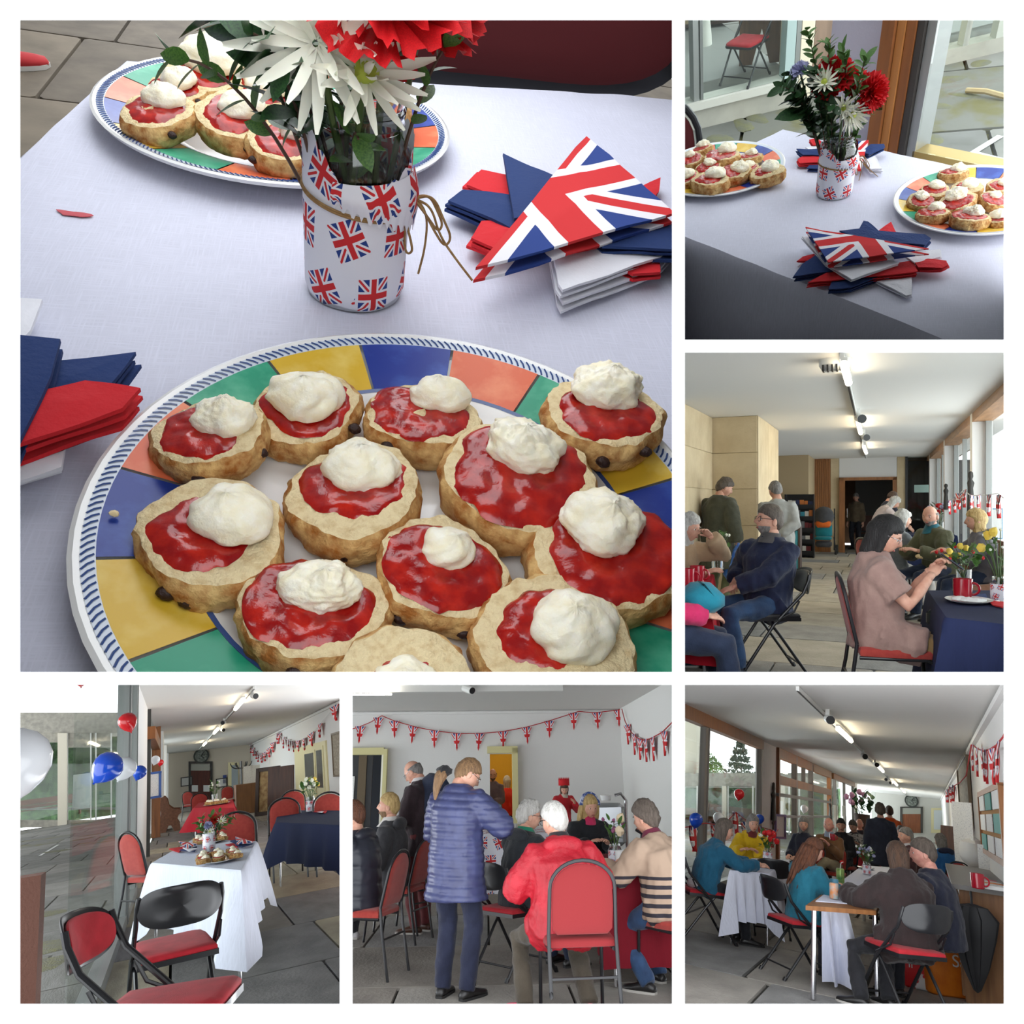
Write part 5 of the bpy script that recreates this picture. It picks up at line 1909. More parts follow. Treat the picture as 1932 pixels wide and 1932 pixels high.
def finish_people():
 """turn the joined limb shapes into one smooth surface each"""
 for o, vx, it, fn in PENDING:
  m = o.modifiers.new('remesh', 'REMESH')
  m.mode = 'VOXEL'
  m.voxel_size = vx
  m.use_smooth_shade = True
  s = o.modifiers.new('smooth', 'SMOOTH')
  s.factor = .5
  s.iterations = it + 2
 dg = bpy.context.evaluated_depsgraph_get()
 dg.update()
 for o, vx, it, fn in PENDING:
  me = bpy.data.meshes.new_from_object(o.evaluated_get(dg))
  o.modifiers.clear()
  mats = list(o.data.materials)
  if fn and len(me.vertices):
   n = len(me.vertices)
   co = np.empty(n * 3)
   me.vertices.foreach_get('co', co)
   no = np.empty(n * 3)
   me.vertex_normals.foreach_get('vector', no)
   co, no = co.reshape(-1, 3), no.reshape(-1, 3)
   d = np.array([fn(V(c)) for c in co])
   co = co + no * d[:, None]
   me.vertices.foreach_set('co', co.ravel())
  me.polygons.foreach_set('use_smooth', [True] * len(me.polygons))
  me.materials.clear()
  for q in mats:
   me.materials.append(q)
  o.data = me
  me.update()

# the passer-by whose feet show behind the close-up table
pf1 = P1.fl(46, 160, FLOOR1)
person(P1, 'person in red and white canvas shoes walking behind the close-up table', V((pf1.x - .20, pf1.y - .02, FLOOR1)), -70, 1.4, fl=(-.09, .12), fr=(.09, -.14), legs=cloth('indigo_jeans', (30, 36, 60)), shoes=M('red_canvas', srgb(176, 40, 44), .8), voxel=.02, legw=1.1)

# ================================================================== things shared by the halls
STONEW = M('ashlar_stone', srgb(212, 194, 160), .9, col2=srgb(196, 176, 142), scale=2.5, bump=.15, bscale=30)
WHITEW = M('wall_white', srgb(226, 224, 222), .9, bump=.05, bscale=40)
CEIL = MATS['ceiling_white']
LAMPE = M('lamp_glow', (1.0, .86, .62), .5, emit=16)
LAMPW = M('lamp_white_body', srgb(226, 226, 222), .4)
FLAGM = uj_mat('flag_print_bunting')
PEW = wood_mat('pew_brown', srgb(136, 92, 66), srgb(108, 70, 50), 5, (.1, 1, 1))
OAK = wood_mat('oak_slats', srgb(160, 104, 58), srgb(126, 80, 42))
DARKT = M('dark_interior', srgb(58, 42, 34), .8)
GLASSR = glass_mat('hall_glass', (.93, .96, .95), .02)
MUG = M('red_mug_glaze', srgb(170, 22, 42), .2, coat=.5)
PAPER = M('notice_paper', srgb(226, 226, 224), .85)
PRINT = M('printed_notice', srgb(222, 222, 220), .85, col2=srgb(178, 178, 184), scale=10, lo=.56, hi=.62, stretch=(3, 3, 16))

def lin(p, q, n):
 return [V(p).lerp(V(q), i / n) for i in range(n + 1)]

def track(room, label, pts, zc, lamps, spots, lampw=.055):
 """ceiling lighting track: rail, glowing tube heads (each pair of points) and dark spot heads"""
 a, b = V(pts[0]), V(pts[1])
 t = thing(room, 'lighting_track', label, 'lighting track', (a.x, a.y, zc))
 o = V((a.x, a.y, zc))
 d = (b - a).normalized()
 L = (b - a).length
 ang = math.atan2(d.y, d.x)
 MB().box(((a + b) / 2 - o + V((0, 0, -.03))), (L, .035, .05), ang).build('rail', LAMPW, t, 20)
 MB().box(((a + b) / 2 - o + V((0, 0, -.057))), (L, .02, .006), ang).build('rail_slot', BLACKM, t, 20)
 for p, q in lamps:
  p, q = V(p) - o, V(q) - o
  MB().tube([p, q], lampw, 10).build('glowing_tube', LAMPE, t)
  dd = (q - p).normalized()
  MB().box((p + q) / 2 + V((0, 0, lampw + .01)), ((q - p).length, lampw * 1.6, .03), math.atan2(dd.y, dd.x)).build('lamp_holder', LAMPW, t, 20)
 for p, sgn in spots:
  p = V(p) - o
  MB().tube([p, p + V((.05 * sgn, -.14, -.03))], [.05, .06], 12).build('spot_head', LAMPW, t)
  MB().tube([p + V((.05 * sgn, -.141, -.03)), p + V((.0515 * sgn, -.146, -.031))], [.056, .056], 12).build('spot_lens', BLACKM, t)
  MB().box(p + V((0, .05, .08)), (.05, .12, .12)).build('spot_mount', LAMPW, t, 20)
 return t

def bunting(room, label, pts, flags, w, hh, group=None, string=None, twist=0.0, tilt=None):
 """string through pts; flags: list of parameters 0..1 along it"""
 pts = [V(p) for p in pts]
 o = pts[0]
 t = thing(room, 'bunting', label, 'bunting', o, 0, group)
 MB().tube([p - o for p in pts], hh * .025, 5).build('string', string or M('red_ribbon', srgb(176, 30, 40), .8), t)
 key = 'flagmesh'
 if key not in MATS:
  mb = MB()
  n = 4

  def f(u, v):
   return V(((u - .5) * (1 - v), .03 * math.sin(u * 6 + 3 * v), -v))
  mb.grid(f, 4, 5, uvfn=lambda u, v: (.5 + (u - .5) * (1 - v), 1 - v))
  mb.grid(lambda u, v: f(u, v) + V((0, .02, 0)), 4, 5, uvfn=lambda u, v: (.5 + (u - .5) * (1 - v), 1 - v))
  MATS[key] = mb.mesh('flag', FLAGM)
 acc = [0]
 for i in range(1, len(pts)):
  acc.append(acc[-1] + (pts[i] - pts[i - 1]).length)
 rnd = random.Random(len(label))
 for s in flags:
  q = s * acc[-1]
  i = max(j for j in range(len(acc) - 1) if acc[j] <= q + 1e-9)
  f = (q - acc[i]) / (acc[i + 1] - acc[i])
  p = pts[i].lerp(pts[i + 1], f)
  d = pts[i + 1] - pts[i]
  m = Matrix.Translation(p - o) @ Matrix.Rotation(math.atan2(d.y, d.x) + rnd.uniform(-.15, .15), 4, 'Z') @ Matrix.Rotation(rnd.uniform(-.1, .1) if tilt is None else tilt, 4, 'X') @ Matrix.Rotation(rnd.uniform(-.08, .08), 4, 'Y') @ Matrix.Diagonal((w, w, hh, 1))
  child(MATS[key], 'flag', t, m)
 return t

def sag(a, b, drop, n=14):
 return [V(a).lerp(V(b), i / n) - V((0, 0, drop * 4 * (i / n) * (1 - i / n))) for i in range(n + 1)]

BALC = {'red': M('balloon_red', srgb(214, 24, 34), .22, coat=.5), 'blue': M('balloon_blue', srgb(14, 72, 190), .2, coat=.5), 'white': M('balloon_white', srgb(228, 230, 234), .25, coat=.5)}

def balloon(room, label, c, r, col, tilt=0, yaw=0, group=None):
 t = thing(room, 'balloon', label, 'balloon', c, 0, group, rot=Matrix.Rotation(yaw, 3, 'Z') @ Matrix.Rotation(tilt, 3, 'Y'))
 MB().lathe([(.001, -1.18 * r), (.09 * r, -1.15 * r), (.3 * r, -1.0 * r), (.62 * r, -.72 * r), (.88 * r, -.34 * r), (1.0 * r, .08 * r), (.95 * r, .45 * r), (.74 * r, .78 * r), (.4 * r, .99 * r), (.001, 1.06 * r)], 28).build('skin', BALC[col], t)
 MB().lathe([(.001, -1.12 * r), (.05 * r, -1.17 * r), (.10 * r, -1.26 * r), (.06 * r, -1.27 * r), (.001, -1.2 * r)], 10).build('knot', BALC[col], t)
 return t

def mug(room, label, loc, rz=0, mat=None, sc=1.0, group=None):
 t = thing(room, 'mug', label, 'mug', loc, rz, group, sc=sc)
 MB().lathe([(.001, 0), (.034, 0), (.040, .006), (.042, .095), (.038, .095), (.036, .01), (.001, .008)], 24).build('cup', mat or MUG, t)
 MB().tube(arc((.040, 0, .048), .028, -PI / 2, PI / 2, 10), .006, 7).build('handle', mat or MUG, t)
 return t

def bunch(room, label, loc, sc, blooms, leafn=26, vase='jar', group=None, spread=.13, h=.26, greens=None):
 """small vase with a bunch: blooms = [(material, count, size)]"""
 t = thing(room, 'flower_vase', label, 'vase', loc, 0, group, sc=sc)
 if vase == 'jar':
  MB().lathe([(.001, 0), (.036, 0), (.038, .01), (.038, .085), (.031, .1), (.031, .115), (.028, .115), (.034, .08), (.034, .01), (.001, .01)], 20).build('glass', GLASSJ, t)
  mb = MB()
  mb.grid(lambda u, v: V((.0395 * math.cos(u * 2 * PI), .0395 * math.sin(u * 2 * PI), .003 + .08 * v)), 24, 2, uvfn=lambda u, v: (u * 5 + .2, v * 1.7 + .1))
  mb.build('fabric_wrap', uj_mat('flag_print_fabric', True), t)
 elif vase == 'glass':
  MB().lathe([(.001, 0), (.04, 0), (.042, .11), (.039, .11), (.037, .01), (.001, .008)], 20).build('glass', GLASSJ, t)
 else:
  MB().lathe([(.001, 0), (.05, 0), (.055, .12), (.048, .12), (.045, .02), (.001, .02)], 20).build('pot', vase, t)
 rnd = random.Random(len(label))
 mb = MB()
 me = leaf_mesh(greens or GREENM, 1.0, .5)
 for k in range(leafn):
  a = rnd.uniform(0, 2 * PI)
  r_ = spread * math.sqrt(rnd.random())
  z = h * rnd.uniform(.55, 1.1)
  child(me, 'leaf', t, Matrix.Translation((math.cos(a) * r_ * .7, math.sin(a) * r_ * .7, z)) @ Matrix.Rotation(a, 4, 'Z') @ Matrix.Rotation(rnd.uniform(-.4, 1.2), 4, 'X') @ Matrix.Scale(.06 * rnd.uniform(.7, 1.4), 4))
 for mt, n, s in blooms:
  for k in range(n):
   a = rnd.uniform(0, 2 * PI)
   r_ = spread * math.sqrt(rnd.random())
   z = h * rnd.uniform(.8, 1.15)
   p = V((math.cos(a) * r_, math.sin(a) * r_, z))
   MB().tube(bez((0, 0, .05), (p.x * .3, p.y * .3, .6 * z), p, 4), .002, 4).build('stem', STEM, t)
   b = MB().ell((0, 0, 0), (s, s, s * 1.1), 9, 6)
   b.warp(lambda v: v * (1 + .35 * nz(v, 1.6 / s, k)) + p)
   b.build('bloom', mt, t)
 return t

def picture_hang(room, label, c, w, h, nrm, mats, name='notice', cat='notice', group=None, th=.01, frame=None):
 """flat board or sheet hung on a wall; nrm: unit normal in plan"""
 nrm = V(nrm).normalized()
 ang = math.atan2(-nrm.x, nrm.y) + PI
 t = thing(room, name, label, cat, c, ang, group)
 MB().box((0, 0, 0), (w, th, h)).build('sheet', mats, t, 20)
 if frame is not None:
  for x, z, a, b in ((0, h / 2, w + .06, .05), (0, -h / 2, w + .06, .05), (-w / 2, 0, .05, h), (w / 2, 0, .05, h)):
   MB().box((x, -.01, z), (a, th + .03, b)).build('frame', frame, t, 20)
 return t

def pew(room, label, loc, rz, L=1.6, sc=1.0):
 t = thing(room, 'pew', label, 'pew', loc, rz, sc=sc)
 prof = [(-.24, 0), (-.10, 0), (-.03, .16), (.03, .16), (.12, 0), (.26, 0), (.26, .14), (.18, .28), (.22, .40), (.30, .46), (.26, .54), (.10, .56), (-.02, .66), (-.06, .84), (-.14, .93), (-.24, .90), (-.26, .75), (-.22, .5), (-.26, .2)]
 for x in (-L / 2, L / 2):
  MB().slab([V((x - .03, y, z)) for y, z in prof], (.06, 0, 0)).build('end_panel', PEW, t, 20)
 MB().box((0, .05, .44), (L - .06, .4, .04)).build('seat', PEW, t, 20)
 for z in (.58, .72, .84):
  MB().box((0, -.16 - (z - .58) * .2, z), (L - .06, .025, .12)).build('back_rail', PEW, t, 20)
 return t

# ================================================================== picture 3: the hall looking towards the inner door

def z3(u, v):
 return (1285 + u / 3.1155, 655 + v / 3.116)

def f3(u, v, z=0.0):
 return P3.fl(*z3(u, v), z)

YF3 = P3.fl(1640, 1043).y
ZC3 = P3.dep(1620, 864, YF3).z
XR3 = P3.fl(1894, 722, ZC3).x
XL3 = P3.fl(1292, 762, ZC3).x
YP3 = P3.fl(1344.4, 788.2, ZC3).y
XP3 = P3.dep(1429, 800, YP3).x
XB3 = XR3 + .24
fl3 = flagstones(P3, 'floor_hall_of_seated_visitors', XL3 - .1, XB3, 3.6, YF3 + 3.2, 0, .85, 1.05, STONES + [M('flagstone_pale', srgb(186, 176, 158), .8, col2=srgb(164, 154, 136), scale=3, bump=.25, bscale=40)], 21, gap=.018)
struct(P3, 'ceiling_hall_of_seated_visitors', MB().box(((XL3 + XB3) / 2, (YF3 + 4.2) / 2, ZC3 + .05), (XB3 - XL3 + 1, YF3 - 3.0, .1)), CEIL)
struct(P3, 'wall_left_hall', MB().box((XL3 - .15, (YP3 + 3) / 2, ZC3 / 2), (.3, YP3 - 3, ZC3)), STONEW)

def stone_face(wall, a, b, z0, z1, nrm, rows, seed, th=.012, gap=.006):
 """ashlar blocks laid on a wall face between plan points a and b"""
 rnd = random.Random(seed)
 a, b = V((a.x, a.y, 0)), V((b.x, b.y, 0))
 d = (b - a).normalized()
 L = (b - a).length
 hz = (z1 - z0) / rows
 ang = math.atan2(d.y, d.x)
 for r_ in range(rows):
  x = 0
  while x < L - .02:
   w = min(L - x, L * rnd.uniform(.35, .75) if L > .9 else L)
   if L - x - w < .25:
    w = L - x
   c = a + d * (x + w / 2) + nrm * (th / 2)
   MB().bevbox((0, 0, 0), (w - gap, th, hz - gap), .004).build('stone_block', STONEW, wall, 20)
   ob = wall.children[-1]
   ob.matrix_local = Matrix.Translation((c.x, c.y, z0 + hz * (r_ + .5))) @ Matrix.Rotation(ang, 4, 'Z')
   x += w

Y23 = P3.fl(1462, 812, ZC3).y
pier3 = struct(P3, 'wall_pier_hall', MB().box(((XL3 - .3 + XP3) / 2, (YP3 + Y23) / 2, ZC3 / 2), (XP3 - XL3 + .3, Y23 - YP3, ZC3)), M('stone_joint', srgb(168, 148, 116), .95))
stone_face(pier3, V((XL3, YP3, 0)), V((XP3, YP3, 0)), 0, ZC3, V((0, -1, 0)), 5, 2)
stone_face(pier3, V((XP3, YP3, 0)), V((XP3, Y23, 0)), 0, ZC3, V((1, 0, 0)), 1, 3)
stone_face(bpy.data.objects['wall_left_hall'], V((XL3, 4.5, 0)), V((XL3, YP3 - .02, 0)), 0, ZC3, V((1, 0, 0)), 5, 4)
# far end: second pier, slatted oak, stone, doorway, glazing
dx = lambda u, y: P3.dep(*z3(u, 900), y).x
YQ = P3.fl(*z3(640, 637), ZC3).y
pier4 = struct(P3, 'wall_pier_far', MB().box(((dx(480, YQ) + dx(750, YQ)) / 2, (YQ + YF3) / 2 + .1, ZC3 / 2), (dx(750, YQ) - dx(480, YQ), YF3 - YQ + .3, ZC3)), MATS['stone_joint'])
stone_face(pier4, V((dx(555, YQ), YQ, 0)), V((dx(750, YQ), YQ, 0)), 0, ZC3, V((0, -1, 0)), 5, 7)
struct(P3, 'wall_far_stone', MB().box(((dx(880, YF3) + dx(928, YF3)) / 2, YF3 + .1, ZC3 / 2), (dx(928, YF3) - dx(880, YF3), .2, ZC3)), STONEW)
struct(P3, 'wall_far_stone_right', MB().box(((dx(1270, YF3) + dx(1322, YF3)) / 2, YF3 + .1, ZC3 / 2), (dx(1322, YF3) - dx(1270, YF3), .2, ZC3)), STONEW)
sl = struct(P3, 'wall_far_oak', MB().box(((dx(745, YF3) + dx(880, YF3)) / 2, YF3 + .12, ZC3 / 2), (dx(880, YF3) - dx(745, YF3), .16, ZC3)), DARKT)
n = 9
for k in range(n):
 a, b = lerp(dx(782, YF3), dx(880, YF3), k / n), lerp(dx(782, YF3), dx(880, YF3), (k + .85) / n)
 MB().box(((a + b) / 2, YF3 + .02, ZC3 / 2), (b - a, .05, ZC3)).build('slat', OAK, sl, 20)
zd = P3.dep(*z3(1100, 765), YF3).z
xd0, xd1 = dx(930, YF3), dx(1268, YF3)
struct(P3, 'wall_over_door', MB().box(((xd0 + xd1) / 2, YF3 + .1, (zd + ZC3) / 2), (xd1 - xd0, .2, ZC3 - zd)), WHITEW)
df = struct(P3, 'door_1', MB().box((xd0 + .07, YF3 - .01, zd / 2), (.14, .2, zd)), OAK)
MB().box((xd1 - .05, YF3 - .01, zd / 2), (.1, .2, zd)).build('jamb', OAK, df, 20)
MB().box(((xd0 + xd1) / 2, YF3 - .01, zd - .04), (xd1 - xd0, .2, .08)).build('head', OAK, df, 20)
MB().tube([(xd0 + .2, YF3 - .05, .95), (xd0 + .2, YF3 - .05, 1.2)], .012, 6).build('handle', CHROME, df)
# room beyond the door
struct(P3, 'wall_beyond_door', MB().box(((xd0 + xd1) / 2, YF3 + 5.5, 1.4), (5, .1, 2.8)), M('beyond_wall', srgb(110, 84, 62), .9))
struct(P3, 'wall_beyond_left', MB().box((xd0 - .9, YF3 + 2.8, 1.4), (.1, 5.4, 2.8)), MATS['beyond_wall'])
struct(P3, 'wall_beyond_right', MB().box((xd1 + 1.0, YF3 + 2.8, 1.4), (.1, 5.4, 2.8)), MATS['beyond_wall'])
struct(P3, 'ceiling_beyond_door', MB().box(((xd0 + xd1) / 2, YF3 + 2.85, 2.8), (5, 5.4, .1)), MATS['beyond_wall'])
for k in range(3):
 pw = thing(P3, 'dark_pew', ['dark pew nearest the inner doorway', 'dark pew in the middle beyond the doorway', 'dark pew furthest beyond the doorway'][k], 'pew', (lerp(xd0, xd1, .66), YF3 + 2.2 + k, 0), 0, 'dark pews beyond the door')
 MB().box((0, 0, .75 + .12 * k), (1.4, .06, .45)).build('back', wood_mat('pew_dark', srgb(92, 48, 36), srgb(70, 36, 28)), pw, 20)
 MB().box((0, .25, .45), (1.4, .4, .05)).build('seat', MATS['pew_dark'], pw, 20)
# glazing at the far right
g3 = struct(P3, 'window_far_right', MB().box(((dx(1322, YF3) + dx(1480, YF3)) / 2, YF3 + .05, ZC3 / 2), (dx(1480, YF3) - dx(1322, YF3), .012, ZC3)), GLASSR)
MB().box(((dx(1322, YF3) + dx(1480, YF3)) / 2, YF3 + 2.5, ZC3 / 2), (3.2, .1, ZC3)).build('dark_backing', M('dark_glass_room', srgb(70, 68, 66), .6), g3, 20)
for u in (1325, 1476):
 MB().box((dx(u, YF3), YF3 + .02, ZC3 / 2), (.06, .08, ZC3)).build('frame', BLACKM, g3, 20)
MB().box(((dx(1370, YF3) + dx(1470, YF3)) / 2, YF3 - .02, P3.dep(*z3(1420, 832), YF3).z), (dx(1470, YF3) - dx(1370, YF3), .02, .2)).build('green_sign', M('pale_green_sign', srgb(150, 176, 168), .6), g3, 20)
# right-hand window wall: white fins, timber heads, glass
fins = [P3.fl(*z3(1712, 388), ZC3).y, P3.fl(*z3(1567, 543), ZC3).y, P3.fl(*z3(1482, 628), ZC3).y]
for k, y in enumerate(fins):
 struct(P3, 'wall_fin_%d' % (k + 1), MB().box(((XR3 + XB3) / 2, y + .14, ZC3 / 2), (XB3 - XR3, .28, ZC3)), WHITEW)
ys = [3.4] + [y for y in fins] + [YF3 + .3]
for k in range(4):
 a, b = ys[k] + (.28 if k else 0), ys[k + 1]
 w3 = struct(P3, 'window_hall_%d' % (k + 1), MB().box((XB3 - .04, (a + b) / 2, ZC3 / 2), (.012, b - a, ZC3 - .02)), GLASSR)
 MB().box((XB3 - .12, (a + b) / 2, ZC3 - .06), (.24, b - a, .12)).build('timber_head', wood_mat('head_timber', srgb(170, 124, 80), srgb(140, 98, 60), 5, (1, .1, 1)), w3, 20)
 for yy in (a + .05, b - .05, (a + b) / 2 + .6):
  MB().box((XB3 - .05, yy, ZC3 / 2), (.07, .06, ZC3)).build('frame_post', ALU, w3, 20)
 MB().box((XB3 - .05, (a + b) / 2, .06), (.1, b - a, .12)).build('sill', ALU, w3, 20)
track(P3, 'ceiling track with three lit lamps over the hall', (P3.fl(*z3(945, 30), ZC3), P3.fl(*z3(1085, 640), ZC3)), ZC3,
  [(P3.fl(*z3(957, 100), ZC3 - .1), P3.fl(*z3(985, 210), ZC3 - .1)), (P3.fl(*z3(1041, 443), ZC3 - .1), P3.fl(*z3(1056, 505), ZC3 - .1)), (P3.fl(*z3(1074, 585), ZC3 - .1), P3.fl(*z3(1088, 622), ZC3 - .1))],
  [(P3.fl(*z3(1040, 415), ZC3 - .12), 1), (P3.fl(*z3(1072, 525), ZC3 - .12), 1)], .032)
v3 = P3.fl(*z3(905, 72), ZC3)
t = thing(P3, 'ceiling_speaker', 'round white slatted speaker on the ceiling by the first lamp', 'speaker', v3)
MB().lathe([(.001, -.1), (.1, -.1), (.13, -.05), (.13, 0), (.001, 0)], 24).build('housing', LAMPW, t)
for k in range(6):
 MB().box((-.09 + .036 * k, -.07, -.085), (.014, .12, .05)).build('slat', BLACKM, t, 20)

# ---- people of picture 3
NAVYJ = cloth('navy_jacket', (24, 34, 66))
JEAN = cloth('denim', (44, 74, 112), (30, 52, 84))
JEAND = cloth('dark_denim', (30, 44, 70))

def seat_of(room, px, z=.46):
 p = room.fl(px[0], px[1], z)
 return V((p.x, p.y, 0))

pa = seat_of(P3, z3(505, 1560))
folding_chair(P3, 'black folding chair under the man in the navy jacket', pa + V((.02, -.03, 0)), R(112), seat=BLACKM, back=BLACKM)
person(P3, 'man with glasses in navy jacket and jeans sitting turned in his chair', pa, 132, 1.78, seat=.44, lean=-6, twist=30, head=(-42, -2, 0), hl=(-.02, .30, .68), hr=(.2, .16, .70), el=(-1, -.6, .1), er=(1, -.2, -.8),
  fl=(-.12, .34), fr=(.26, .40), top=NAVYJ, legs=JEAN, shoes=cloth('navy_trainer', (34, 42, 60)), hair=('short', 'greybrown'), glasses=True, beard='grey', voxel=.013, thick=.034, hem=.14, inner=cloth('grey_fleece', (84, 80, 80)), fat=1.05, legw=1.05)
pb = seat_of(P3, z3(1215, 1760))
stacking_chair(P3, 'red chair under the woman looking at her phone', pb + V((.02, .0, 0)), R(-82))
person(P3, 'woman in mauve tunic sitting side-on looking at a phone', pb + V((-.06, 0, 0)), -84, 1.64, seat=.45, lean=-3, head=(-4, 28, 0), hl=(-.05, .31, .93), hr=(.07, .28, .90), el=(-.5, -.2, -1), er=(.5, -.2, -1), fl=(-.12, .5), fr=(.10, .46),
  top=cloth('mauve_tunic', (158, 128, 118), (140, 110, 102)), legs=cloth('tan_trousers', (140, 112, 72)), hair=('bob', 'dark'), hvol=1.1, skin='light', voxel=.013, sleeve=.72, hem=.62, thick=.022, fat=1.12, glasses=CHROME, legw=1.15, curl=.9)
ph = at(P3, pb, -84, (.0, .34, .985))
t = thing(P3, 'mobile_phone', 'black mobile phone held by the woman in mauve', 'phone', ph, 0, rot=Matrix.Rotation(R(-84), 3, 'Z') @ Matrix.Rotation(R(-38), 3, 'X'))
MB().bevbox((0, 0, 0), (.075, .155, .009), .004).build('case', BLACKM, t, 20)
MB().box((0, 0, .0052), (.068, .142, .001)).build('screen', M('phone_screen', srgb(70, 90, 150), .2), t, 20)
hbg = at(P3, pb, -84, (-.2, .36, .62))
t = thing(P3, 'handbag', 'dark green zipped handbag on the woman in mauve', 'bag', hbg, R(-84))
MB().bevbox((0, 0, 0), (.1, .24, .13), .035).build('bag_body', M('dark_green_leather', srgb(34, 52, 48), .35), t, 50)
MB().tube([(-.03, .1, .06), (-.05, .05, -.1), (-.06, .02, -.3), (-.04, .1, -.34), (-.04, .14, -.1), (-.02, .11, .04)], .008, 6).build('strap', MATS['dark_green_leather'], t)
pc = P3.dep(*z3(215, 1300), 10.2)
pc.z = 0
person(P3, 'man in long olive coat seen from behind carrying a blue bag', pc, -28, 1.75, head=(-30, 26, 0), lean=6, hr=(.26, .06, .84), hl=(-.12, .34, 1.0), top=cloth('olive_coat', (74, 74, 58), (60, 60, 46)), legs=cloth('olive_cords', (112, 116, 82)), hair=('curly', 'greybrown'), hvol=.9, thick=.05, hem=.42, voxel=.018)
t = thing(P3, 'carrier_bag', 'thin blue plastic carrier bag hanging from the olive coat man', 'bag', at(P3, pc, -28, (.27, .06, .34)))
mb = MB().lathe([(.001, -.02), (.12, .0), (.17, .08), (.16, .2), (.10, .34), (.04, .44), (.015, .5)], 18)
mb.warp(lambda p: V((p.x * 1.05, p.y * .75, p.z)) * (1 + .12 * nz(p, 9)))
mb.build('bag_body', M('blue_polythene', srgb(60, 110, 196), .35, col2=srgb(120, 160, 220), scale=9, lo=.5, hi=.7), t)
pd = P3.dep(*z3(565, 1000), 10.4)
pd = V((pd.x, pd.y, 0))
person(P3, 'grey-haired man in pale grey jumper, hands clasped behind him', pd, 8, 1.69, head=(22, 18, 0), lean=4, hr=(.02, -.20, .93), hl=(.0, -.2, .90), el=(-1, -.5, -.3), er=(1, -.5, -.3), top=cloth('grey_jumper', (176, 176, 172), (160, 160, 156)), legs=cloth('stone_trousers', (170, 158, 132)), hair=('short', 'grey'), voxel=.018, fat=1.18, hem=.14, wr=1.1)
pe = P3.dep(*z3(1030, 1000), YF3 + 1.6)
person(P3, 'person in pale top standing in the dark room beyond the door', V((pe.x, pe.y, 0)), 150, 1.7, top=cloth('dull_top', (120, 104, 84)), hair=('short', 'grey'), voxel=.03, head=(20, 20, 0))
TH = P3.fl(*z3(1395, 1100), .74)
cH = [TH + V((-.55, -.5, 0)), TH + V((.6, -.5, 0)), TH + V((.6, 1.4, 0)), TH + V((-.55, 1.4, 0))]
tablecloth(P3, 'navy cloth on the far table the white-haired lady leans over', cH, .7, NAVYC, nt=14, fold=.02)
pg = V((TH.x - .72, TH.y + .55, 0))
person(P3, 'white-haired person in pale pink leaning over the far navy table', pg, -78, 1.62, lean=38, head=(0, 26, 0), hl=(.12, .66, .80), hr=(.22, .6, .80), top=cloth('pale_pink', (214, 196, 190)), legs=cloth('black_trousers', (34, 32, 36)), hair=('curlybob', 'white'), voxel=.02)
person(P3, 'dark-haired person in navy gilet behind the leaning lady', V((pg.x + .15, pg.y + 1.6, 0)), -60, 1.68, lean=14, head=(-20, 26, 0), top=cloth('navy_gilet', (34, 36, 54)), hair=('bun', 'brown'), voxel=.022, hl=(.1, .4, 1.0), hr=(.2, .4, 1.0))
bunch(P3, 'red and purple flower bunch at the far end of the navy table', V((TH.x + .42, TH.y + 1.1, .745)), 1.9, [(PETR, 10, .022), (PETL, 5, .02)], 18, 'glass', spread=.15)
p1 = seat_of(P3, z3(1250, 1330))
stacking_chair(P3, 'red chair behind the lady in the grey cardigan', p1 + V((-.1, -.05, 0)), R(-62))
person(P3, 'white-haired lady in speckled grey cardigan seen from behind', p1, -58, 1.60, seat=.45, lean=10, head=(-8, 10, 0), top=cloth('grey_cardigan', (128, 132, 134), (104, 108, 112)), legs=cloth('white_skirt', (196, 190, 184)), hair=('curlybob', 'white'), voxel=.018, hem=.2, hl=(-.1, .36, .74), hr=(.1, .36, .74))
p2 = seat_of(P3, z3(1520, 1370))
pew(P3, 'brown pew by the windows under the bald man and blonde lady', V((p2.x + .42, p2.y - .1, 0)), R(90), 2.6)
person(P3, 'bald bearded man in olive jacket sitting with food in his hands', V((p2.x + .02, p2.y + .45, 0)), 132, 1.74, seat=.45, lean=14, head=(20, 4, 0), hl=(-.10, .40, .78), hr=(.10, .40, .78), top=cloth('olive_jacket', (88, 88, 62)), inner=cloth('teal_shirt', (30, 96, 110)), legs=JEAND, hair=('bald', 'grey'), beard='grey', voxel=.016, thick=.03)
person(P3, 'blonde lady in grey hooded jacket sitting beside the bald man', V((p2.x + .42, p2.y - .2, 0)), 96, 1.62, seat=.45, lean=8, head=(0, 4, 0), hl=(-.1, .36, .80), hr=(.1, .40, .78), top=cloth('grey_anorak', (104, 102, 108)), hood=cloth('grey_anorak_hood', (84, 84, 92)), legs=JEAND, hair=('curlybob', 'blond'), voxel=.016, thick=.03)
for k, (u, v, w) in enumerate(((1405, 1230, 'left'), (1490, 1225, 'right'))):
 p = P3.dep(*z3(u, v), p2.y + .1)
 mb = MB().ell((0, 0, 0), (.05, .045, .03), 10, 6)
 mb.warp(lambda q: q * (1 + .2 * nz(q, 25)))
 solid(P3, 'cake', mb, CRUMB, ['half eaten scone in the bald man\'s hands', 'half eaten scone in the blonde lady\'s hands'][k], 'scone', p)
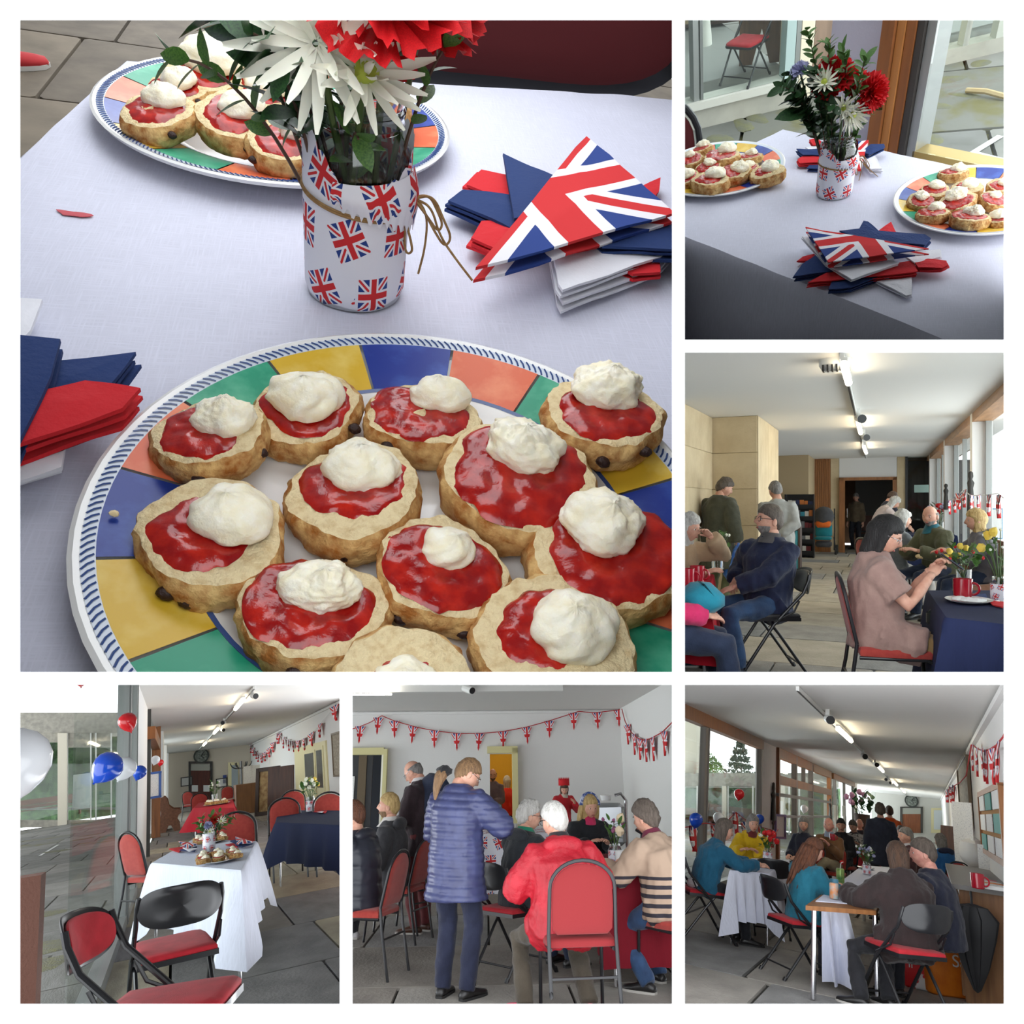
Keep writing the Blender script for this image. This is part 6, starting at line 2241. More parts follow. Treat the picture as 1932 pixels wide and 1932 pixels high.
# left-hand table and its people
T3 = P3.fl(*z3(60, 1395), .74)
cT = [V((T3.x - .9, T3.y - .75, .74)), V((P3.fl(*z3(165, 1440), .74).x + .05, T3.y - .75, .74)), V((P3.fl(*z3(150, 1335), .74).x + .05, T3.y + .9, .74)), V((T3.x - .9, T3.y + .9, .74))]
tablecloth(P3, 'red cloth on the table at the left edge of the hall', cT, .42, REDC, nt=16, fold=.02)
table(P3, 'table under the red cloth at the left edge', [c * 1 - V((0, 0, .01)) for c in cT], .73)
mug(P3, 'red mug on the red cloth, left one', f3(35, 1405, .742), R(10), sc=1.35)
mug(P3, 'red mug on the red cloth, right one with its handle showing', f3(95, 1385, .742), R(-10), sc=1.35)
bunch(P3, 'green plant on the red table by the stone wall', f3(150, 1330, .742) + V((.0, .5, 0)), 1.3, [(PETW, 3, .01)], 16, 'glass')
pk = P3.dep(*z3(20, 1200), T3.y + .9)
person(P3, 'white-haired person in beige coat at the left edge resting chin on hand', V((pk.x - .08, pk.y, 0)), -120, 1.62, seat=.45, lean=16, head=(10, 6, 0), hl=(-.1, .3, 1.06), hr=(.1, .42, .78), top=cloth('beige_coat', (190, 162, 130)), hair=('curlybob', 'white'), voxel=.018, thick=.03)
pl_ = P3.fl(*z3(-150, 1700), .5)
person(P3, 'person in jeans cut off at the lower left edge', V((pl_.x, pl_.y, 0)), -70, 1.68, seat=.45, lean=4, fl=(-.14, .42), fr=(.1, .46), top=cloth('pink_top', (206, 40, 100)), legs=JEAND, hair=('bob', 'brown'), voxel=.016, legw=1.2, shoes=cloth('white_trainer', (214, 212, 208)))
solid(P3, 'soft_bag', MB().bevbox((0, 0, .1), (.34, .26, .2), .07), cloth('teal_bag', (18, 128, 150)), 'bright teal quilted bag on the lap at the left edge', 'bag', at(P3, (pl_.x, pl_.y, 0), -70, (.0, .28, .64)), R(-70), smooth=60)
# right-hand navy table
cN = [f3(1560, 1590, .74), f3(2000, 1640, .74), f3(2000, 1430, .74), f3(1450, 1430, .74)]
tablecloth(P3, 'navy cloth on the table at the right edge beside the woman in mauve', cN, .72, NAVYC, nt=18, fold=.02, flare=.04)
mug(P3, 'red mug on the navy table', f3(1655, 1478, .742), R(-5), sc=1.3)
t = thing(P3, 'tea_plate', 'small white plate with crumbs on the navy table', 'plate', f3(1690, 1500, .742))
MB().lathe([(.001, .004), (.08, .004), (.12, .018), (.125, .02), (.115, .012), (.07, 0), (.001, 0)], 32, sy=1.5).build('dish', CHINA, t)
for k in range(3):
 p = f3(1650 + 40 * k, 1490 + 4 * k, .752)
 solid(P3, 'crumpled_tissue', MB().ell((0, 0, .01), (.05, .05, .015), 9, 5).warp(lambda q: q * (1 + .5 * nz(q, 30, k))), PAPER, 'crumpled white tissue on the small plate, %s' % ['left', 'middle', 'right'][k], 'tissue', p)
napkin(P3, 'red and white napkin at the right end of the navy table', [f3(*q, .745) for q in ((1800, 1490), (1900, 1505), (1890, 1535), (1830, 1520))], 'red', .746)
napkin(P3, 'blue napkin behind the mug on the navy table', [f3(*q, .745) for q in ((1700, 1460), (1790, 1455), (1800, 1475), (1720, 1480))], 'navy', .746)
bunch(P3, 'yellow tulips in a jar at the right edge of the navy table', f3(1872, 1490, .742), 1.25, [(PETY, 4, .02), (PETW, 10, .006)], 10, 'jar', spread=.09, h=.3)
bunch(P3, 'yellow flowers and feathery greenery standing behind the mug', f3(1670, 1420, .742) + V((0, .1, 0)), 1.15, [(PETY, 6, .018), (PETR, 6, .010)], 50, 'glass', spread=.15, h=.22)
pew(P3, 'curved pew end just behind the navy table at the right edge', f3(1905, 1600, 0) + V((.25, .9, 0)), R(90), 1.2)
# book rack, pushchair, book boxes
YR = P3.fl(*z3(700, 1235)).y
xr0, xr1 = P3.dep(*z3(640, 900), YR).x - .1, P3.dep(*z3(780, 900), YR).x
rk = thing(P3, 'leaflet_rack', 'tall black rack of leaflets and cards beside the pushchair', 'rack', ((xr0 + xr1) / 2, YR, 0))
W = xr1 - xr0
zt = P3.dep(*z3(700, 865), YR).z
for s in (-1, 1):
 MB().box((s * W / 2, 0, zt / 2), (.03, .3, zt)).build('side', BLACKM, rk, 20)
MB().box((0, .14, zt / 2), (W, .02, zt)).build('back', BLACKM, rk, 20)
rnd = random.Random(8)
for q in range(5):
 z = .08 + q * (zt - .14) / 5
 MB().box((0, 0, z), (W, .3, .025)).build('shelf', BLACKM, rk, 20)
 MB().box((0, -.15, z + .05), (W, .012, .08)).build('lip', BLACKM, rk, 20)
 for row in range(1):
  x = -W / 2 + .06
  while x < W / 2 - .07:
   w = rnd.uniform(.07, .12)
   hh = rnd.uniform(.14, .22)
   solid(P3, 'leaflet', MB().box((0, 0, hh / 2), (w * .92, .02, hh)), rnd.choice([BOOKS[5], BOOKS[5], BOOKS[7], BOOKS[0], BOOKS[4], BOOKS[6], BOOKS[1]]), 'small leaflet standing in the black rack beside the pushchair', 'leaflet', V(((xr0 + xr1) / 2 + x + w / 2, YR - .08, z + .03)), group='leaflets in the black rack', smooth=20)
   x += w
pz = P3.fl(*z3(838, 1215))
t = thing(P3, 'pushchair', 'folded teal and orange pushchair beside the leaflet rack', 'pushchair', pz, 0, sc=1.0)
MB().bevbox((0, .0, .62), (.42, .12, .34), .04).build('seat_back', cloth('pushchair_teal', (20, 128, 140)), t, 50)
MB().bevbox((0, -.12, .42), (.42, .3, .10), .04).build('seat', MATS['cloth_pushchair_teal'], t, 50)
MB().bevbox((0, -.09, .80), (.36, .10, .2), .05).build('orange_blanket', cloth('orange_blanket', (226, 110, 30)), t, 50)
MB().ell((0, .02, 1.0), (.26, .22, .26), 16, 8).build('canopy', cloth('pushchair_grey', (70, 70, 74)), t)
for s in (-1, 1):
 MB().tube([(s * .26, .12, 1.2), (s * .27, .0, .6), (s * .27, -.25, .12)], .016, 7).build('frame', BLACKM, t)
 MB().tube([(s * .26, -.1, .45), (s * .28, .2, .12)], .016, 7).build('frame', BLACKM, t)
 for yy, r_ in ((-.28, .09), (.22, .12)):
  MB().tube([(s * .31 - .025, yy, r_), (s * .31 + .025, yy, r_)], r_, 18).build('wheel', M('tyre_black', (.02, .02, .02), .7), t)
MB().bevbox((0, 0, .26), (.4, .34, .16), .04).build('basket', MATS['cloth_pushchair_grey'], t, 50)
bb = P3.fl(*z3(360, 1420)) + V((0, 1.2, 0))
t = thing(P3, 'book_shelf', 'low dark bookshelf behind the man in the navy jacket', 'bookshelf', bb)
for z in (.1, .55, .95):
 MB().box((0, 0, z), (1.5, .35, .03)).build('shelf', MATS['dark_wood'], t, 20)
for s in (-1, 1):
 MB().box((s * .75, 0, .48), (.03, .35, .98)).build('side', MATS['dark_wood'], t, 20)
rnd = random.Random(12)
for z in (.12, .57, .97):
 x = -.72
 while x < .7:
  w = rnd.uniform(.03, .07)
  hh = rnd.uniform(.2, .32)
  solid(P3, 'book', MB().box((0, 0, hh / 2), (w * .92, .2, hh)), rnd.choice(BOOKS), 'second-hand book on the low dark bookshelf by the stone pier', 'book', bb + V((x + w / 2, -.06, z)), group='books on the low shelf by the stone pier', smooth=20)
  x += w
# figures on the fins, bunting, sign stand
for k, (u, v, hh) in enumerate(((1702, 850, .55), (1557, 880, .5))):
 p = P3.dep(*z3(u, v), fins[k] - .02)
 mb = MB().lathe([(.001, -hh / 2), (.045, -hh / 2), (.04, -.1), (.03, .05), (.045, .12), (.02, .17), (.032, .21), (.028, hh / 2 - .01), (.001, hh / 2 + .01)], 12)
 mb.warp(lambda q: V((q.x, q.y * .5, q.z)))
 solid(P3, 'carved_figure', mb, M('bronze_dark', srgb(44, 40, 36), .5), ['dark carved figure on the nearest white fin', 'dark carved figure on the second white fin'][k], 'sculpture', p)
b0, b1, b2 = P3.xw(*z3(1900, 880), XR3 - .05), P3.xw(*z3(1700, 872), XR3 - .05), P3.xw(*z3(1660, 840), XR3 - .05)
bunting(P3, 'faded flag bunting strung along the window fins', [P3.xw(*z3(u, v), XR3 - .05) for u, v in ((1900, 890), (1860, 860), (1790, 870), (1700, 872), (1662, 838), (1620, 880), (1565, 910))], [.05, .16, .3, .42, .55, .66, .78, .92], .5, .24, string=PAPER)
sp = P3.dep(*z3(1838, 1038), P3.fl(*z3(1838, 1400)).y)
t = thing(P3, 'sign_stand', 'white card sign on a thin stand by the right-hand windows', 'sign', (sp.x, sp.y, 0))
MB().tube([(0, 0, 0), (0, 0, sp.z)], .012, 6).build('pole', CHROME, t)
MB().lathe([(.001, 0), (.14, 0), (.14, .02), (.001, .03)], 16).build('base', CHROME, t)
MB().box((0, -.02, sp.z), (.24, .012, .5)).build('card', M('blue_edge', srgb(80, 140, 180), .6), t, 20)
MB().box((0, -.03, sp.z), (.21, .012, .46)).build('card', PAPER, t, 20)

# ================================================================== picture 4: the laid tables along the glass wall, balloons

def z4(u, v):
 return (30 + u / 3.116, 1285 + v / 3.116)

def f4(u, v, z=0.0):
 return P4.fl(*z4(u, v), z)

YF4 = f4(1100, 722).y
ZC4 = P4.dep(*z4(1100, 405), YF4).z
XR4 = f4(1900, 115, ZC4).x
XL4 = f4(608, 1460).x
flagstones(P4, 'floor_hall_of_balloons', XL4 - .05, XR4, 2.6, 26, 0, .95, 1.5, STONES_D, 31, gap=.02, joint=M('joint_black', srgb(44, 42, 40), .95))
struct(P4, 'floor_hall_of_balloons_far', MB().box(((XL4 + XR4) / 2, (26 + YF4) / 2, -.05), (XR4 - XL4, YF4 - 26, .1)), STONES_D[0])
struct(P4, 'ceiling_hall_of_balloons', MB().box(((XL4 + XR4) / 2, (YF4 + 4.0) / 2, ZC4 + .05), (XR4 - XL4 + .2, YF4 - 4.0, .1)), CEIL)
struct(P4, 'wall_right_balloon_hall', MB().box((XR4 + .1, (YF4 + 7) / 2, ZC4 / 2), (.2, YF4 - 7, ZC4)), WHITEW)
MB().box((XR4 - .03, (YF4 + 7) / 2, ZC4 - .06), (.06, YF4 - 7, .06)).build('cornice', WHITEW, bpy.data.objects['wall_right_balloon_hall'], 20)
wf = struct(P4, 'wall_far_balloon_hall', MB().box(((XL4 + XR4) / 2, YF4 + .1, ZC4 / 2), (XR4 - XL4 + .4, .2, ZC4)), M('far_wall_cream', srgb(214, 204, 188), .9))

def q4(u, v, dy=0.0):
 return P4.dep(*z4(u, v), YF4 + dy)

def quad4(u0, v0, u1, v1, name, mat, depth=.06, parent=None, y=None, lab=None, cat=None):
 """upright panel at depth y covering a picture rectangle"""
 y = YF4 - .06 if y is None else y
 a, b, c, d = (P4.dep(*z4(u, v), y) for u, v in ((u0, v1), (u1, v1), (u1, v0), (u0, v0)))
 return MB().slab([a, b, c, d], (0, depth, 0))

def frame4(par, u0, v0, u1, v1, w, mat, name='door_frame', y=None):
 for r_ in ((u0 - w, v0 - w, u0, v1), (u1, v0 - w, u1 + w, v1), (u0, v0 - w, u1, v0)):
  quad4(*r_, name, mat, .08, y=y).build(name, mat, par, 20)

d1 = struct(P4, 'door_far_red_brown', quad4(1028, 526, 1143, 702, 'x', None, .03, y=YF4 - .07), wood_mat('mahogany', srgb(96, 40, 24), srgb(70, 28, 18)))
frame4(d1, 1028, 485, 1143, 702, 13, BLACKM, y=YF4 - .12)
quad4(1030, 488, 1141, 526, 'fanlight', None, .03, y=YF4 - .08).build('fanlight', M('fanlight_grey', srgb(170, 170, 160), .4), d1, 20)
for u in (1052, 1120):
 quad4(u - 18, 612, u + 18, 650, 'n', None, .02, y=YF4 - .11).build('door_notice', PAPER, d1, 20)
d2 = struct(P4, 'door_far_cream', quad4(1248, 478, 1310, 700, 'x', None, .05, y=YF4 - .5), M('cream_paint', srgb(226, 216, 170), .6))
quad4(1268, 495, 1306, 690, 'x', None, .02, y=YF4 - .55).build('glass_panel', M('door_glass_grey', srgb(150, 160, 164), .2), d2, 20)
ck = q4(1090, 440, -.1)
t = thing(P4, 'wall_clock', 'round dark wall clock over the red-brown far door', 'clock', ck)
MB().tube([(0, 0, 0), (0, -.08, 0)], .42, 32).build('case', M('clock_dark', srgb(50, 54, 50), .4), t)
MB().tube([(0, -.081, 0), (0, -.09, 0)], .33, 32).build('face', M('clock_face', srgb(150, 156, 148), .6, col2=srgb(70, 76, 70), scale=9), t)
for a_, L in ((.6, .28), (2.4, .2)):
 MB().tube([(0, -.095, 0), (math.sin(a_) * L, -.095, math.cos(a_) * L)], .02, 5).build('hand', BLACKM, t)
for u, v, w in ((1003, 590, 'left of the far door'), (1209, 598, 'right of the far door'), (1228, 577, 'blue one beside the cream door')):
 p = q4(u, v, -.09)
 picture_hang(P4, 'small framed notice on the far wall, ' + w, p, .55 if 'blue' not in w else .2, .45, (0, -1, 0), PAPER if 'blue' not in w else M('notice_blue', srgb(60, 80, 150), .7), frame=BLACKM if 'blue' not in w else None)
# left: glass wall with mullions, white pier, timber door frame
ym = f4(590, 1440).y
yp0, yp1 = f4(712, 1250).y, f4(800, 1035).y
yt = f4(850, 915).y

def bar4(name, y, w, d_, mat, parent=None, x=0.0, z0=0.0, z1=None):
 mb = MB().box((XL4 + x, y, (z0 + (z1 or ZC4)) / 2), (d_, w, (z1 or ZC4) - z0))
 return struct(P4, name, mb, mat, 20, parent)

YW4 = 5.2
wl = bar4('window_glass_wall', (YW4 + yp0) / 2, yp0 - YW4, .012, GLASSR)
for y, w, m_, xx, d_ in ((ym, .10, ALU, 0, .14), (ym + .12, .05, M('mullion_dark', srgb(60, 58, 56), .5), .02, .10), (ym - .14, .05, ALU, .0, .1), (yp0 - .12, .10, ALU, .0, .1), (yp0 - .28, .05, ALU, 0, .08)):
 bar4('mullion', y, w, d_, m_, wl, xx)
MB().box((XL4, (YW4 + yp0) / 2, .05), (.12, yp0 - YW4, .1)).build('bottom_track', ALU, wl, 20)
MB().box((XL4, (YW4 + yp0) / 2, ZC4 - .05), (.12, yp0 - YW4, .1)).build('top_track', ALU, wl, 20)
bar4('wall_pier_balloons', (yp0 + yp1) / 2, yp1 - yp0, .16, WHITEW, None, -.08)
w5 = bar4('window_beside_pier', (yp1 + yt) / 2, yt - yp1, .012, GLASSR)
bar4('mullion', yp1 + .3, .12, .12, MATS['mullion_dark'], w5)
tf = bar4('trim_timber_frame', yt, .35, .22, TIMBER, None, .05)
MB().box((XL4 + .05, (yp1 + yt) / 2, ZC4 - .5), (.2, yt - yp1, .25)).build('timber_head', TIMBER, tf, 20)
ylist = [yt + .4]
for k, u in enumerate((868, 880, 889)):
 y = min(f4(u, {868: 880, 880: 800, 889: 745}[u]).y, YF4 - 1)
 bar4('wall_pier_balloons_far_%d' % (k + 1), y, 1.2, .5, WHITEW, None, -.05)
bar4('window_far_balloons', (yt + YF4) / 2 + .3, YF4 - yt - .4, .012, GLASSR)
# courtyard outside
ZG4 = -.12
YB4 = f4(250, 850, ZG4).y
flagstones(P4, 'floor_courtyard_balloons', XL4 - 9.5, XL4 - .15, 2.4, YB4 + .1, ZG4, 1.3, 2.0, PAVING + PAVING[:1], 41, gap=.03, joint=MATS['mossy_joint'])
bb4 = thing(P4, 'courtyard_building', 'concrete pavilion with tall windows across the courtyard', 'building', (0, YB4, 0))

def cb4(name, u0, v0, u1, v1, mat, depth=.3, off=0.0):
 a, b, c, d = (P4.dep(*z4(u, v), YB4 + off) - V((0, YB4, 0)) for u, v in ((u0, v1), (u1, v1), (u1, v0), (u0, v0)))
 return MB().slab([a, b, c, d], (0, depth, 0)).build(name, mat, bb4, 20)

cb4('fascia', -200, 185, 700, 305, CONC, 4)
cb4('plinth', -200, 818, 700, 860, CONC, .5)
cb4('pier', 245, 305, 300, 860, M('pale_render', srgb(220, 214, 196), .9), .4, -.1)
cb4('pier', -60, 305, 20, 860, MATS['pale_render'], .4, -.1)
cb4('window_head', 25, 305, 245, 360, CONC, .3, .1)
cb4('window_head', 300, 305, 560, 390, CONC, .3, .1)
for u in (302, 440, 470, 560, 690):
 cb4('window_frame', u - 4, 305, u + 4, 820, LAMPW, .1)
cb4('pane', 20, 360, 245, 818, GLASSR, .01, .05)
cb4('pane', 300, 390, 700, 818, GLASSR, .01, .05)
cb4('inner_floor', -200, 752, 700, 756, MATS['inner_floor'], 3.5, .3)
HEDGE = M('hedge_green', srgb(40, 58, 38), .9, col2=srgb(72, 98, 62), scale=5, bump=1, bscale=16)

def hedge(room, label, a, b, h, d_, n=26, seed=1):
 """clipped hedge: lumpy leafy surface"""
 a, b = V(a), V(b)
 L = (b - a).length
 dr = (b - a).normalized()
 nr = V((-dr.y, dr.x, 0))
 mb = MB()
 mb.grid(lambda u, v: dr * (u * L) + V((0, 0, h * min(1, v * 1.25))) + nr * (d_ * max(0, v - .8) * 5) - nr * (.12 + .25 * nz((u * L * 1.2, v * h * 1.5, seed), 1.6) + .12 * nz((u * L, v * h, seed), 6)) * (1 if v < .85 else .3), n, 14)
 return solid(room, 'hedge', mb, HEDGE, label, 'hedge', a)

hz_ = P4.dep(*z4(-100, 700), YB4 + 5.0)
hedge(P4, 'dark green hedge seen through the courtyard pavilion', V((P4.dep(*z4(-150, 700), YB4 + 5).x, YB4 + 5, -.1)), V((P4.dep(*z4(720, 700), YB4 + 5).x, YB4 + 5.2, -.1)), 5.2, 1.0, 40)
pbn = P4.dep(*z4(160, 810), YB4 + 1.2)
pew(P4, 'brown bench pew inside the courtyard pavilion', V((pbn.x, pbn.y, pbn.z)), PI, 2.6 * 1.1, sc=1.25)
for u0, v0, u1, v1, w, m_ in ((335, 545, 437, 752, 'tall printed banner inside the pavilion', PRINT),):
 a = P4.dep(*z4((u0 + u1) / 2, (v0 + v1) / 2), YB4 + .5)
 wdt = (P4.dep(*z4(u1, v0), YB4 + .5) - P4.dep(*z4(u0, v0), YB4 + .5)).length
 hgt = (P4.dep(*z4(u0, v1), YB4 + .5) - P4.dep(*z4(u0, v0), YB4 + .5)).length
 picture_hang(P4, w, a, wdt, hgt, (0, -1, 0), m_, 'banner', 'banner')
for k, (u, v) in enumerate(((450, 905), (390, 930), (240, 1000), (80, 1390), (110, 1680), (200, 1560))):
 p = f4(u, v, ZG4)
 mb = MB().ell((0, 0, 0), (.45, .3, .02), 12, 6)
 mb.warp(lambda q: q * (1 + .5 * nz(q, 4, k)))
 solid(P4, 'moss_patch', mb, MOSS, 'flat moss patch on the paving outside the balloon hall', 'moss', p, k * 1.1, 'moss patches outside the balloon hall')
a, b = f4(130, 1030, ZG4), f4(240, 965, ZG4)
solid(P4, 'painted_line', MB().slab([V((0, 0, 0)), b - a, b - a + V((.08, 0, 0)), V((.08, 0, 0))], (0, 0, .004)), MATS['line_paint'], 'white painted line on the paving outside the balloon hall', 'line', a + V((0, 0, .004)), smooth=20)
pk4 = f4(70, 1893)
struct(P4, 'wall_brown_pier', MB().box((pk4.x - .16, pk4.y + .1, .38), (.42, .25, .92)), M('brown_brick', srgb(110, 74, 62), .9, bump=.5, bscale=40))
# lights
track(P4, 'ceiling track with three lit lamps over the laid tables', (f4(1400, 30, ZC4), f4(1078, 398, ZC4)), ZC4,
  [(f4(1338, 108, ZC4 - .12), f4(1290, 165, ZC4 - .12)), (f4(1190, 280, ZC4 - .12), f4(1165, 306, ZC4 - .12)), (f4(1118, 362, ZC4 - .12), f4(1102, 378, ZC4 - .12))],
  [(f4(1390, 85, ZC4 - .12), 1), (f4(1225, 240, ZC4 - .1), -1), (f4(1210, 285, ZC4 - .1), 1)], .04)
# right wall: door, bunting, boards
XD = XR4 - .02

def rw(u, v, x=XD):
 return P4.xw(*z4(u, v), x)

def rquad(u0, u1, vt0, vt1, vb0, vb1, th=.05, x=None):
 x = XD if x is None else x
 y0, y1 = rw(u0, (vt0 + vb0) / 2, x).y, rw(u1, (vt1 + vb1) / 2, x).y
 z0, z1 = rw(u0, vb0, x).z, rw(u0, vt0, x).z
 return MB().box((x, (y0 + y1) / 2, (z0 + z1) / 2), (th, abs(y1 - y0), z1 - z0))

CREAMP = MATS['cream_paint']
d3 = struct(P4, 'door_cream_double', rquad(1835, 1648, 345, 400, 760, 740, .06), CREAMP)
rquad(1822, 1665, 375, 418, 760, 740, .1).build('door_leaf', CREAMP, d3, 20)
rquad(1812, 1780, 400, 410, 625, 625, .12).build('glass_panel', M('dark_glass', srgb(90, 92, 90), .2), d3, 20)
rquad(1762, 1710, 418, 425, 628, 626, .12).build('glass_panel', MATS['dark_glass'], d3, 20)
rquad(1776, 1770, 400, 402, 740, 740, .14).build('meeting_stile', CREAMP, d3, 20)
h_ = rw(1750, 650)
MB().tube([h_ + V((-.08, 0, 0)), h_ + V((-.1, -.25, 0))], .02, 6).build('handle', CHROME, d3)
p = rw(1893, 430)
picture_hang(P4, 'large framed drawing at the right edge of the balloon hall', V((XD - .02, p.y, p.z)), 1.2, (rw(1893, 320) - rw(1893, 560)).length, (-1, 0, 0), M('old_print', srgb(176, 166, 148), .8, col2=srgb(120, 110, 96), scale=14), 'framed_print', 'picture', frame=M('frame_bronze', srgb(110, 92, 72), .5))
bunting(P4, 'faded flag bunting, near swag on the right-hand wall', [rw(u, v, XD - .06) for u, v in ((1882, 130), (1850, 180), (1800, 240), (1755, 290), (1715, 325), (1675, 345), (1640, 353), (1610, 350), (1585, 340), (1560, 325), (1542, 300))], [.02, .2, .34, .46, .57, .67, .76, .86, .97], .8, .40, string=PAPER)
bunting(P4, 'faded flag bunting, far swag on the right-hand wall', [rw(u, v, XD - .06) for u, v in ((1542, 300), (1515, 355), (1495, 385), (1475, 410), (1455, 425), (1440, 430), (1425, 425), (1410, 410), (1395, 395), (1382, 375))], [.02, .16, .28, .42, .55, .66, .78, .9, .99], 1.1, .42, string=PAPER)
for k, (u0, u1, v0, v1, m_, w) in enumerate(((1425, 1535, 505, 800, M('map_board', srgb(190, 164, 116), .7, col2=srgb(130, 96, 60), scale=5), 'framed old map leaning against the right-hand wall'), (1490, 1622, 500, 822, wood_mat('dark_board', srgb(84, 50, 34), srgb(62, 36, 26)), 'dark wooden board leaning behind the framed map'))):
 f0 = f4((u0 + u1) / 2, v1 - 12)
 hgt = P4.dep(*z4((u0 + u1) / 2, v0), f0.y).z
 t = thing(P4, 'leaning_board', w, 'board', (f0.x, f0.y, 0), R(-38 + 4 * k), rot=Matrix.Rotation(R(-38 + 4 * k), 3, 'Z') @ Matrix.Rotation(R(-6), 3, 'X'))
 wd = (P4.dep(*z4(u1, v0), f0.y) - P4.dep(*z4(u0, v0), f0.y)).length / math.cos(R(38))
 MB().box((0, 0, hgt / 2), (wd, .05, hgt)).build('panel', m_, t, 20)
 if k == 0:
  for x, z, a, b in ((0, hgt - .06, wd, .12), (0, .06, wd, .12), (-wd / 2, hgt / 2, .12, hgt), (wd / 2, hgt / 2, .12, hgt)):
   MB().box((x, -.03, z), (a, .07, b)).build('frame', wood_mat('dark_frame', srgb(60, 38, 28), srgb(44, 28, 20)), t, 20)
cp = f4(1382, 775)
solid(P4, 'wooden_chest', MB().bevbox((0, .5, .5), (1.0, 1.2, 1.0), .02), wood_mat('chest_oak', srgb(128, 88, 56), srgb(104, 70, 44)), 'plain wooden chest by the right wall with cards on top', 'chest', cp, smooth=20)
for k, u in enumerate((1365, 1412)):
 p = P4.dep(*z4(u, 610), cp.y + .4)
 picture_hang(P4, ['white card standing on the wooden chest, left', 'white card standing on the wooden chest, right'][k], V((p.x, p.y, 1.0 + .3)), .3, .6, (0, -1, 0), PRINT, 'display_card', 'card')
sp_ = f4(1330, 735)
t = thing(P4, 'coat_stand', 'black bentwood coat stand by the cream far door', 'coat stand', sp_)
MB().tube([(0, 0, 0), (0, 0, 1.9)], .04, 8).build('pole', BLACKM, t)
for k in range(6):
 a = k * PI / 3
 MB().tube(bez((0, 0, 1.6), (math.cos(a) * .4, math.sin(a) * .4, 1.55), (math.cos(a) * .45, math.sin(a) * .45, 1.85), 6), .025, 6).build('hook', BLACKM, t)
for k in range(3):
 a = k * 2.1
 MB().tube([(0, 0, .25), (math.cos(a) * .4, math.sin(a) * .4, 0)], .03, 6).build('foot', BLACKM, t)
e_ = f4(962, 720)
solid(P4, 'fire_extinguisher', MB().lathe([(.001, 0), (.25, 0), (.25, 1.1), (.18, 1.25), (.06, 1.3), (.06, 1.4), (.001, 1.4)], 14), M('extinguisher_red', srgb(190, 24, 30), .3), 'red fire extinguisher standing at the far left wall', 'extinguisher', e_)
pw4 = f4(905, 885)
pew(P4, 'brown pew end against the glass wall beyond the timber frame', pw4 + V((.0, .9, 0)), R(-90), 1.8, sc=1.08)
bunch(P4, 'dark flower arrangement on a pedestal by the far glass wall', f4(912, 690, .0) + V((0, 0, .9)), 4.2, [(PETR, 5, .02)], 60, DARKT, spread=.12, h=.26, greens=GREEND)
# tables and chairs
W4 = [f4(800, 1068, .75), f4(1322, 1112, .75), f4(1412, 942, .75), f4(1047, 926, .75)]
tablecloth(P4, 'white cotton cloth hanging over the laid table by the glass wall', W4, .46, LINEN2, nt=30, fold=.035, flare=.05, nfold=4, point=.3, seed=3)
table(P4, 'steel-legged table under the white cotton cloth', [lerp(sum(W4, V((0, 0, 0))) / 4, c, .97) for c in W4], .735, inset=.06)
pn = f4(1190, 1052, .755)
rp = (P4.dep(*z4(1322, 1052), pn.y) - P4.dep(*z4(1057, 1052), pn.y)).length / 2
plate(P4, 'scone plate at the front of the white table by the glass', pn, 0, rp, fine=0, sy=2.2, phase=.2)
pf = f4(1145, 945, .755)
plate(P4, 'scone plate at the back of the white table by the glass', pf, 0, rp, fine=0, sy=2.0, phase=.5)
rnd = random.Random(4)
POS = ['front left', 'front middle', 'front right', 'middle left', 'centre', 'middle right', 'back left', 'back middle', 'back right']
for nm, c in (('front', pn), ('back', pf)):
 for k in range(9):
  x, y = (k % 3 - 1) * .098 * rp / .15, (k // 3 - 1) * .21 * rp / .15
  scone(P4, 'near%d' % (k % 11), None, '%s scone on the %s plate of the white table' % (POS[k], nm), c + V((x + rnd.uniform(-.01, .01), y + rnd.uniform(-.02, .02), .012)), rnd.uniform(0, 6), .044 * rp / .15, 'scones on the %s plate by the glass' % nm,
    rot=Matrix.Rotation(rnd.uniform(-.12, .12), 3, 'X'))
jb4 = f4(1135, 1000, .755)
jar(P4, 'flag-wrapped jar of flowers on the white table by the glass', jb4, .052 * rp / .15 * .9, .21, cells=5, fine=False)
G = 'flowers on the white table by the glass'
h4 = lambda u, v, dy=0.0: P4.dep(*z4(u, v), jb4.y + dy)
ji = lambda x, y: jb4 + V((x, y, .03))
carnation(P4, 'red carnation in the glass wall bouquet', ji(0, 0), h4(1170, 815), (0, -.8, .5), .05, G, n=12)
carnation(P4, 'lilac hyacinth spike in the glass wall bouquet', ji(0, 0), h4(1130, 850, -.05), (0, -.8, .5), .038, G, mat=PETL, n=12, name='hyacinth')
mum(P4, 'white flower at the right of the glass wall bouquet', ji(0, 0), h4(1205, 825, -.04), (.3, -.8, .4), .05, G, rows=((12, .3), (8, .8)))
mum(P4, 'white flower over the jar rim in the glass wall bouquet', ji(0, 0), h4(1140, 885, -.05), (0, -.8, .3), .04, G, rows=((12, .3),))
for k, (u, v) in enumerate(((1065, 830), (1090, 800), (1195, 770), (1285, 790), (1250, 830), (1080, 860), (1240, 800), (1150, 790))):
 sprig(P4, ['furthest left', 'upper left', 'tallest', 'furthest right', 'lower right', 'lower left', 'upper right', 'middle'][k] + ' leafy sprig of the glass wall bouquet', [ji(0, 0), h4((u + 1140) / 2, (v + 880) / 2), h4(u, v, -.02 * (k % 3))], G, .06, 11, GREENM, sr=.003)
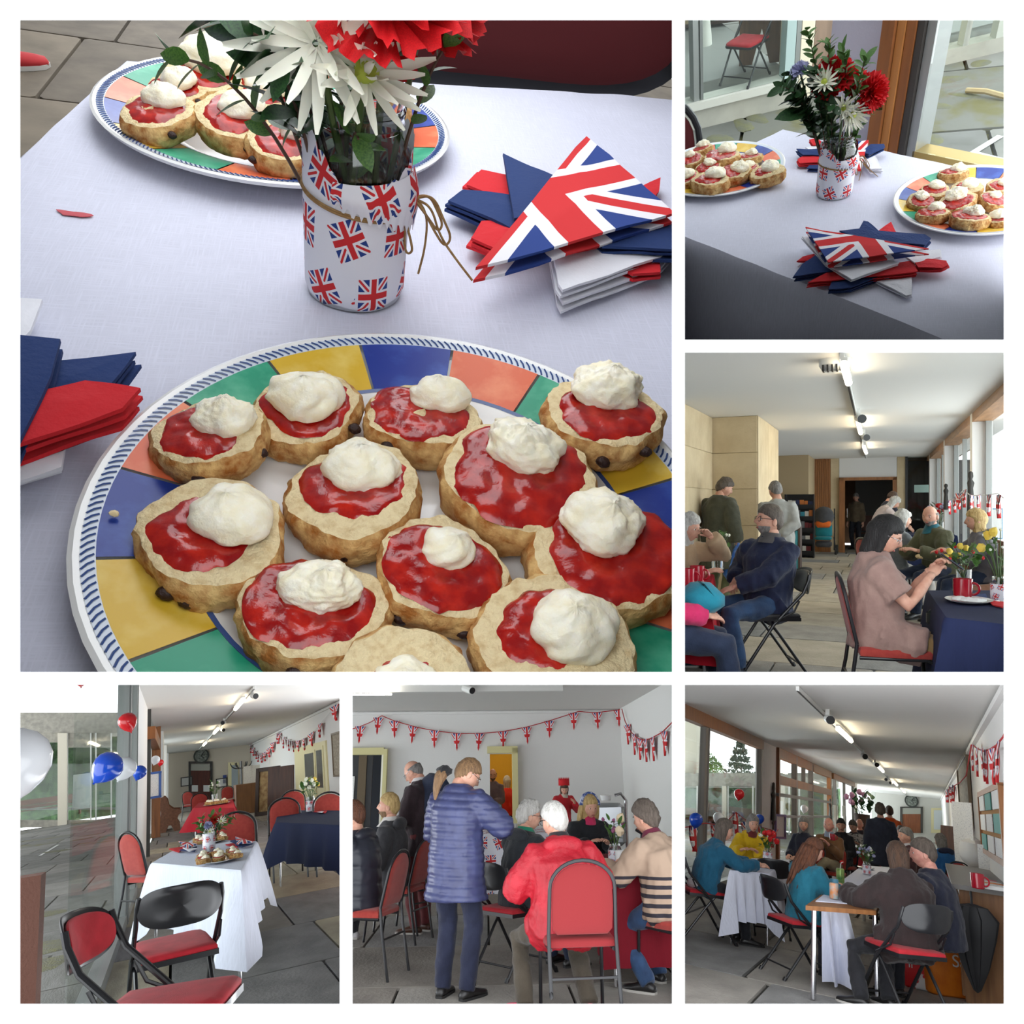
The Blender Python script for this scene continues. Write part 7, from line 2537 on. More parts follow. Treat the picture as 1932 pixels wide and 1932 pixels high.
for w, lst in (('left', [((900, 990), (1000, 975), (960, 1010), 'red'), ((960, 1005), (1065, 985), (1050, 1015), 'navy'), ((980, 1000), (1070, 1005), (1020, 1022), 'white'), ((955, 968), (1068, 985), (1010, 1012), 'flag')]),
    ('right', [((1230, 965), (1330, 950), (1300, 980), 'red'), ((1290, 975), (1400, 968), (1330, 988), 'navy'), ((1260, 960), (1330, 945), (1310, 985), 'navy'), ((1290, 942), (1395, 975), (1300, 988), 'flag')])):
 for k, (a, b, c, col) in enumerate(lst):
  napkin(P4, '%s napkin in the fan of napkins %s of the glass wall jar%s' % (col, w, ', second' if k == 2 and w == 'right' else ''), [f4(*q, .757) for q in (a, b, c)], col, .758 + .012 * k, uv=[(0, 1), (1, 0), (0, 0)] if col == 'flag' else None, group='napkins %s of the glass wall jar' % w, layers=2, gap=.006)
ca = f4(925, 1580, .46)
folding_chair(P4, 'black-backed folding chair with red seat at the head of the white table', V((ca.x, ca.y, 0)), R(6), deep=1.45, sc=1.03)
cb = f4(690, 2050, .46)
folding_chair(P4, 'red folding chair turned sideways in the near left corner', V((cb.x + .12, cb.y + .1, 0)), R(-108), deep=1.15, sc=1.1)
cc_ = f4(850, 1150, .46)
stacking_chair(P4, 'rust red chair between the white table and the glass', V((cc_.x, cc_.y, 0)), R(-58), deep=1.15, sc=1.05)
cd_ = P4.dep(*z4(1278, 900), W4[2].y + 1.0)
stacking_chair(P4, 'rust red chair at the far side of the white table', V((cd_.x, cd_.y, 0)), R(172), deep=1.2, sc=1.08)
cn = [f4(1530, 830, .75), f4(1985, 850, .75), f4(1960, 762, .75), f4(1545, 758, .75)]
tablecloth(P4, 'navy cloth on the table at the right side of the balloon hall', cn, .42, NAVYC, nt=14, fold=.05, flare=.06, nfold=4, point=.4)
table(P4, 'steel-legged table under the navy cloth', [lerp(sum(cn, V((0, 0, 0))) / 4, c, .96) for c in cn], .735)
c1 = f4(1665, 985, .0)
stacking_chair(P4, 'rust red chair in front of the navy table', V((c1.x, c1.y + .5, 0)), R(-8), deep=1.2, sc=1.08)
c2 = P4.dep(*z4(1590, 760), cn[2].y + .8)
stacking_chair(P4, 'rust red chair behind the navy table at its left', V((c2.x, c2.y, 0)), R(178), deep=1.2, sc=1.08)
c3 = P4.dep(*z4(1845, 760), cn[2].y + .6)
stacking_chair(P4, 'rust red chair behind the navy table at the right edge', V((c3.x, c3.y, 0)), R(172), deep=1.2, sc=1.08)
bunch(P4, 'white and yellow flowers in a jar on the navy table', f4(1735, 765, .755), 1.7, [(PETW, 7, .016), (PETY, 4, .014)], 22, 'jar', spread=.09, h=.22)
for k, (a, b, c, col) in enumerate((((1750, 770), (1830, 765), (1820, 778), 'red'), ((1770, 775), (1810, 772), (1800, 780), 'white'))):
 napkin(P4, col + ' napkin on the navy table of the balloon hall', [f4(*q, .757) for q in (a, b, c)], col, .758 + .008 * k)
cr = [f4(1045, 745, .75), f4(1285, 745, .75), f4(1272, 698, .75), f4(1095, 698, .75)]
tablecloth(P4, 'red cloth on the middle table of the balloon hall', cr, .5, REDC, nt=14, fold=.06, flare=.08, nfold=4)
table(P4, 'table under the red cloth in the balloon hall', [lerp(sum(cr, V((0, 0, 0))) / 4, c, .96) for c in cr], .735)
for k, (u, v, rz, w) in enumerate(((1085, 880, -4, 'in front of the red table'), (1042, 815, -30, 'at the left of the red table'), (1245, 790, 176, 'behind the red table'))):
 p = f4(u, v)
 stacking_chair(P4, 'rust red chair ' + w, p, R(rz), deep=1.2, sc=1.1)
bunch(P4, 'small white flowers on the red table', f4(1170, 712, .755), 1.8, [(PETW, 8, .014)], 16, 'glass', spread=.09, h=.24)
plate(P4, 'plate of scones on the red table of the balloon hall', f4(1180, 725, .755), 0, .3, fine=0, sy=1.8)
for k in range(6):
 scone(P4, 'near%d' % k, None, '%s scone on the red table plate' % POS[k], f4(1180, 725, .755) + V(((k % 3 - 1) * .16, (k // 3 - .5) * .4, .015)), k, .085, 'scones on the red table')
# balloons: tied to the window mullions
for u, v, r_, col, dy, w, tl in ((535, 510, 98, 'blue', ym + .9, 'big blue balloon on the near mullion', .7), (640, 515, 72, 'white', ym + 1.5, 'white balloon half behind the big blue one', .5), (727, 538, 44, 'blue', yp0 - .3, 'small blue balloon on the white pier', .4),
        (658, 242, 60, 'red', ym + 1.4, 'red balloon above the blue ones', -.3), (-20, 495, 240, 'white', ym - 1.6, 'huge white balloon cut off by the left edge', .2), (385, -32, 66, 'red', ym + .2, 'red balloon at the top edge over the glass', 0.0),
        (820, 465, 28, 'white', yt - 1.0, 'small white balloon on the timber frame', .3), (850, 480, 20, 'red', yt + .6, 'small red balloon beyond the timber frame', .2)):
 c = P4.xw(*z4(u, v), XL4 + (.22 if r_ < 200 else .3))
 if r_ > 200:
  c = P4.dep(*z4(u, v), 3.4)
 if u == 385:
  c = P4.dep(*z4(u, v), ym + .5)
 rr = (P4.dep(*z4(u + r_, v), c.y) - c).length
 balloon(P4, w, c, rr * .96, col, tl)
p = P4.xw(*z4(806, 612), XL4 + .05)
picture_hang(P4, 'blue edged notice hanging on the white pier below the balloons', p, .34, .55, (.55, -.84, 0), PRINT, frame=M('blue_frame', srgb(50, 90, 160), .6))

# ================================================================== picture 5: visitors by the white wall with bunting

def z5(u, v):
 return (660 + u / 3.1415, 1285 + v / 3.1415)

def f5(u, v, z=0.0):
 return P5.fl(*z5(u, v), z)

YF5 = P5.fl(940, 1626).y
q5 = lambda u, v, dy=0.0: P5.dep(*z5(u, v), YF5 + dy)
ZC5 = q5(900, 172).z
XW5 = q5(1605, 300).x                      # right-hand wall
XL5 = q5(-700, 300).x
flagstones(P5, 'floor_bunting_room', XL5, XW5, 3.6, YF5, 0, 1.1, 1.6, STONES[:2] + STONES_D[:1], 51, gap=.022)
struct(P5, 'ceiling_bunting_room', MB().box(((XL5 + XW5) / 2, (YF5 + 4.4) / 2, ZC5 + .05), (XW5 - XL5 + .4, YF5 - 4.4, .1)), CEIL)
wb = struct(P5, 'wall_back_bunting_room', MB().box((q5(610, 300).x, YF5 + .1, ZC5 / 2), (.01, .01, .01)), WHITEW)

def wall5(u0, u1, v0, v1, name='wall_section'):
 a, b = q5(u0, v1), q5(u1, v0)
 a.x, b.x = q5(u0, 420).x, q5(u1, 420).x
 z0, z1 = (0 if v1 > 1200 else a.z), (ZC5 if v0 < 0 else b.z)
 MB().box(((a.x + b.x) / 2, YF5 + .1, (z0 + z1) / 2), (b.x - a.x, .2, z1 - z0)).build(name, WHITEW, wb, 20)

VT = 432
wall5(-700, -200, -10, 1300)
wall5(-200, 190, -10, VT)
wall5(190, 830, -10, 1300)
wall5(830, 978, -10, VT)
wall5(978, 1640, -10, 1300)
MB().box(((XL5 + XW5) / 2, YF5 - .03, ZC5 - .05), (XW5 - XL5, .06, .05)).build('cornice', WHITEW, wb, 20)
struct(P5, 'wall_right_bunting_room', MB().box((XW5 + .1, (YF5 + 4) / 2, ZC5 / 2), (.2, YF5 - 4, ZC5)), WHITEW)
CRP = M('cream_door_trim', srgb(214, 204, 150), .6)
dl5 = struct(P5, 'door_dark_left', MB().box(((q5(190, 800).x + q5(212, 800).x) / 2, YF5 - .02, q5(190, 405).z / 2), (q5(212, 800).x - q5(190, 800).x, .3, q5(190, 405).z)), CRP)
MB().box(((q5(-200, 415).x + q5(212, 415).x) / 2, YF5 - .02, q5(0, 418).z), (q5(212, 800).x - q5(-200, 800).x, .3, .13)).build('door_head', CRP, dl5, 20)
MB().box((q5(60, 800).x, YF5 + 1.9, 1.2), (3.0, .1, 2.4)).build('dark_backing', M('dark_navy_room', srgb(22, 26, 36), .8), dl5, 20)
lf = MB().box((0, 0, 0), (.9, .05, 2.0)).build('door_leaf', M('dark_door', srgb(40, 40, 44), .5), dl5, 20, loc=(q5(40, 800).x - .25, YF5 + .5, 1.0))
MB().box((.25, -.03, 0), (.16, .06, 2.0)).build('stile', M('brown_stile', srgb(96, 80, 58), .6), lf, 20)
for z, w in ((.35, .5), (-.25, .4)):
 MB().box((-.05, -.04, z), (.3, .02, w)).build('door_poster', PRINT, lf, 20)
dr5 = struct(P5, 'door_lit_yellow', MB().box(((q5(965, 800).x + q5(998, 800).x) / 2, YF5 - .02, q5(190, 405).z / 2), (q5(998, 800).x - q5(965, 800).x, .3, q5(190, 405).z)), CRP)
MB().box(((q5(815, 800).x + q5(998, 800).x) / 2, YF5 - .02, q5(0, 418).z), (q5(998, 800).x - q5(815, 800).x, .3, .13)).build('door_head', CRP, dr5, 20)
yb = YF5 + 3.0
MB().box((q5(900, 800).x, yb, 1.3), (3.4, .1, 2.6)).build('yellow_wall', M('yellow_wall', srgb(238, 190, 60), .8), dr5, 20)
MB().box((q5(1010, 800).x + .55, YF5 + 1.6, 1.3), (.1, 2.8, 2.6)).build('yellow_wall', MATS['yellow_wall'], dr5, 20)
MB().box((q5(800, 800).x - .75, YF5 + 1.6, 1.3), (.1, 2.8, 2.6)).build('yellow_wall', MATS['yellow_wall'], dr5, 20)
MB().box((q5(900, 800).x, YF5 + 1.6, -.02), (3.4, 2.9, .04)).build('inner_floor', STONES[0], dr5, 20)
lp = thing(P5, 'ceiling_lamp', 'lit ceiling lamp in the yellow room beyond the door', 'lamp', (q5(900, 800).x, YF5 + 1.5, 2.6))
MB().lathe([(.001, 0), (.18, 0), (.16, -.08), (.001, -.1)], 20).build('globe', M('warm_glow', (1.0, .82, .5), .5, emit=14), lp)
# lights on the ceiling
t0, t1 = P5.fl(*z5(-200, 62), ZC5 - .12), P5.fl(*z5(248, 70), ZC5 - .12)
lt = thing(P5, 'strip_light', 'white strip light glowing at the top left of the bunting room', 'lamp', t1)
L = (t0 - t1).length
MB().box((-L / 2, 0, -.02), (L, .05, .022)).build('glowing_tube', M('cool_glow', (1.0, .95, .85), .5, emit=30), lt, 20)
MB().box((-L / 2 + 1.3, .15, .07), (L + 2.6, .14, .1)).build('rail', LAMPW, lt, 20)
pj = P5.fl(*z5(680, 40), ZC5 - .05)
t = thing(P5, 'ceiling_sensor', 'small dark-lensed camera at the end of the ceiling rail', 'sensor', pj)
MB().tube([(0, 0, 0), (.12, -.15, -.06)], .06, 10).build('body', LAMPW, t)
MB().tube([(.12, -.151, -.06), (.124, -.156, -.062)], .05, 10).build('lens', BLACKM, t)
# bunting
bw = lambda u, v: q5(u, v, -.08)
bunting(P5, 'red, white and blue bunting swag along the white back wall', [bw(u, v) for u, v in ((190, 205), (260, 235), (400, 275), (520, 297), (650, 312), (780, 310), (915, 298), (1050, 272), (1185, 235), (1330, 188), (1355, 180), (1450, 188), (1590, 172), (1612, 160))],
  [.055, .135, .222, .312, .405, .5, .597, .692, .797, .895, .985], .21, .34, tilt=.05)
bunting(P5, 'short end of bunting sloping to the left edge of the back wall', [bw(u, v) for u, v in ((190, 205), (120, 245), (60, 270), (-20, 295))], [.1, .62], .21, .34, tilt=.05)
rx = lambda u, v: P5.xw(*z5(u, v), XW5 - .06)
bunting(P5, 'bunting swag on the right-hand wall ending at the corner', [rx(u, v) for u, v in ((1612, 165), (1632, 240), (1665, 300), (1700, 335), (1740, 350), (1780, 342), (1850, 305), (1915, 240), (1960, 180))], [.12, .25, .36, .46, .58, .76, .92], .42, .36, tilt=.0)
# tea table at the back with flag print cloth
YT5 = 10.6
ta, tb = P5.dep(*z5(780, 905), YT5), P5.dep(*z5(1190, 905), YT5)
zt = ta.z
ct = [V((ta.x - .1, YT5, zt)), V((tb.x + .6, YT5, zt)), V((tb.x + .6, YT5 + 1.2, zt)), V((ta.x - .1, YT5 + 1.2, zt))]
uja = uj_mat('flag_print_tablecloth', True)
mb = MB()
wdt = ct[1].x - ct[0].x
mb.grid(lambda u, v: V((ct[0].x + u * wdt, YT5 - .02 - .02 * math.sin(u * 30) * v, zt - v * (zt - .12))), 40, 4, uvfn=lambda u, v: (u * wdt / .22, v * (zt - .1) / .22))
mb.grid(lambda u, v: V((ct[0].x + u * wdt, YT5 - .02 + v * 1.2, zt)), 4, 4, uvfn=lambda u, v: (u * wdt / .22, v * 1.2 / .22))
solid(P5, 'tablecloth', mb, uja, 'flag print cloth hanging in front of the tea table', 'tablecloth', (0, 0, 0))
table(P5, 'tea table under the flag print cloth', [c - V((0, 0, .01)) for c in ct], zt - .01)
for k, (u, w, m_) in enumerate(((905, 'brown', M('brown_mug', srgb(126, 84, 56), .3)), (945, 'white', CHINA), (975, 'white striped', M('striped_mug', srgb(210, 212, 206), .3)))):
 mug(P5, w + ' mug on the tea table behind the puffer jacket', P5.dep(*z5(u, 893), YT5 + .25) * V((1, 1, 0)) + V((0, 0, zt)), k, m_, sc=1.1)
tn = P5.dep(*z5(865, 890), YT5 + .35)
t = thing(P5, 'tea_caddy', 'grey tin with a green lid on the tea table', 'tin', (tn.x, tn.y, zt))
MB().bevbox((0, 0, .14), (.2, .14, .28), .02).build('tin', M('grey_tin', srgb(130, 136, 140), .4), t, 30)
MB().bevbox((0, 0, .31), (.16, .12, .07), .02).build('lid', M('green_lid', srgb(60, 130, 100), .4), t, 30)
# machine at the right
mc = P5.dep(*z5(1530, 960), 10.4)
t = thing(P5, 'tea_urn', 'steel tea urn wrapped in clear film by the right wall', 'urn', (mc.x, mc.y, mc.z))
MB().bevbox((0, 0, .22), (.42, .36, .5), .05).build('body', M('film_steel', srgb(176, 180, 184), .2, .4), t, 40)
MB().tube([(.22, -.1, -.1), (.24, -.1, .5), (.18, -.1, .58), (.1, -.1, .56)], .02, 8).build('pipe', CHROME, t)
MB().lathe([(.001, .5), (.06, .5), (.075, .56), (.001, .57)], 16).build('cup', CHINA, t)

# ---- people of picture 5
def stand5(u, Y):
 p = P5.dep(*z5(u, 800), Y)
 return V((p.x, p.y, 0))

def near5(u, v):
 p = f5(u, v)
 return V((p.x, p.y, 0))

pw5 = near5(620, 1880)
person(P5, 'woman in blue quilted puffer jacket standing with a mug', pw5, -28, 1.68, head=(-38, 34, 0), lean=4, hr=(.20, .34, 1.10), hl=(-.10, .30, 1.02), el=(-1, -.3, -.6), er=(1, -.5, -.5), top=M('puffer_blue', srgb(66, 72, 112), .38, col2=srgb(54, 58, 94), scale=9), legs=cloth('navy_cord', (30, 36, 62)), hair=('bun', 'sandy'), glasses=CHROME, voxel=.011, thick=.042, hem=.27, quilt=.052, collar=.02, fat=1.05, front=.5)
k_ = at(P5, pw5, -28, (0, -.075, 1.47))
t = thing(P5, 'hair_tie', 'black scrunchie on the ponytail of the puffer jacket woman', 'hair tie', at(P5, pw5, -28, (-.08, -.06, 1.50)))
mb = MB().ell((0, 0, 0), (.06, .055, .045), 14, 10)
mb.warp(lambda p: p * (1 + .35 * nz(p, 38)))
mb.build('scrunchie', cloth('black_scrunchie', (26, 26, 30)), t)
MB().tube(bez((0, 0, 0), (-.05, -.06, -.05), (-.06, -.05, -.2), 7), [.04, .045, .045, .04, .034, .028, .02, .008], 8).build('ponytail', HAIRM['sandy'], t)
mug(P5, 'white mug in the hand of the puffer jacket woman', at(P5, pw5, -28, (.16, .40, 1.08)), R(20), CHINA, sc=1.15)
ps = near5(420, 1490)
person(P5, 'grey-haired man with a dark jacket over his shoulders looking down', ps, 62, 1.76, head=(4, 36, 0), lean=8, hl=(-.1, .3, 1.0), hr=(.12, .3, 1.0), top=cloth('dark_maroon_jumper', (48, 32, 38)), legs=cloth('maroon_trousers', (104, 40, 42)), hair=('bald', 'grey'), voxel=.016, thick=.03, hem=.2, shoes=BROWNL, inner=cloth('white_shirt', (214, 210, 210)), glasses=CHROME)
jp = MB()
jp.ell((0, 0, 0), (.12, .26, .36), 16, 12)
jp.warp(lambda p: p * (1 + .12 * nz(p, 8)))
solid(P5, 'slung_jacket', jp, cloth('navy_slung', (36, 46, 70)), 'dark blue jacket slung over the shoulder of the grey-haired man', 'jacket', at(P5, ps, 62, (-.02, -.14, 1.16)), R(62))
pd5 = stand5(848, YF5 + .9)
person(P5, 'man in grey shirt holding a plate in the yellow doorway', pd5, 172, 1.78, head=(8, 8, 0), hl=(-.05, .3, 1.06), hr=(.16, .3, 1.02), top=cloth('grey_shirt', (112, 100, 112)), legs=cloth('brown_trousers', (82, 62, 42)), hair=('bald', 'greybrown'), beard='greybrown', glasses=True, voxel=.018, sleeve=1.0)
t = thing(P5, 'tea_plate', 'small plate held by the man in the yellow doorway', 'plate', at(P5, pd5, 172, (.02, .38, 1.08)))
MB().lathe([(.001, .004), (.07, .004), (.11, .018), (.1, .012), (.06, 0), (.001, 0)], 24).build('dish', CHINA, t)
person(P5, 'white-haired person in bright red turned away in the yellow room', stand5(935, YF5 + 1.9), 20, 1.62, top=cloth('bright_red', (226, 56, 40)), legs=cloth('dark_skirt', (50, 40, 44)), hair=('curlybob', 'white'), voxel=.022)
pcx = stand5(1262, YF5 - 1.2)
_, gi = person(P5, 'girl in red with a red paper crown leaning at the back', pcx, 200, 1.5, lean=14, head=(-20, 24, 0), top=cloth('red_dress', (196, 30, 44)), hair=('bob', 'brown'), voxel=.018, hl=(-.1, .3, 1.08), hr=(.26, .34, 1.0), inner=cloth('oat_jumper', (190, 180, 166)))
hd = at(P5, pcx, 200, gi['head'] + V((0, -.01, .055)))
mb = MB()
n = 14
mb.rings([[V((math.cos(2 * PI * k / (2 * n)) * .1, math.sin(2 * PI * k / (2 * n)) * .11, z if not z else z + (.05 if k % 2 else -.02))) for k in range(2 * n)] for z in (0.0, .1)])
solid(P5, 'party_hat', mb, NAPM['red'], 'red paper crown on the girl at the back', 'hat', hd, 0, smooth=20)
# seated
pbl = stand5(1405, 9.0)
stacking_chair(P5, 'red chair under the blonde lady with the hairband', pbl, R(185))
_, gi = person(P5, 'blonde lady with blue patterned hairband and pink scarf', pbl, 190, 1.66, seat=.46, lean=8, head=(8, 12, 0), top=cloth('black_quilt', (28, 30, 36)), inner=cloth('pink_scarf', (206, 50, 100)), legs=JEAND, hair=('long', 'blond'), hair_len=.12, voxel=.016, thick=.03, quilt=.09, hl=(-.1, .36, .82), hr=(.1, .36, .82))
hbp = at(P5, pbl, 190, gi['head'] + V((0, .0, .02)))
t = thing(P5, 'hairband', 'blue patterned hairband on the blonde lady', 'hairband', hbp, R(190))
MB().tube([(math.cos(a) * .098, .012 - .02 * math.sin(a), math.sin(a) * .118) for a in [PI * k / 14 for k in range(15)]], .022, 8).build('band', M('blue_pattern', srgb(60, 84, 150), .7, col2=srgb(200, 206, 224), scale=40, lo=.5, hi=.55), t)
pgl = stand5(1000, 6.9)
folding_chair(P5, 'folding chair with red seat under the grey-haired lady in black', pgl + V((-.06, 0, 0)), R(-48))
person(P5, 'smiling grey-haired lady with glasses in black jacket', pgl, -52, 1.62, seat=.46, lean=10, head=(-26, 6, 0), top=cloth('black_shell', (34, 38, 44)), inner=cloth('green_collar', (30, 130, 100)), hood=cloth('black_hood', (40, 44, 50)), legs=JEAND, hair=('curly', 'white'), glasses=True, voxel=.014, thick=.036, hl=(-.06, .4, .82), hr=(.12, .4, .82))
prd = stand5(1290, 5.55)
stacking_chair(P5, 'rust red chair with its back to the viewer at the front', prd + V((.03, .0, 0)), R(4), sc=1.05, fabric=M('brick_red_fabric', srgb(118, 20, 24), .9, sheen=.05, bump=.15, bscale=300))
person(P5, 'white-haired person in red anorak seen from behind on the front chair', prd + V((-.03, .08, 0)), 12, 1.66, seat=.46, lean=12, head=(24, 8, 0), top=M('red_nylon', srgb(172, 14, 36), .55, col2=srgb(150, 8, 28), scale=7, bump=.25, bscale=24), hood=MATS['red_nylon'], inner=cloth('black_neck', (36, 30, 34)), legs=cloth('olive_brown', (74, 66, 54)), hair=('short', 'white'), hvol=1.5, voxel=.012, thick=.046, hem=.3, fat=1.16, wr=1.1, shoes=M('pink_trainer', srgb(206, 80, 104), .6), sock=cloth('navy_sock', (34, 38, 60)),
  hl=(-.20, .36, .80), hr=(.26, .40, .84), fl=(-.24, .16), fr=(.16, .06), collar=.01, glasses=True)
psw = stand5(1860, 6.2)
stacking_chair(P5, 'rust red chair at the right edge under the striped jumper', psw + V((.04, -.02, 0)), R(30))
STRIPE, nt_, p_ = principled('striped_knit')
z_ = nd(nt_, 'ShaderNodeSeparateXYZ')
nt_.links.new(nd(nt_, 'ShaderNodeTexCoord').outputs['Object'], z_.inputs[0])
s_ = mth(nt_, 'MULTIPLY', mth(nt_, 'GREATER_THAN', mth(nt_, 'FRACT', mth(nt_, 'MULTIPLY', z_.outputs[2], 17)), .55), mth(nt_, 'LESS_THAN', z_.outputs[2], .76))
nt_.links.new(mixc(nt_, s_, srgb(170, 146, 126), srgb(44, 40, 48)), p_.inputs['Base Color'])
p_.inputs['Roughness'].default_value = .9
person(P5, 'grey-haired person in beige jumper with dark stripes at the right edge', psw, 34, 1.66, seat=.46, lean=20, head=(10, 6, 0), top=STRIPE, inner=cloth('plum_scarf', (110, 34, 60)), legs=JEAN, hair=('curly', 'greybrown'), hvol=1.2, voxel=.013, thick=.03, hem=.16, fat=1.15, hl=(-.22, .45, .80), hr=(.1, .45, .80), fl=(-.16, .12), fr=(.14, .3), shoes=LEATHER)
# red cloth table between them
rt = [P5.dep(*z5(1500, 1180), 6.6), P5.dep(*z5(1760, 1180), 6.6)]
zt5 = .75
ct = [V((rt[0].x, 6.3, zt5)), V((rt[1].x + .35, 6.3, zt5)), V((rt[1].x + .4, 8.2, zt5)), V((rt[0].x + .05, 8.2, zt5))]
tablecloth(P5, 'dark red cloth on the table between the seated visitors', ct, .6, weave_mat('dark_red_cloth', srgb(110, 12, 28), 160, .2), nt=14, fold=.02)
table(P5, 'steel-legged table under the dark red cloth', [lerp(sum(ct, V((0, 0, 0))) / 4, c, .95) - V((0, 0, .01)) for c in ct], .735)
bunch(P5, 'cream rose and heather in a flag-wrapped jar on the dark red table', V((P5.dep(*z5(1580, 1170), 7.0).x, 7.0, zt5)), 1.5, [(M('rose_cream', srgb(236, 214, 180), .6), 2, .024), (M('heather', srgb(150, 84, 120), .7), 8, .01)], 16, 'jar', spread=.07, h=.22)
mug(P5, 'white mug beside the jar on the dark red table', V((P5.dep(*z5(1625, 1170), 6.7).x, 6.7, zt5)), 0, CHINA, sc=1.5)
solid(P5, 'walking_stick', MB().tube([(0, 0, .05), (.02, .1, .95), (.02, .08, 1.0), (-.03, .05, 1.03)], .014, 8), BLACKM, 'black walking stick handle leaning by the striped jumper', 'walking stick', V((P5.dep(*z5(1720, 1000), 7.0).x, 6.9, 0)))
# left group
pyl = stand5(262, 8.3)
stacking_chair(P5, 'rust red chair under the fair-haired young man', pyl + V((.05, .1, 0)), R(70))
person(P5, 'fair-haired young man in dark hoodie sitting in profile', pyl, 78, 1.76, seat=.46, lean=4, head=(6, -2, 0), top=cloth('charcoal_hoodie', (62, 62, 66)), inner=cloth('white_tee', (214, 210, 206)), hood=MATS['cloth_charcoal_hoodie'], legs=cloth('black_jeans', (36, 36, 42)), hair=('short', 'blond'), beard='sandy', voxel=.014, thick=.03, fl=(-.1, .5), fr=(.12, .42), shoes=cloth('white_sneaker', (206, 204, 206)))
pwl = stand5(70, 7.0)
stacking_chair(P5, 'rust red chair under the woman in black puffer at the left edge', pwl + V((.08, -.02, 0)), R(72))
person(P5, 'woman in black puffer coat seen from behind at the left edge', pwl, 66, 1.66, seat=.46, lean=6, head=(8, 4, 0), top=M('puffer_black', srgb(40, 42, 52), .4), hood=MATS['puffer_black'], legs=JEAN, hair=('bun', 'auburn'), voxel=.013, thick=.055, hem=.2, quilt=.11, fat=1.1, shoes=cloth('pale_shoe', (190, 170, 160)))
stacking_chair(P5, 'rust red empty chair between the young man and the maroon trousers', stand5(345, 8.9), R(60))

# ================================================================== picture 6: the long hall with visitors at white tables

def z6(u, v):
 return (1285 + u / 3.1415, 1285 + v / 3.1415)

def f6(u, v, z=0.0):
 return P6.fl(*z6(u, v), z)

# ceiling height is a guess, lowered to shorten the hall; walls follow from it
ZC6 = 2.75
XL6 = f6(520, 372, ZC6).x
XR6 = f6(1740, 350, ZC6).x
YF6 = f6(1370, 683, ZC6).y
q6 = lambda u, v, y=None: P6.dep(*z6(u, v), YF6 if y is None else y)
flagstones(P6, 'floor_long_hall', XL6 - .05, XR6, 4.2, 26, 0, 1.15, 1.8, STONES[:2] + STONES_D[:1], 61, gap=.04)
struct(P6, 'floor_long_hall_far', MB().box(((XL6 + XR6) / 2, (26 + YF6) / 2, -.05), (XR6 - XL6, YF6 - 26, .1)), STONES[0])
struct(P6, 'ceiling_long_hall', MB().box(((XL6 + XR6) / 2, (YF6 + 4.6) / 2, ZC6 + .05), (XR6 - XL6 + .4, YF6 - 4.6, .1)), CEIL)
struct(P6, 'wall_right_long_hall', MB().box((XR6 + .1, (YF6 + 5) / 2, ZC6 / 2), (.2, YF6 - 5, ZC6)), WHITEW)
MB().box((XR6 - .03, (YF6 + 5) / 2, ZC6 - .06), (.06, YF6 - 5, .06)).build('cornice', WHITEW, bpy.data.objects['wall_right_long_hall'], 20)
struct(P6, 'wall_far_long_hall', MB().box(((XL6 + XR6) / 2, YF6 + .1, ZC6 / 2), (XR6 - XL6 + .6, .2, ZC6)), M('far_wall_pale', srgb(222, 220, 214), .9))

def quad6(u0, v0, u1, v1, depth=.06, y=None):
 y = YF6 - .06 if y is None else y
 a, b, c, d = (P6.dep(*z6(u, v), y) for u, v in ((u0, v1), (u1, v1), (u1, v0), (u0, v0)))
 return MB().slab([a, b, c, d], (0, depth, 0))

d6 = struct(P6, 'door_far_long_hall', quad6(1312, 788, 1420, 900, .03, YF6 - .08), wood_mat('far_door_wood', srgb(150, 84, 44), srgb(120, 64, 34)))
for r_ in ((1298, 745, 1312, 900), (1420, 745, 1433, 900), (1312, 745, 1420, 752)):
 quad6(*r_, .08, YF6 - .14).build('door_frame', M('frame_grey', srgb(70, 66, 62), .5), d6, 20)
quad6(1312, 752, 1420, 788, .03, YF6 - .1).build('fanlight', MATS['fanlight_grey'], d6, 20)
dc6 = struct(P6, 'door_far_right_cream', quad6(1482, 752, 1562, 900, .05, YF6 - .7), CREAMP)
quad6(1498, 765, 1545, 880, .03, YF6 - .75).build('glass_panel', M('pale_glass', srgb(206, 212, 214), .3), dc6, 20)
t = thing(P6, 'wall_clock', 'round wall clock over the far door of the long hall', 'clock', q6(1366, 710, YF6 - .1))
MB().tube([(0, 0, 0), (0, -.08, 0)], .42, 28).build('case', MATS['clock_dark'], t)
MB().tube([(0, -.081, 0), (0, -.09, 0)], .33, 28).build('face', MATS['clock_face'], t)
for a_, L in ((.6, .28), (2.4, .2)):
 MB().tube([(0, -.095, 0), (math.sin(a_) * L, -.095, math.cos(a_) * L)], .02, 5).build('hand', BLACKM, t)
# left glazed wall
cl = lambda u, v: P6.xw(*z6(u, v), XL6)
ypa, ypb = f6(478, 350, ZC6).y, f6(562, 392, ZC6).y
ydoor1 = f6(875, 535, ZC6).y
yq1 = f6(1010, 598, ZC6).y
GR6 = M('grey_window_frame', srgb(112, 104, 98), .5)

def bar6(name, y, w, d_, mat, parent=None, x=0.0, z0=0.0, z1=None):
 return struct(P6, name, MB().box((XL6 + x, y, (z0 + (z1 or ZC6)) / 2), (d_, w, (z1 or ZC6) - z0)), mat, 20, parent)

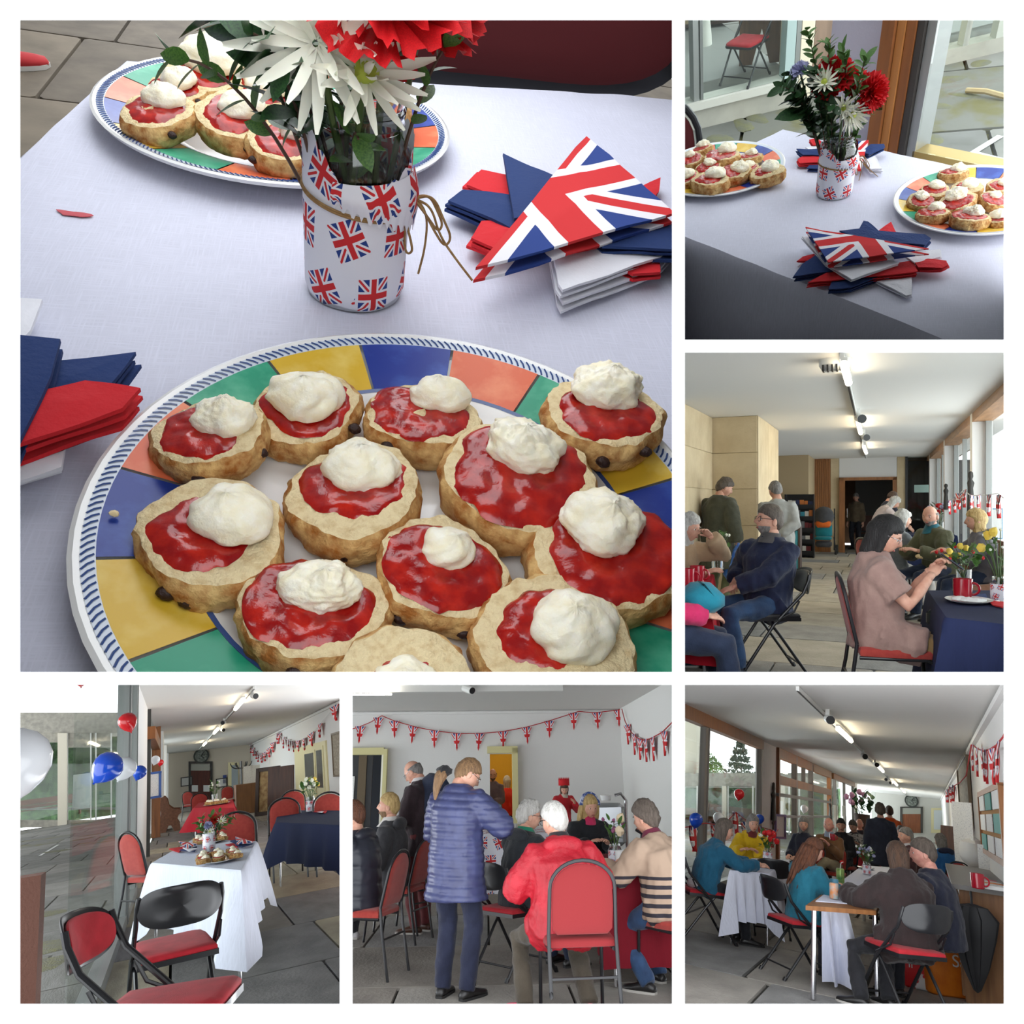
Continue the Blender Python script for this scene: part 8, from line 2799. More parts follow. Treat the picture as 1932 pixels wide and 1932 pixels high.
y0 = 4.4
wA = bar6('window_long_hall_near', (y0 + ypa) / 2, ypa - y0, .012, GLASSR)
ymul = cl(125, 700).y
for y, w in ((ymul, .16), (ypa - .06, .1), (ymul + .18, .05)):
 bar6('mullion', y, w, .1, GR6, wA)
MB().box((XL6, (y0 + ypa) / 2, ZC6 - .1), (.16, ypa - y0, .2)).build('timber_head', TIMBER, wA, 20)
MB().box((XL6, (y0 + ypa) / 2, .05), (.12, ypa - y0, .1)).build('bottom_track', ALU, wA, 20)
bar6('wall_pier_long_hall', (ypa + ypb) / 2, ypb - ypa, .1, WHITEW, None, -.05)
wB = bar6('window_long_hall_doors', (ypb + ydoor1) / 2, ydoor1 - ypb, .012, GLASSR)
zh = cl(720, 620).z
for y, w, m_ in ((ypb + .1, .2, TIMBER), (ydoor1 - .2, .4, TIMBER), (cl(672, 800).y, .2, GR6), (cl(770, 800).y, .2, GR6)):
 bar6('door_post', y, w, .14, m_, wB)
bar6('upper_mullion', cl(725, 580).y, .2, .1, GR6, wB, 0, zh)
for z, h_, m_ in ((ZC6 - .12, .24, TIMBER), (zh, .2, TIMBER), (zh - .35, .08, GR6), (1.15, .06, GR6)):
 MB().box((XL6, (ypb + ydoor1) / 2, z), (.14, ydoor1 - ypb, h_)).build('transom', m_, wB, 20)
bar6('wall_pier_long_hall_second', ydoor1 + .35, .7, .1, WHITEW, None, -.05)
wC = bar6('window_long_hall_far', (ydoor1 + .7 + yq1) / 2, yq1 - ydoor1 - .7, .012, GLASSR)
for f_ in (.1, .5, .95):
 bar6('mullion', lerp(ydoor1 + .7, yq1, f_), .3, .1, GR6, wC)
MB().box((XL6, (ydoor1 + .7 + yq1) / 2, ZC6 - .12), (.16, yq1 - ydoor1 - .7, .2)).build('timber_head', TIMBER, wC, 20)
bar6('wall_pier_long_hall_third', yq1 + 1.2, 2.4, .1, WHITEW, None, -.05)
bar6('added_window_long_hall_end', (yq1 + 2.4 + YF6) / 2, YF6 - yq1 - 2.4, .012, GLASSR)  # glazing added in place of a white wall, lets light into the far end
for k, (u, v, y, hh) in enumerate(((548, 712, ypb - .1, .85), (884, 760, ydoor1 + .3, .75), (1040, 790, yq1 + .4, .6))):
 p = P6.xw(*z6(u, v), XL6 + .05)
 mb = MB().lathe([(.001, -hh / 2), (.13, -hh / 2), (.10, -.1), (.08, .05), (.12, .14), (.06, .22), (.075, .27), (.06, hh / 2 - .02), (.001, hh / 2)], 12)
 mb.warp(lambda q_: V((q_.x * .5, q_.y, q_.z)))
 solid(P6, 'carved_figure', mb, MATS['bronze_dark'], ['dark carved figure on the first white pier of the long hall', 'dark carved figure on the second pier of the long hall', 'dark carved figure on the far pier of the long hall'][k], 'sculpture', p)
p = P6.xw(*z6(546, 850), XL6 + .04)
solid(P6, 'wooden_cross', MB().box((0, 0, 0), (.03, .06, .26)).box((0, 0, .03), (.03, .18, .06)), MATS['dark_wood'], 'small dark wooden cross on the first white pier', 'cross', p, smooth=20)
p = P6.xw(*z6(586, 862), XL6 + .1)
picture_hang(P6, 'notice in a thin frame by the doors of the long hall', p, .5, .5, (1, -.3, 0), PRINT, frame=M('frame_purple', srgb(120, 104, 150), .6))
for k, (u, v) in enumerate(((915, 770), (918, 835), (965, 770), (970, 830))):
 p = P6.xw(*z6(u, v), XL6 + .04)
 picture_hang(P6, ['upper left', 'lower left', 'upper right', 'lower right'][k] + ' sheet of paper stuck on the far window', p, 1.5, .42, (1, 0, 0), PRINT)
# courtyard, pavilion, trees
ZG6 = -.1
YB6 = 44.0
XO = XL6 - .15
flagstones(P6, 'floor_courtyard_long_hall', XL6 - 16, XO, 5.0, YB6, ZG6, 2.2, 4.2, PAVING, 71, gap=.03, joint=MATS['mossy_joint'])
b6 = thing(P6, 'courtyard_building', 'concrete pavilion across the courtyard of the long hall', 'building', (0, YB6, 0))

def cb6(name, u0, v0, u1, v1, mat, depth=.3, off=0.0):
 a, b, c, d = (P6.dep(*z6(u, v), YB6 + off) - V((0, YB6, 0)) for u, v in ((u0, v1), (u1, v1), (u1, v0), (u0, v0)))
 return MB().slab([a, b, c, d], (0, depth, 0)).build(name, mat, b6, 20)

cb6('fascia', -120, 545, 900, 622, CONC, 3)
cb6('plinth', -120, 962, 900, 1000, CONC, .4)
for u0, u1 in ((242, 268), (-30, 15), (590, 612), (845, 870)):
 cb6('pier', u0, 622, u1, 1000, MATS['pale_render'], .4, -.1)
for u in (95, 150, 278, 425, 470, 640, 700, 760):
 cb6('window_frame', u - 4, 622, u + 4, 962, LAMPW, .1)
cb6('pane', -120, 622, 900, 962, GLASSR, .01, .05)
cb6('inner_floor', -120, 935, 900, 938, MATS['inner_floor'], 3, .3)
hedge(P6, 'leafy green hedge behind the courtyard pavilion of the long hall', V((P6.dep(*z6(-150, 900), YB6 + 5).x, YB6 + 5, -.1)), V((P6.dep(*z6(950, 900), YB6 + 5).x, YB6 + 5.1, -.1)), 2.6, 1.0, 50, 4)
for k, u in enumerate((80, 370)):
 p = P6.dep(*z6(u, 945), YB6 + 1.4)
 pew(P6, ['brown pew in the courtyard pavilion behind the blue balloon', 'brown pew in the courtyard pavilion behind the bunting'][k], p, PI, 2.2, sc=1.8)
LEAFM = {'light': M('foliage_light', srgb(120, 158, 66), .8, col2=srgb(86, 122, 48), scale=6), 'dark': M('foliage_dark', srgb(70, 92, 66), .8, col2=srgb(46, 66, 48), scale=6)}

def tree(room, label, base, h, r_, mat, n=900, seed=1, layers=0):
 t = thing(room, 'tree', label, 'tree', base)
 MB().tube([(0, 0, 0), (.1, 0, h * .5), (0, 0, h * .95)], [.05 * h * .4, .03 * h * .4, .01 * h], 8).build('trunk', TWIG, t)
 rnd = random.Random(seed)
 mb = MB()
 for k in range(n):
  if layers:
   z = rnd.random()
   lay = (int(z * layers) + .5) / layers
   rr = r_ * (1.05 - lay) * math.sqrt(rnd.random()) + .1
   a = rnd.uniform(0, 6.28)
   c = V((math.cos(a) * rr, math.sin(a) * rr, h * (.25 + .75 * lay) + rnd.uniform(-.05, .05) * h))
  else:
   d_ = V((rnd.gauss(0, 1), rnd.gauss(0, 1), rnd.gauss(0, 1))).normalized() * (rnd.random() ** .4)
   c = V((d_.x * r_, d_.y * r_, h * .62 + d_.z * h * .38))
   c *= 1 + .15 * nz(c, .8, seed)
  s = r_ * rnd.uniform(.05, .11)
  e1, e2 = V((rnd.gauss(0, 1), rnd.gauss(0, 1), rnd.gauss(0, 1))).normalized() * s, V((rnd.gauss(0, 1), rnd.gauss(0, 1), rnd.gauss(0, 1))).normalized() * s
  mb.add([c - e1, c + e2, c + e1, c - e2], [(0, 1, 2, 3)])
 o = mb.build('foliage', mat, t, False)
 o['kind'] = 'stuff'
 for k in range(6):
  a = k * 1.05
  MB().tube([(0, 0, h * (.35 + .08 * k)), (math.cos(a) * r_ * .6, math.sin(a) * r_ * .6, h * (.5 + .07 * k))], .02 * h * .3, 5).build('branch', TWIG, t)
 return t

def treeat(u, vtop, vbase, Y, w, label, mat, n, seed, layers=0):
 a, b = P6.dep(*z6(u, vtop), Y), P6.dep(*z6(u, vbase), Y)
 r_ = (P6.dep(*z6(u + w, vtop), Y) - a).length
 tree(P6, label, V((b.x, Y, b.z)), a.z - b.z, r_, mat, n, seed, layers)

treeat(345, 355, 700, YB6 + 9, 105, 'tall dark conifer above the pavilion roof', LEAFM['dark'], 1500, 2, 6)
treeat(175, 430, 700, YB6 + 8, 80, 'light green tree above the pavilion roof left of the conifer', LEAFM['light'], 1300, 3)
treeat(60, 380, 700, YB6 + 10, 80, 'light green tree at the left edge behind the mullion', LEAFM['light'], 1000, 6)
cb6('tower', 18, 210, 92, 545, MATS['pale_render'], 3, 3.0)
# lights
track(P6, 'ceiling track with lit lamps running down the long hall', (f6(690, 28, ZC6), f6(1335, 672, ZC6)), ZC6,
  [(f6(930, 282, ZC6 - .12), f6(1008, 355, ZC6 - .12)), (f6(1165, 503, ZC6 - .12), f6(1198, 536, ZC6 - .12)), (f6(1260, 597, ZC6 - .12), f6(1280, 617, ZC6 - .12)), (f6(1315, 650, ZC6 - .12), f6(1327, 661, ZC6 - .12))],
  [(f6(868, 222, ZC6 - .12), 1), (f6(1078, 440, ZC6 - .12), 1), (f6(1150, 490, ZC6 - .1), 1), (f6(1225, 580, ZC6 - .1), -1), (f6(1250, 600, ZC6 - .1), -1)], .035)
# right wall: bunting, cork board, framed print, notices, cupboard
rw6 = lambda u, v, x=None: P6.xw(*z6(u, v), (XR6 - .04) if x is None else x)

def rboard(u0, u1, v0, v1, th=.03, x=None):
 """board on the right wall: far edge u0, near edge u1 at the heights v0, v1 seen at its near edge"""
 x = XR6 - .02 if x is None else x
 ya, yb = rw6(u0, (v0 + v1) / 2, x).y, rw6(u1, (v0 + v1) / 2, x).y
 zt_, zb_ = rw6(u1, v0, x).z, rw6(u1, v1, x).z
 return MB().box((x, (ya + yb) / 2, (zt_ + zb_) / 2), (th, abs(ya - yb), zt_ - zb_)), (ya + yb) / 2, (zt_ + zb_) / 2

mb, yy, zz = rboard(1790, 1925, 612, 1075)
mb_c = mb
t = thing(P6, 'cork_board', 'cork notice board with leaflets on the right wall', 'notice board', (XR6 - .02, yy, zz))
mb_c.warp(lambda p_: p_ - V((XR6 - .02, yy, zz)))
mb_c.build('cork', M('cork', srgb(176, 128, 70), .9, col2=srgb(150, 104, 54), scale=60), t, 20)
ylo, yhi = min(v[1] for v in mb_c.v), max(v[1] for v in mb_c.v)
zlo, zhi = min(v[2] for v in mb_c.v), max(v[2] for v in mb_c.v)
for y_, z_, a, b in ((0, zhi, yhi - ylo, .06), (0, zlo, yhi - ylo, .06), (ylo, 0, .1, zhi - zlo), (yhi, 0, .1, zhi - zlo)):
 MB().box((-.02, y_, z_), (.05, a, b)).build('frame', OAK, t, 20)
rnd = random.Random(2)
TEALP = M('teal_leaflet', srgb(70, 140, 130), .7)
for k in range(9):
 c = V((-.03, lerp(yhi, ylo, (k % 3 + .5) / 3), lerp(zhi, zlo, (k // 3 + .5) / 3)))
 MB().box(c, (.01, (yhi - ylo) * .26, (zhi - zlo) * .27)).build('pinned_sheet', [PRINT, PAPER, TEALP][(k * 2 + k // 3) % 3], t, 20)
mb, yy, zz = rboard(1652, 1715, 395, 870)
t = thing(P6, 'framed_print', 'tall dark framed print on the right wall beyond the cork board', 'picture', (XR6 - .02, yy, zz))
mb.warp(lambda p_: p_ - V((XR6 - .02, yy, zz)))
mb.build('print', MATS['old_print'], t, 20)
ylo, yhi = min(v[1] for v in mb.v), max(v[1] for v in mb.v)
zlo, zhi = min(v[2] for v in mb.v), max(v[2] for v in mb.v)
for y_, z_, a, b in ((0, zhi, yhi - ylo, .06), (0, zlo, yhi - ylo, .06), (ylo, 0, .2, zhi - zlo), (yhi, 0, .2, zhi - zlo)):
 MB().box((-.02, y_, z_), (.05, a, b)).build('frame', MATS['frame_bronze'], t, 20)
bunting(P6, 'flag bunting swag high on the right wall of the long hall', [rw6(u, v, XR6 - .1) for u, v in ((1960, 240), (1910, 330), (1870, 380), (1830, 405), (1790, 415), (1755, 400), (1725, 375))], [.06, .22, .36, .5, .64, .8, .96], .34, .34)
bunting(P6, 'far swag of flag bunting on the right wall of the long hall', [rw6(u, v, XR6 - .1) for u, v in ((1720, 380), (1690, 560), (1655, 600), (1620, 620), (1590, 640), (1575, 650))], [.5, .62, .74, .86, .96], .8, .4)
# cupboard along the right wall
cA, cB = f6(1605, 1085, .98), f6(1905, 1245, .98)
ycn, ycf = cB.y, cA.y
xf = f6(1665, 1250, .98).x
xf = min(xf, XR6 - .45)
t = thing(P6, 'cupboard', 'long wooden cupboard with a grey top along the right wall', 'cupboard', (0, 0, 0))
MB().box(((xf + XR6) / 2, (ycn + ycf) / 2, .47), (XR6 - xf, ycf - ycn, .94)).build('body', wood_mat('cupboard_oak', srgb(150, 104, 62), srgb(122, 82, 48)), t, 20)
MB().box(((xf + XR6) / 2 - .03, (ycn + ycf) / 2, .96), (XR6 - xf + .06, ycf - ycn + .1, .04)).build('worktop', M('grey_laminate', srgb(116, 112, 108), .35), t, 20)
for k in range(4):
 y_ = lerp(ycn, ycf, (k + .5) / 4)
 o = MB().box((xf - .012, y_, .47), (.024, (ycf - ycn) / 4 - .03, .84)).build('door', MATS['cupboard_oak'], t, 20)
 MB().tube([(xf - .03, y_ - .1, .6), (xf - .05, y_ - .1, .7)], .012, 6).build('handle', CHROME, o)
mug(P6, 'dark red mug on the cupboard top', f6(1760, 1230, .985), R(-5), sc=1.35)
for k, (u, v, w, h_, m_, lab) in enumerate(((1735, 1095, .34, .34, PAPER, 'white plastic bag slumped on the cupboard'), (1825, 1120, .3, .3, PRINT, 'white leaflet stand on the cupboard'), (1640, 990, .35, .75, PRINT, 'tall white printed panel standing on the far end of the cupboard'))):
 p = f6(u, v, .985)
 if k == 0:
  mb = MB().ell((0, 0, h_ / 2), (w / 2, .16, h_ / 2 * 1.1), 14, 10)
  mb.warp(lambda q_: q_ * (1 + .15 * nz(q_, 9)))
  solid(P6, 'plastic_bag', mb, m_, lab, 'bag', p)
 elif k == 1:
  picture_hang(P6, lab, p + V((0, 0, h_ / 2)), w, h_, (-.7, -.7, 0), m_, 'leaflet_stand', 'leaflets')
 else:
  p = f6(1640, 1085, .985)
  picture_hang(P6, lab, p + V((.1, .3, .42)), .45, .8, (-1, -.6, 0), m_, 'info_board', 'board')
for k in range(5):
 p = f6(1860 - 14 * k, 1240 - 10 * k, .985)
 solid(P6, 'leaflet_pile', MB().box((0, 0, .02), (.2, .14, .03)), [PAPER, PRINT, M('orange_leaflet', srgb(220, 130, 60), .7), PAPER, M('pink_leaflet', srgb(214, 130, 140), .7)][k], ['white leaflets nearest the viewer on the cupboard', 'printed leaflets behind the white ones on the cupboard', 'orange leaflets on the cupboard', 'second white pile behind the orange leaflets', 'pink leaflets furthest back on the cupboard'][k], 'leaflets', p, .3 * k, smooth=20)
# floor things at the right: bags, umbrella
um = f6(1800, 1700)
YU = max(5.9, ycn - .3)
ub, ut = P6.dep(*z6(1760, 1880), YU), P6.dep(*z6(1780, 1345), YU)
t = thing(P6, 'umbrella', 'folded black umbrella hanging against the cupboard', 'umbrella', ub, sc=(ut.z - ub.z) / .95)
mb = MB().lathe([(.001, .05), (.03, .08), (.10, .3), (.17, .62), (.2, .82), (.12, .95), (.02, .98)], 24)
mb.warp(lambda p_: V((p_.x * 1.15 * (1 + .25 * math.sin(8 * math.atan2(p_.y, p_.x + 1e-6))), p_.y * .6 * (1 + .2 * math.sin(8 * math.atan2(p_.y, p_.x + 1e-6))), p_.z)))
mb.build('canopy', M('umbrella_black', (.012, .012, .014), .6), t)
MB().tube([(0, 0, .9), (0, 0, 1.06), (0, .05, 1.1), (0, .1, 1.06)], .014, 7).build('handle', BLACKM, t)

def shopbag(label, px, mat, w, d_, h_, rz, text=None):
 p = f6(*px)
 t = thing(P6, 'shopping_bag', label, 'bag', p, rz)
 mb = MB()
 rings = []
 for z, kx, ky in ((0, .9, .9), (.02, 1, 1), (h_ * .5, 1.05, .9), (h_ * .85, 1.0, .7), (h_, .98, .6)):
  rings.append([V((math.copysign(abs(math.cos(a)) ** .4, math.cos(a)) * w / 2 * kx, math.copysign(abs(math.sin(a)) ** .4, math.sin(a)) * d_ / 2 * ky, z + .03 * math.sin(a * 3) * (z > 0.1))) * (1 + .06 * nz((math.cos(a), math.sin(a), z * 6), 2)) for a in [2 * PI * j / 28 for j in range(28)]])
 mb.rings(rings, True, False)
 mb.build('bag_body', mat, t, 60)
 for s in (-1, 1):
  MB().tube(bez((-w * .25, s * d_ * .28, h_ * .95), (0, s * d_ * .3, h_ * 1.35), (w * .25, s * d_ * .28, h_ * .95), 8), .008, 5).build('handle', mat, t)
 if text:
  cu = bpy.data.curves.new('lettering', 'FONT')
  cu.body = text
  cu.size = h_ * .24
  cu.extrude = .002
  cu.materials.append(PAPER)
  tmp = bpy.data.objects.new('lettering_outline', cu)
  COL.objects.link(tmp)
  me = bpy.data.meshes.new_from_object(tmp.evaluated_get(bpy.context.evaluated_depsgraph_get()))
  bpy.data.objects.remove(tmp)
  o = bpy.data.objects.new('lettering', me)
  COL.objects.link(o)
  o.parent = t
  o.matrix_local = Matrix.Translation((-.06, -d_ / 2 * 1.1 - .012, h_ * .42)) @ Matrix.Rotation(PI / 2, 4, 'X')
 return t

shopbag('orange supermarket bag on the floor beside the folding chair', (1590, 1850), M('orange_bag', srgb(226, 128, 30), .5, col2=srgb(206, 104, 20), scale=6), .5, .36, .62, R(25), 'Sa')
shopbag('red and white carrier bag under the brown coat chair', (1430, 1815), M('red_bag', srgb(206, 34, 40), .45, col2=srgb(226, 222, 220), scale=3, lo=.58, hi=.6), .46, .34, .42, R(-15), 'll')
# front table with white paper cloth
W6 = [f6(738, 1330, .74), f6(1155, 1362, .74), f6(1300, 1110, .74), f6(1075, 1095, .74)]
table(P6, 'wooden-edged table with steel legs at the front of the long hall', W6, .74, topmat=WOODT, th=.035, inset=.1, legr=.022)
c6 = sum(W6, V((0, 0, 0))) / 4
WP = [lerp(c6, c, s) for c, s in zip(W6, (.88, .88, 1.0, 1.0))]
tablecloth(P6, 'white paper cloth on the front table of the long hall', [w + V((0, 0, .006)) for w in WP], .02, LINEN2, nt=12, fold=0, flare=0, rr=.004, wrinkle=.002)
mb = MB()
pA, pB = f6(790, 1345, .70), f6(950, 1375, .70)
mb.grid(lambda u, v: V((lerp(pA.x, pB.x, u) + .06 * math.sin(u * 9) * v + .12 * v * u, lerp(pA.y, pB.y, u) + .5 + .1 * math.sin(u * 14) * v, .72 - v * .66)), 30, 8)
solid(P6, 'hanging_cloth', mb, LINEN2, 'loose white cloth hanging below the front table', 'cloth', (0, 0, 0))
j6 = f6(1102, 1145, .75)
bunch(P6, 'lilac and white flowers in a jar on the front table', j6, 1.35, [(PETL, 14, .012), (PETW, 10, .01)], 26, 'jar', spread=.09, h=.22)
PLM = CHINA
for k, (u, v, w) in enumerate(((1000, 1273, 'front plate with crumbs'), (940, 1245, 'middle plate half behind the can'), (990, 1220, 'back left plate'), (1095, 1112, 'scone plate by the flowers'))):
 t = thing(P6, 'tea_plate', w + ' on the front table of the long hall', 'plate', f6(u, v, .752), 0, sc=(1, 2.0, 1))
 MB().lathe([(.001, .004), (.07, .004), (.115, .016), (.105, .010), (.06, 0), (.001, 0)], 28).build('dish', CHINA, t)
 if k in (0, 3):
  MB().ell((0, 0, .02), (.05, .03, .02), 10, 6).warp(lambda q_: q_ * (1 + .3 * nz(q_, 20))).build('crumbs', CRUMB if k == 0 else CRUST, t)
p = f6(945, 1225, .752)
t = thing(P6, 'drink_carton', 'green fizzy drink can on the front table', 'can', p)
MB().lathe([(.001, 0), (.036, .0), (.04, .012), (.04, .17), (.034, .185), (.001, .185)], 20).build('can', M('green_can', srgb(70, 120, 60), .3, .3, col2=srgb(170, 190, 110), scale=14), t)
MB().tube([(0, 0, .18), (.01, 0, .24), (.03, 0, .25)], .004, 5).build('straw', PAPER, t)
for k, (u, v, m1, w) in enumerate(((908, 1260, M('blue_carton', srgb(90, 150, 176), .5), 'pale blue drinking glass'), (907, 1290, M('orange_can', srgb(214, 130, 60), .4, col2=srgb(150, 176, 180), scale=22), 'orange decorated can'))):
 solid(P6, 'drinks_can', MB().lathe([(.001, 0), (.036, 0), (.04, .01), (.04, .12), (.036, .13), (.001, .13)], 18), m1, w + ' at the corner of the front table', 'can', f6(u, v, .752))
# chairs
cA_ = f6(1320, 1610, .46)
folding_chair(P6, 'folding chair under the person in the brown coat', V((cA_.x, cA_.y, 0)), R(38), sc=1.08, deep=1.15)
cG = f6(705, 1430, .46)
folding_chair(P6, 'folding chair under the long-haired girl', V((cG.x, cG.y, 0)), R(-48), sc=1.03, deep=1.15)
# people: front group
BR = cloth('brown_coat', (46, 30, 30), (36, 24, 24))
pbk = V((cA_.x + .06, cA_.y + .12, 0))
person(P6, 'person in dark brown coat with bobbed hair seen from behind', pbk, 38, 1.72, seat=.46, lean=14, head=(-6, 6, 0), top=BR, legs=cloth('black_cord', (30, 30, 36)), hair=('bob', 'brown'), hvol=1.1, voxel=.012, thick=.05, hem=.42, fat=1.2, wr=1.08, shoes=LEATHER, hl=(-.28, .48, .82), hr=(.1, .5, .84), fl=(-.42, .10), fr=(-.12, .16), collar=.03, sock=cloth('grey_sock', (70, 70, 78)))
pgi = V((cG.x + .02, cG.y, 0))
person(P6, 'girl with long auburn hair and teal cardigan at the front table', pgi, -42, 1.55, seat=.46, lean=12, head=(-10, 18, 0), top=cloth('teal_cardigan', (24, 108, 130)), legs=cloth('dark_leggings', (44, 44, 56)), hair=('long', 'auburn'), hair_len=.34, voxel=.013, hl=(-.06, .34, .8), hr=(.1, .36, .8), fl=(-.1, .34), fr=(.1, .22), hem=.2, thick=.024)
pnv = P6.dep(*z6(1520, 1000), W6[1].y + .5)
person(P6, 'man with short hair in navy jacket facing left at the front table', V((pnv.x, pnv.y, 0)), 72, 1.80, seat=.48, lean=10, head=(22, 6, 0), top=cloth('navy_top', (30, 34, 54)), hair=('short', 'greybrown'), voxel=.014, thick=.03, hl=(-.1, .42, .84), hr=(.1, .42, .84), skin='pink', fat=1.08)
pol = P6.dep(*z6(1375, 960), W6[2].y - .3)
person(P6, 'older grey-haired man half hidden between the brown coat and navy jacket', V((pol.x, pol.y, 0)), 95, 1.78, seat=.48, lean=8, head=(20, 2, 0), top=cloth('plum_jumper', (72, 40, 44)), hair=('short', 'grey'), voxel=.016, inner=MATS['cloth_white_shirt'])
pbl = P6.dep(*z6(1565, 960), W6[2].y + 1.6)
person(P6, 'person in bright blue jacket seen from behind near the right wall', V((pbl.x, pbl.y, 0)), 30, 1.68, seat=.47, lean=10, head=(10, 10, 0), top=cloth('bright_blue', (30, 96, 156)), hood=cloth('navy_hood', (30, 40, 70)), hair=('bob', 'grey'), voxel=.018, thick=.035)
stacking_chair(P6, 'red chair behind the bright blue jacket', V((pbl.x + .05, pbl.y - .1, 0)), R(25))
# left table group
T6 = f6(440, 1090, .75)
WL = [f6(290, 1120, .75), f6(520, 1140, .75), f6(640, 1060, .75), f6(420, 1050, .75)]
tablecloth(P6, 'white cloth on the table by the glass with the yellow coat lady', WL, .5, LINEN2, nt=20, fold=.04, flare=.05, nfold=4, point=.3, seed=7)
table(P6, 'table under the white cloth by the glass', [lerp(sum(WL, V((0, 0, 0))) / 4, c, .95) - V((0, 0, .01)) for c in WL], .735)
cT = f6(130, 1255, .46)
folding_chair(P6, 'folding chair under the lady in the teal cardigan', V((cT.x, cT.y, 0)), R(-58), sc=1.05, deep=1.1)
person(P6, 'grey-haired lady in teal cardigan leaning on the left table', V((cT.x + .02, cT.y, 0)), -56, 1.66, seat=.46, lean=22, head=(-6, 6, 0), top=cloth('dark_teal', (20, 92, 122)), legs=cloth('black_slacks', (26, 28, 36)), hair=('bob', 'greybrown'), voxel=.014, fat=1.16, hl=(-.08, .56, .82), hr=(.16, .56, .82), hem=.13)
solid(P6, 'white_shirt_tail', MB().ell((0, 0, 0), (.19, .16, .09), 14, 8).warp(lambda p_: p_ * (1 + .1 * nz(p_, 9))), MATS['cloth_white_shirt'], 'white blouse hem showing below the teal cardigan', 'blouse', V((cT.x + .01, cT.y - .02, .54)))
cY = P6.dep(*z6(415, 1030), WL[3].y + .7)
person(P6, 'smiling grey-haired lady in bright yellow coat behind the left table', V((cY.x, cY.y, 0)), 196, 1.64, seat=.47, lean=8, head=(14, 4, 0), top=cloth('bright_yellow', (228, 190, 20), (206, 166, 10)), inner=cloth('maroon_neck', (110, 34, 34)), hood=MATS['cloth_bright_yellow'], hair=('curlybob', 'grey'), voxel=.014, thick=.036, hl=(-.04, .36, .82), hr=(.16, .36, .82))
stacking_chair(P6, 'red chair under the yellow coat lady', V((cY.x, cY.y, 0)), R(196))
folding_chair(P6, 'empty black folding chair in front of the left table', V((f6(520, 1250, .46).x, f6(520, 1250, .46).y, 0)), R(18), sc=1.05, deep=1.2)
bunch(P6, 'red and white flowers in a jar on the left table', f6(512, 1075, .757), 1.5, [(PETR, 7, .022), (PETW, 6, .012)], 24, 'jar', spread=.09, h=.22)
t = thing(P6, 'tea_plate', 'white plate on the left table by the glass', 'plate', f6(450, 1095, .757), 0, sc=(1, 2, 1))
MB().lathe([(.001, .004), (.07, .004), (.115, .016), (.105, .010), (.06, 0), (.001, 0)], 28).build('dish', CHINA, t)
# far row of seated visitors
for u, v, Y, yaw, H, kw in (
  (735, 950, 15.0, 150, 1.7, dict(label='grey-haired person in navy jacket seated behind the long-haired girl', top=cloth('navy_far', (34, 38, 58)), hair=('bob', 'grey'), head=(40, 8, 0))),
  (885, 960, 15.5, 168, 1.76, dict(label='balding man in tan jacket holding a red cup, legs crossed', top=cloth('tan_jacket', (120, 86, 56)), inner=cloth('pale_blue_shirt', (150, 164, 190)), legs=cloth('khaki', (150, 140, 116)), hair=('bald', 'white'), skin='pink', hl=(-.06, .3, .92), hr=(.14, .34, .8), fl=(.2, .5, .25), shoes=BROWNL)),
  (955, 930, 17.5, 165, 1.74, dict(label='man in black jacket seated next to the tan jacket', top=cloth('black_far', (34, 34, 40)), hair=('short', 'dark'), head=(20, 8, 0))),
  (1030, 930, 19.0, 172, 1.72, dict(label='man in dark jacket reading a newspaper', top=cloth('dark_far', (40, 42, 50)), hair=('short', 'greybrown'), head=(-10, 20, 0), hl=(-.16, .4, .86), hr=(.16, .4, .86))),
  (1062, 910, 21.5, 175, 1.72, dict(label='white-haired man seated beyond the newspaper reader', top=cloth('slate_far', (56, 56, 66)), hair=('bald', 'white'))),
  (1140, 915, 23.0, 170, 1.70, dict(label='person in bright teal seated behind the red cloth', top=cloth('teal_far', (20, 150, 170)), hair=('short', 'grey'), skin='pink')),
  (1295, 905, 20.0, 200, 1.68, dict(label='grey-haired head just left of the blond one in the distance', top=cloth('grey_far', (90, 90, 96)), hair=('short', 'grey'))),
  (1345, 905, 18.5, 185, 1.66, dict(label='blond head above the grey-haired man in the distance', top=cloth('sand_far', (150, 130, 104)), hair=('bob', 'blond')))):
 p = P6.dep(*z6(u, v), Y)
 lab = kw.pop('label')
 kw.setdefault('legs', cloth('dark_far_legs', (36, 38, 52)))
 person(P6, lab, V((p.x, p.y, 0)), yaw, H, seat=.47, voxel=.02, lean=kw.pop('lean', 6), **kw)
 stacking_chair(P6, 'red chair under the ' + lab.split(' seated')[0].split(' holding')[0][:60], V((p.x, p.y, 0)), R(yaw))
p = P6.dep(*z6(1005, 965), 18.55)
t = thing(P6, 'newspaper', 'open newspaper held by the man in the dark jacket', 'newspaper', p, R(-5))
for s in (-1, 1):
 mb = MB().grid(lambda u, v: V((s * u * .3, .08 * math.sin(u * 2.2) - .05, (v - .5) * .42)), 6, 4)
 mb.build('page', M('newsprint', srgb(200, 198, 192), .9, col2=srgb(80, 80, 84), scale=30, lo=.5, hi=.62), t)
p = P6.dep(*z6(898, 945), 15.1)
mug(P6, 'red cup in the hand of the man in the tan jacket', p, 0, sc=1.1)
for u, v, Y, yaw, H, kw in ((1185, 900, 17.0, 10, 1.74, dict(label='standing man in long navy coat with a shoulder strap', top=cloth('navy_coat_far', (40, 46, 64)), hem=.3, thick=.04, hair=('curly', 'greybrown'))),
       (1240, 880, 20.5, 20, 1.74, dict(label='person in orange jacket standing in the distance', top=cloth('orange_far', (226, 96, 30)), hair=('short', 'brown'), thick=.035))):
 p = P6.dep(*z6(u, v), Y)
 lab = kw.pop('label')
 person(P6, lab, V((p.x, p.y, 0)), yaw, H, voxel=.02, **kw)
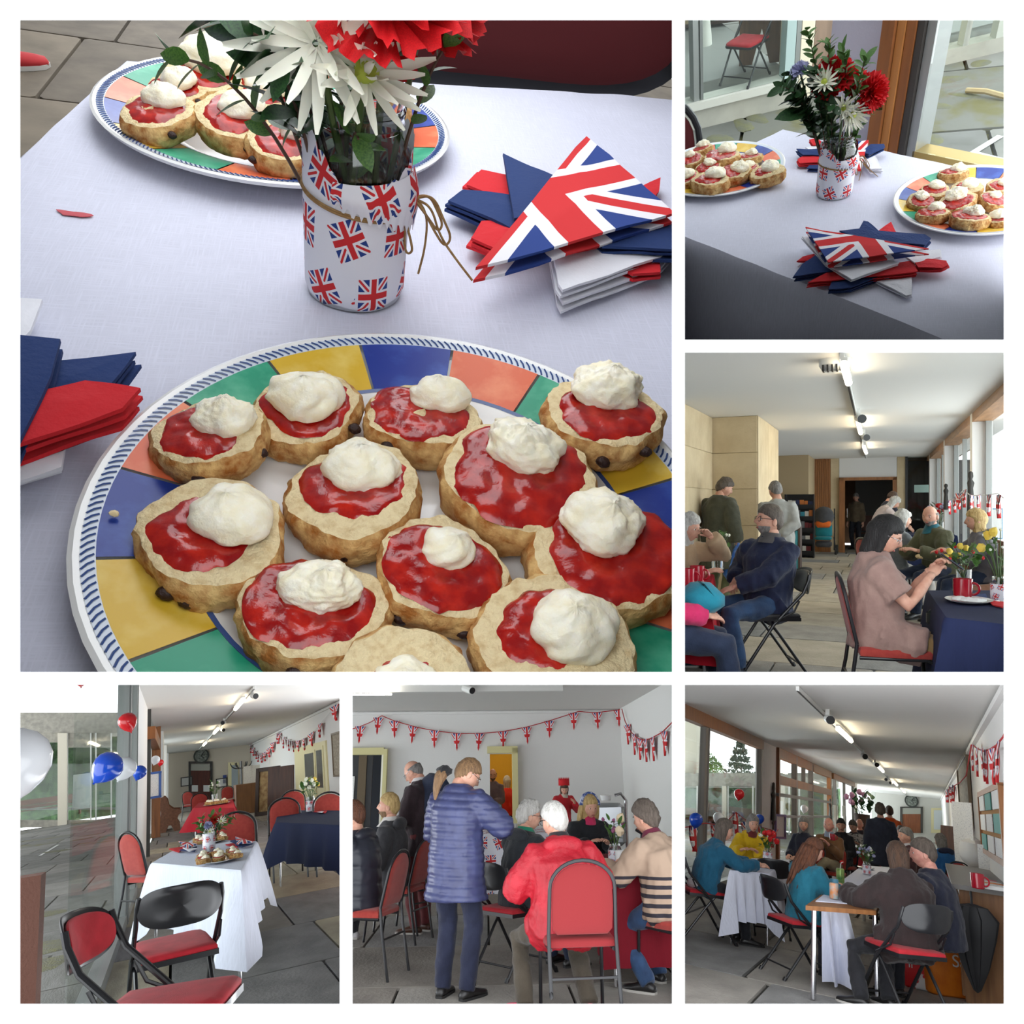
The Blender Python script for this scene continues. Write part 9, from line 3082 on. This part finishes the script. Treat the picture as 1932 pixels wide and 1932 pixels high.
cr6 = [f6(1068, 1010, .75), f6(1148, 1012, .75), f6(1145, 948, .75), f6(1080, 946, .75)]
tablecloth(P6, 'red cloth on the table in the middle distance', cr6, .5, REDC, nt=12, fold=.05, flare=.05)
table(P6, 'table under the red cloth in the middle distance', [lerp(sum(cr6, V((0, 0, 0))) / 4, c, .95) - V((0, 0, .01)) for c in cr6], .735)
bunch(P6, 'big dark flower arrangement by the far pier of the long hall', P6.dep(*z6(1075, 890), 24), 3.6, [(M('mauve_bloom', srgb(170, 120, 150), .7), 8, .02)], 50, DARKT, spread=.11, h=.24, greens=GREEND)
lb = P6.dep(*z6(1590, 880), 24)
solid(P6, 'leaning_board', MB().box((0, 0, .7), (.6, .06, 1.4)), MATS['dark_board'], 'dark board leaning by the right wall in the distance', 'board', V((lb.x, lb.y, 0)), R(-30), rot=Matrix.Rotation(R(-30), 3, 'Z') @ Matrix.Rotation(R(-7), 3, 'X'), smooth=20)
# balloons and bunting on the glass
for u, v, r_, col, w in ((88, 825, 42, 'blue', 'blue balloon on the near mullion of the long hall'), (224, 815, 35, 'white', 'white balloon right of the blue one in the long hall'), (466, 818, 28, 'blue', 'small blue balloon beside the first pier'), (344, 672, 32, 'red', 'red balloon high on the glass'), (730, 758, 24, 'white', 'white balloon on the glass doors'), (952, 1075, 14, 'red', 'small red balloon on the floor by crossed legs')):
 c = P6.xw(*z6(u, v), XL6 + .2) if v < 1000 else P6.dep(*z6(u, v), 15.2)
 rr = (P6.dep(*z6(u + r_, v), c.y) - c).length
 balloon(P6, w, c, rr * .96, col, .15)
bunting(P6, 'large flag bunting across the glass of the long hall', [P6.xw(*z6(u, v), XL6 + .12) for u, v in ((-10, 870), (60, 862), (140, 842), (210, 852), (265, 838), (325, 778), (390, 830), (460, 862), (560, 890))], [.1, .3, .47, .6, .74, .93], 1.0, .36)
sp = f6(575, 1010)
t = thing(P6, 'sign_stand', 'notice stand on a thin pole by the long hall doors', 'sign', sp)
MB().tube([(0, 0, 0), (0, 0, 1.3)], .02, 6).build('pole', CHROME, t)
MB().lathe([(.001, 0), (.18, 0), (.18, .03), (.001, .04)], 16).build('base', CHROME, t)
MB().box((0, -.03, 1.3), (.3, .02, .4)).build('card', PAPER, t, 20)

# ------------------------------------------------------------------ trim what would stick out into a neighbouring opening
def trim():
 lim = {0: (None, None, 1279, 1279), 1: (1281, None, None, 653), 2: (1281, 654, None, 1279), 3: (None, 1281, 652, None), 4: (654, 1281, 1279, None),
   5: (1281, 1281, None, None)}
 bpy.context.view_layer.update()
 todo = []

 def walk(o, n):
  todo.append((o, n))
  for c in o.children:
   walk(c, n)
 for o, n in CLIPS:
  if o.parent is None:
   walk(o, n)
 seen = set()
 for o, n in todo:
  if o.name in seen or o.type != 'MESH':
   continue
  seen.add(o.name)
  mw = np.array(o.matrix_world)
  bb = np.array([list(c) + [1] for c in o.bound_box]) @ mw.T
  yy = np.maximum(bb[:, 1], .05)
  px, py = 966 + FOCAL * bb[:, 0] / yy, 966 - FOCAL * bb[:, 2] / yy
  x0, y0, x1, y1 = lim[n]
  planes = []
  # each plane holds the eye-side edge line of the opening
  if x0 and px.min() < x0:
   planes.append((V((-1, (x0 - 966) / FOCAL, 0)), px.max() < x0))
  if x1 and px.max() > x1:
   planes.append((V((1, -(x1 - 966) / FOCAL, 0)), px.min() > x1))
  if y0 and py.min() < y0:
   planes.append((V((0, -(966 - y0) / FOCAL, 1)), py.max() < y0))
  if y1 and py.max() > y1:
   planes.append((V((0, (966 - y1) / FOCAL, -1)), py.min() > y1))
  near = bb[:, 1].min() < 2.012
  if near:
   planes.append((None, bb[:, 1].max() < 2.012))
  if not planes:
   continue
  if any(g for _, g in planes):
   if not o.children:
    bpy.data.objects.remove(o)
   continue
  if o.data.users > 1:
   o.data = o.data.copy()
  bm = bmesh.new()
  bm.from_mesh(o.data)
  inv = o.matrix_world.inverted()
  nt = o.matrix_world.to_3x3().transposed()
  for nv, _ in planes:
   co = V((0, 0, 0)) if nv is not None else V((0, 2.012, 0))
   bmesh.ops.bisect_plane(bm, geom=bm.verts[:] + bm.edges[:] + bm.faces[:], plane_co=inv @ co, plane_no=nt @ (nv if nv is not None else V((0, -1, 0))), clear_outer=True)
  bm.to_mesh(o.data)
  bm.free()
  if len(o.data.polygons) == 0 and not o.children:
   bpy.data.objects.remove(o)

finish_people()
trim()
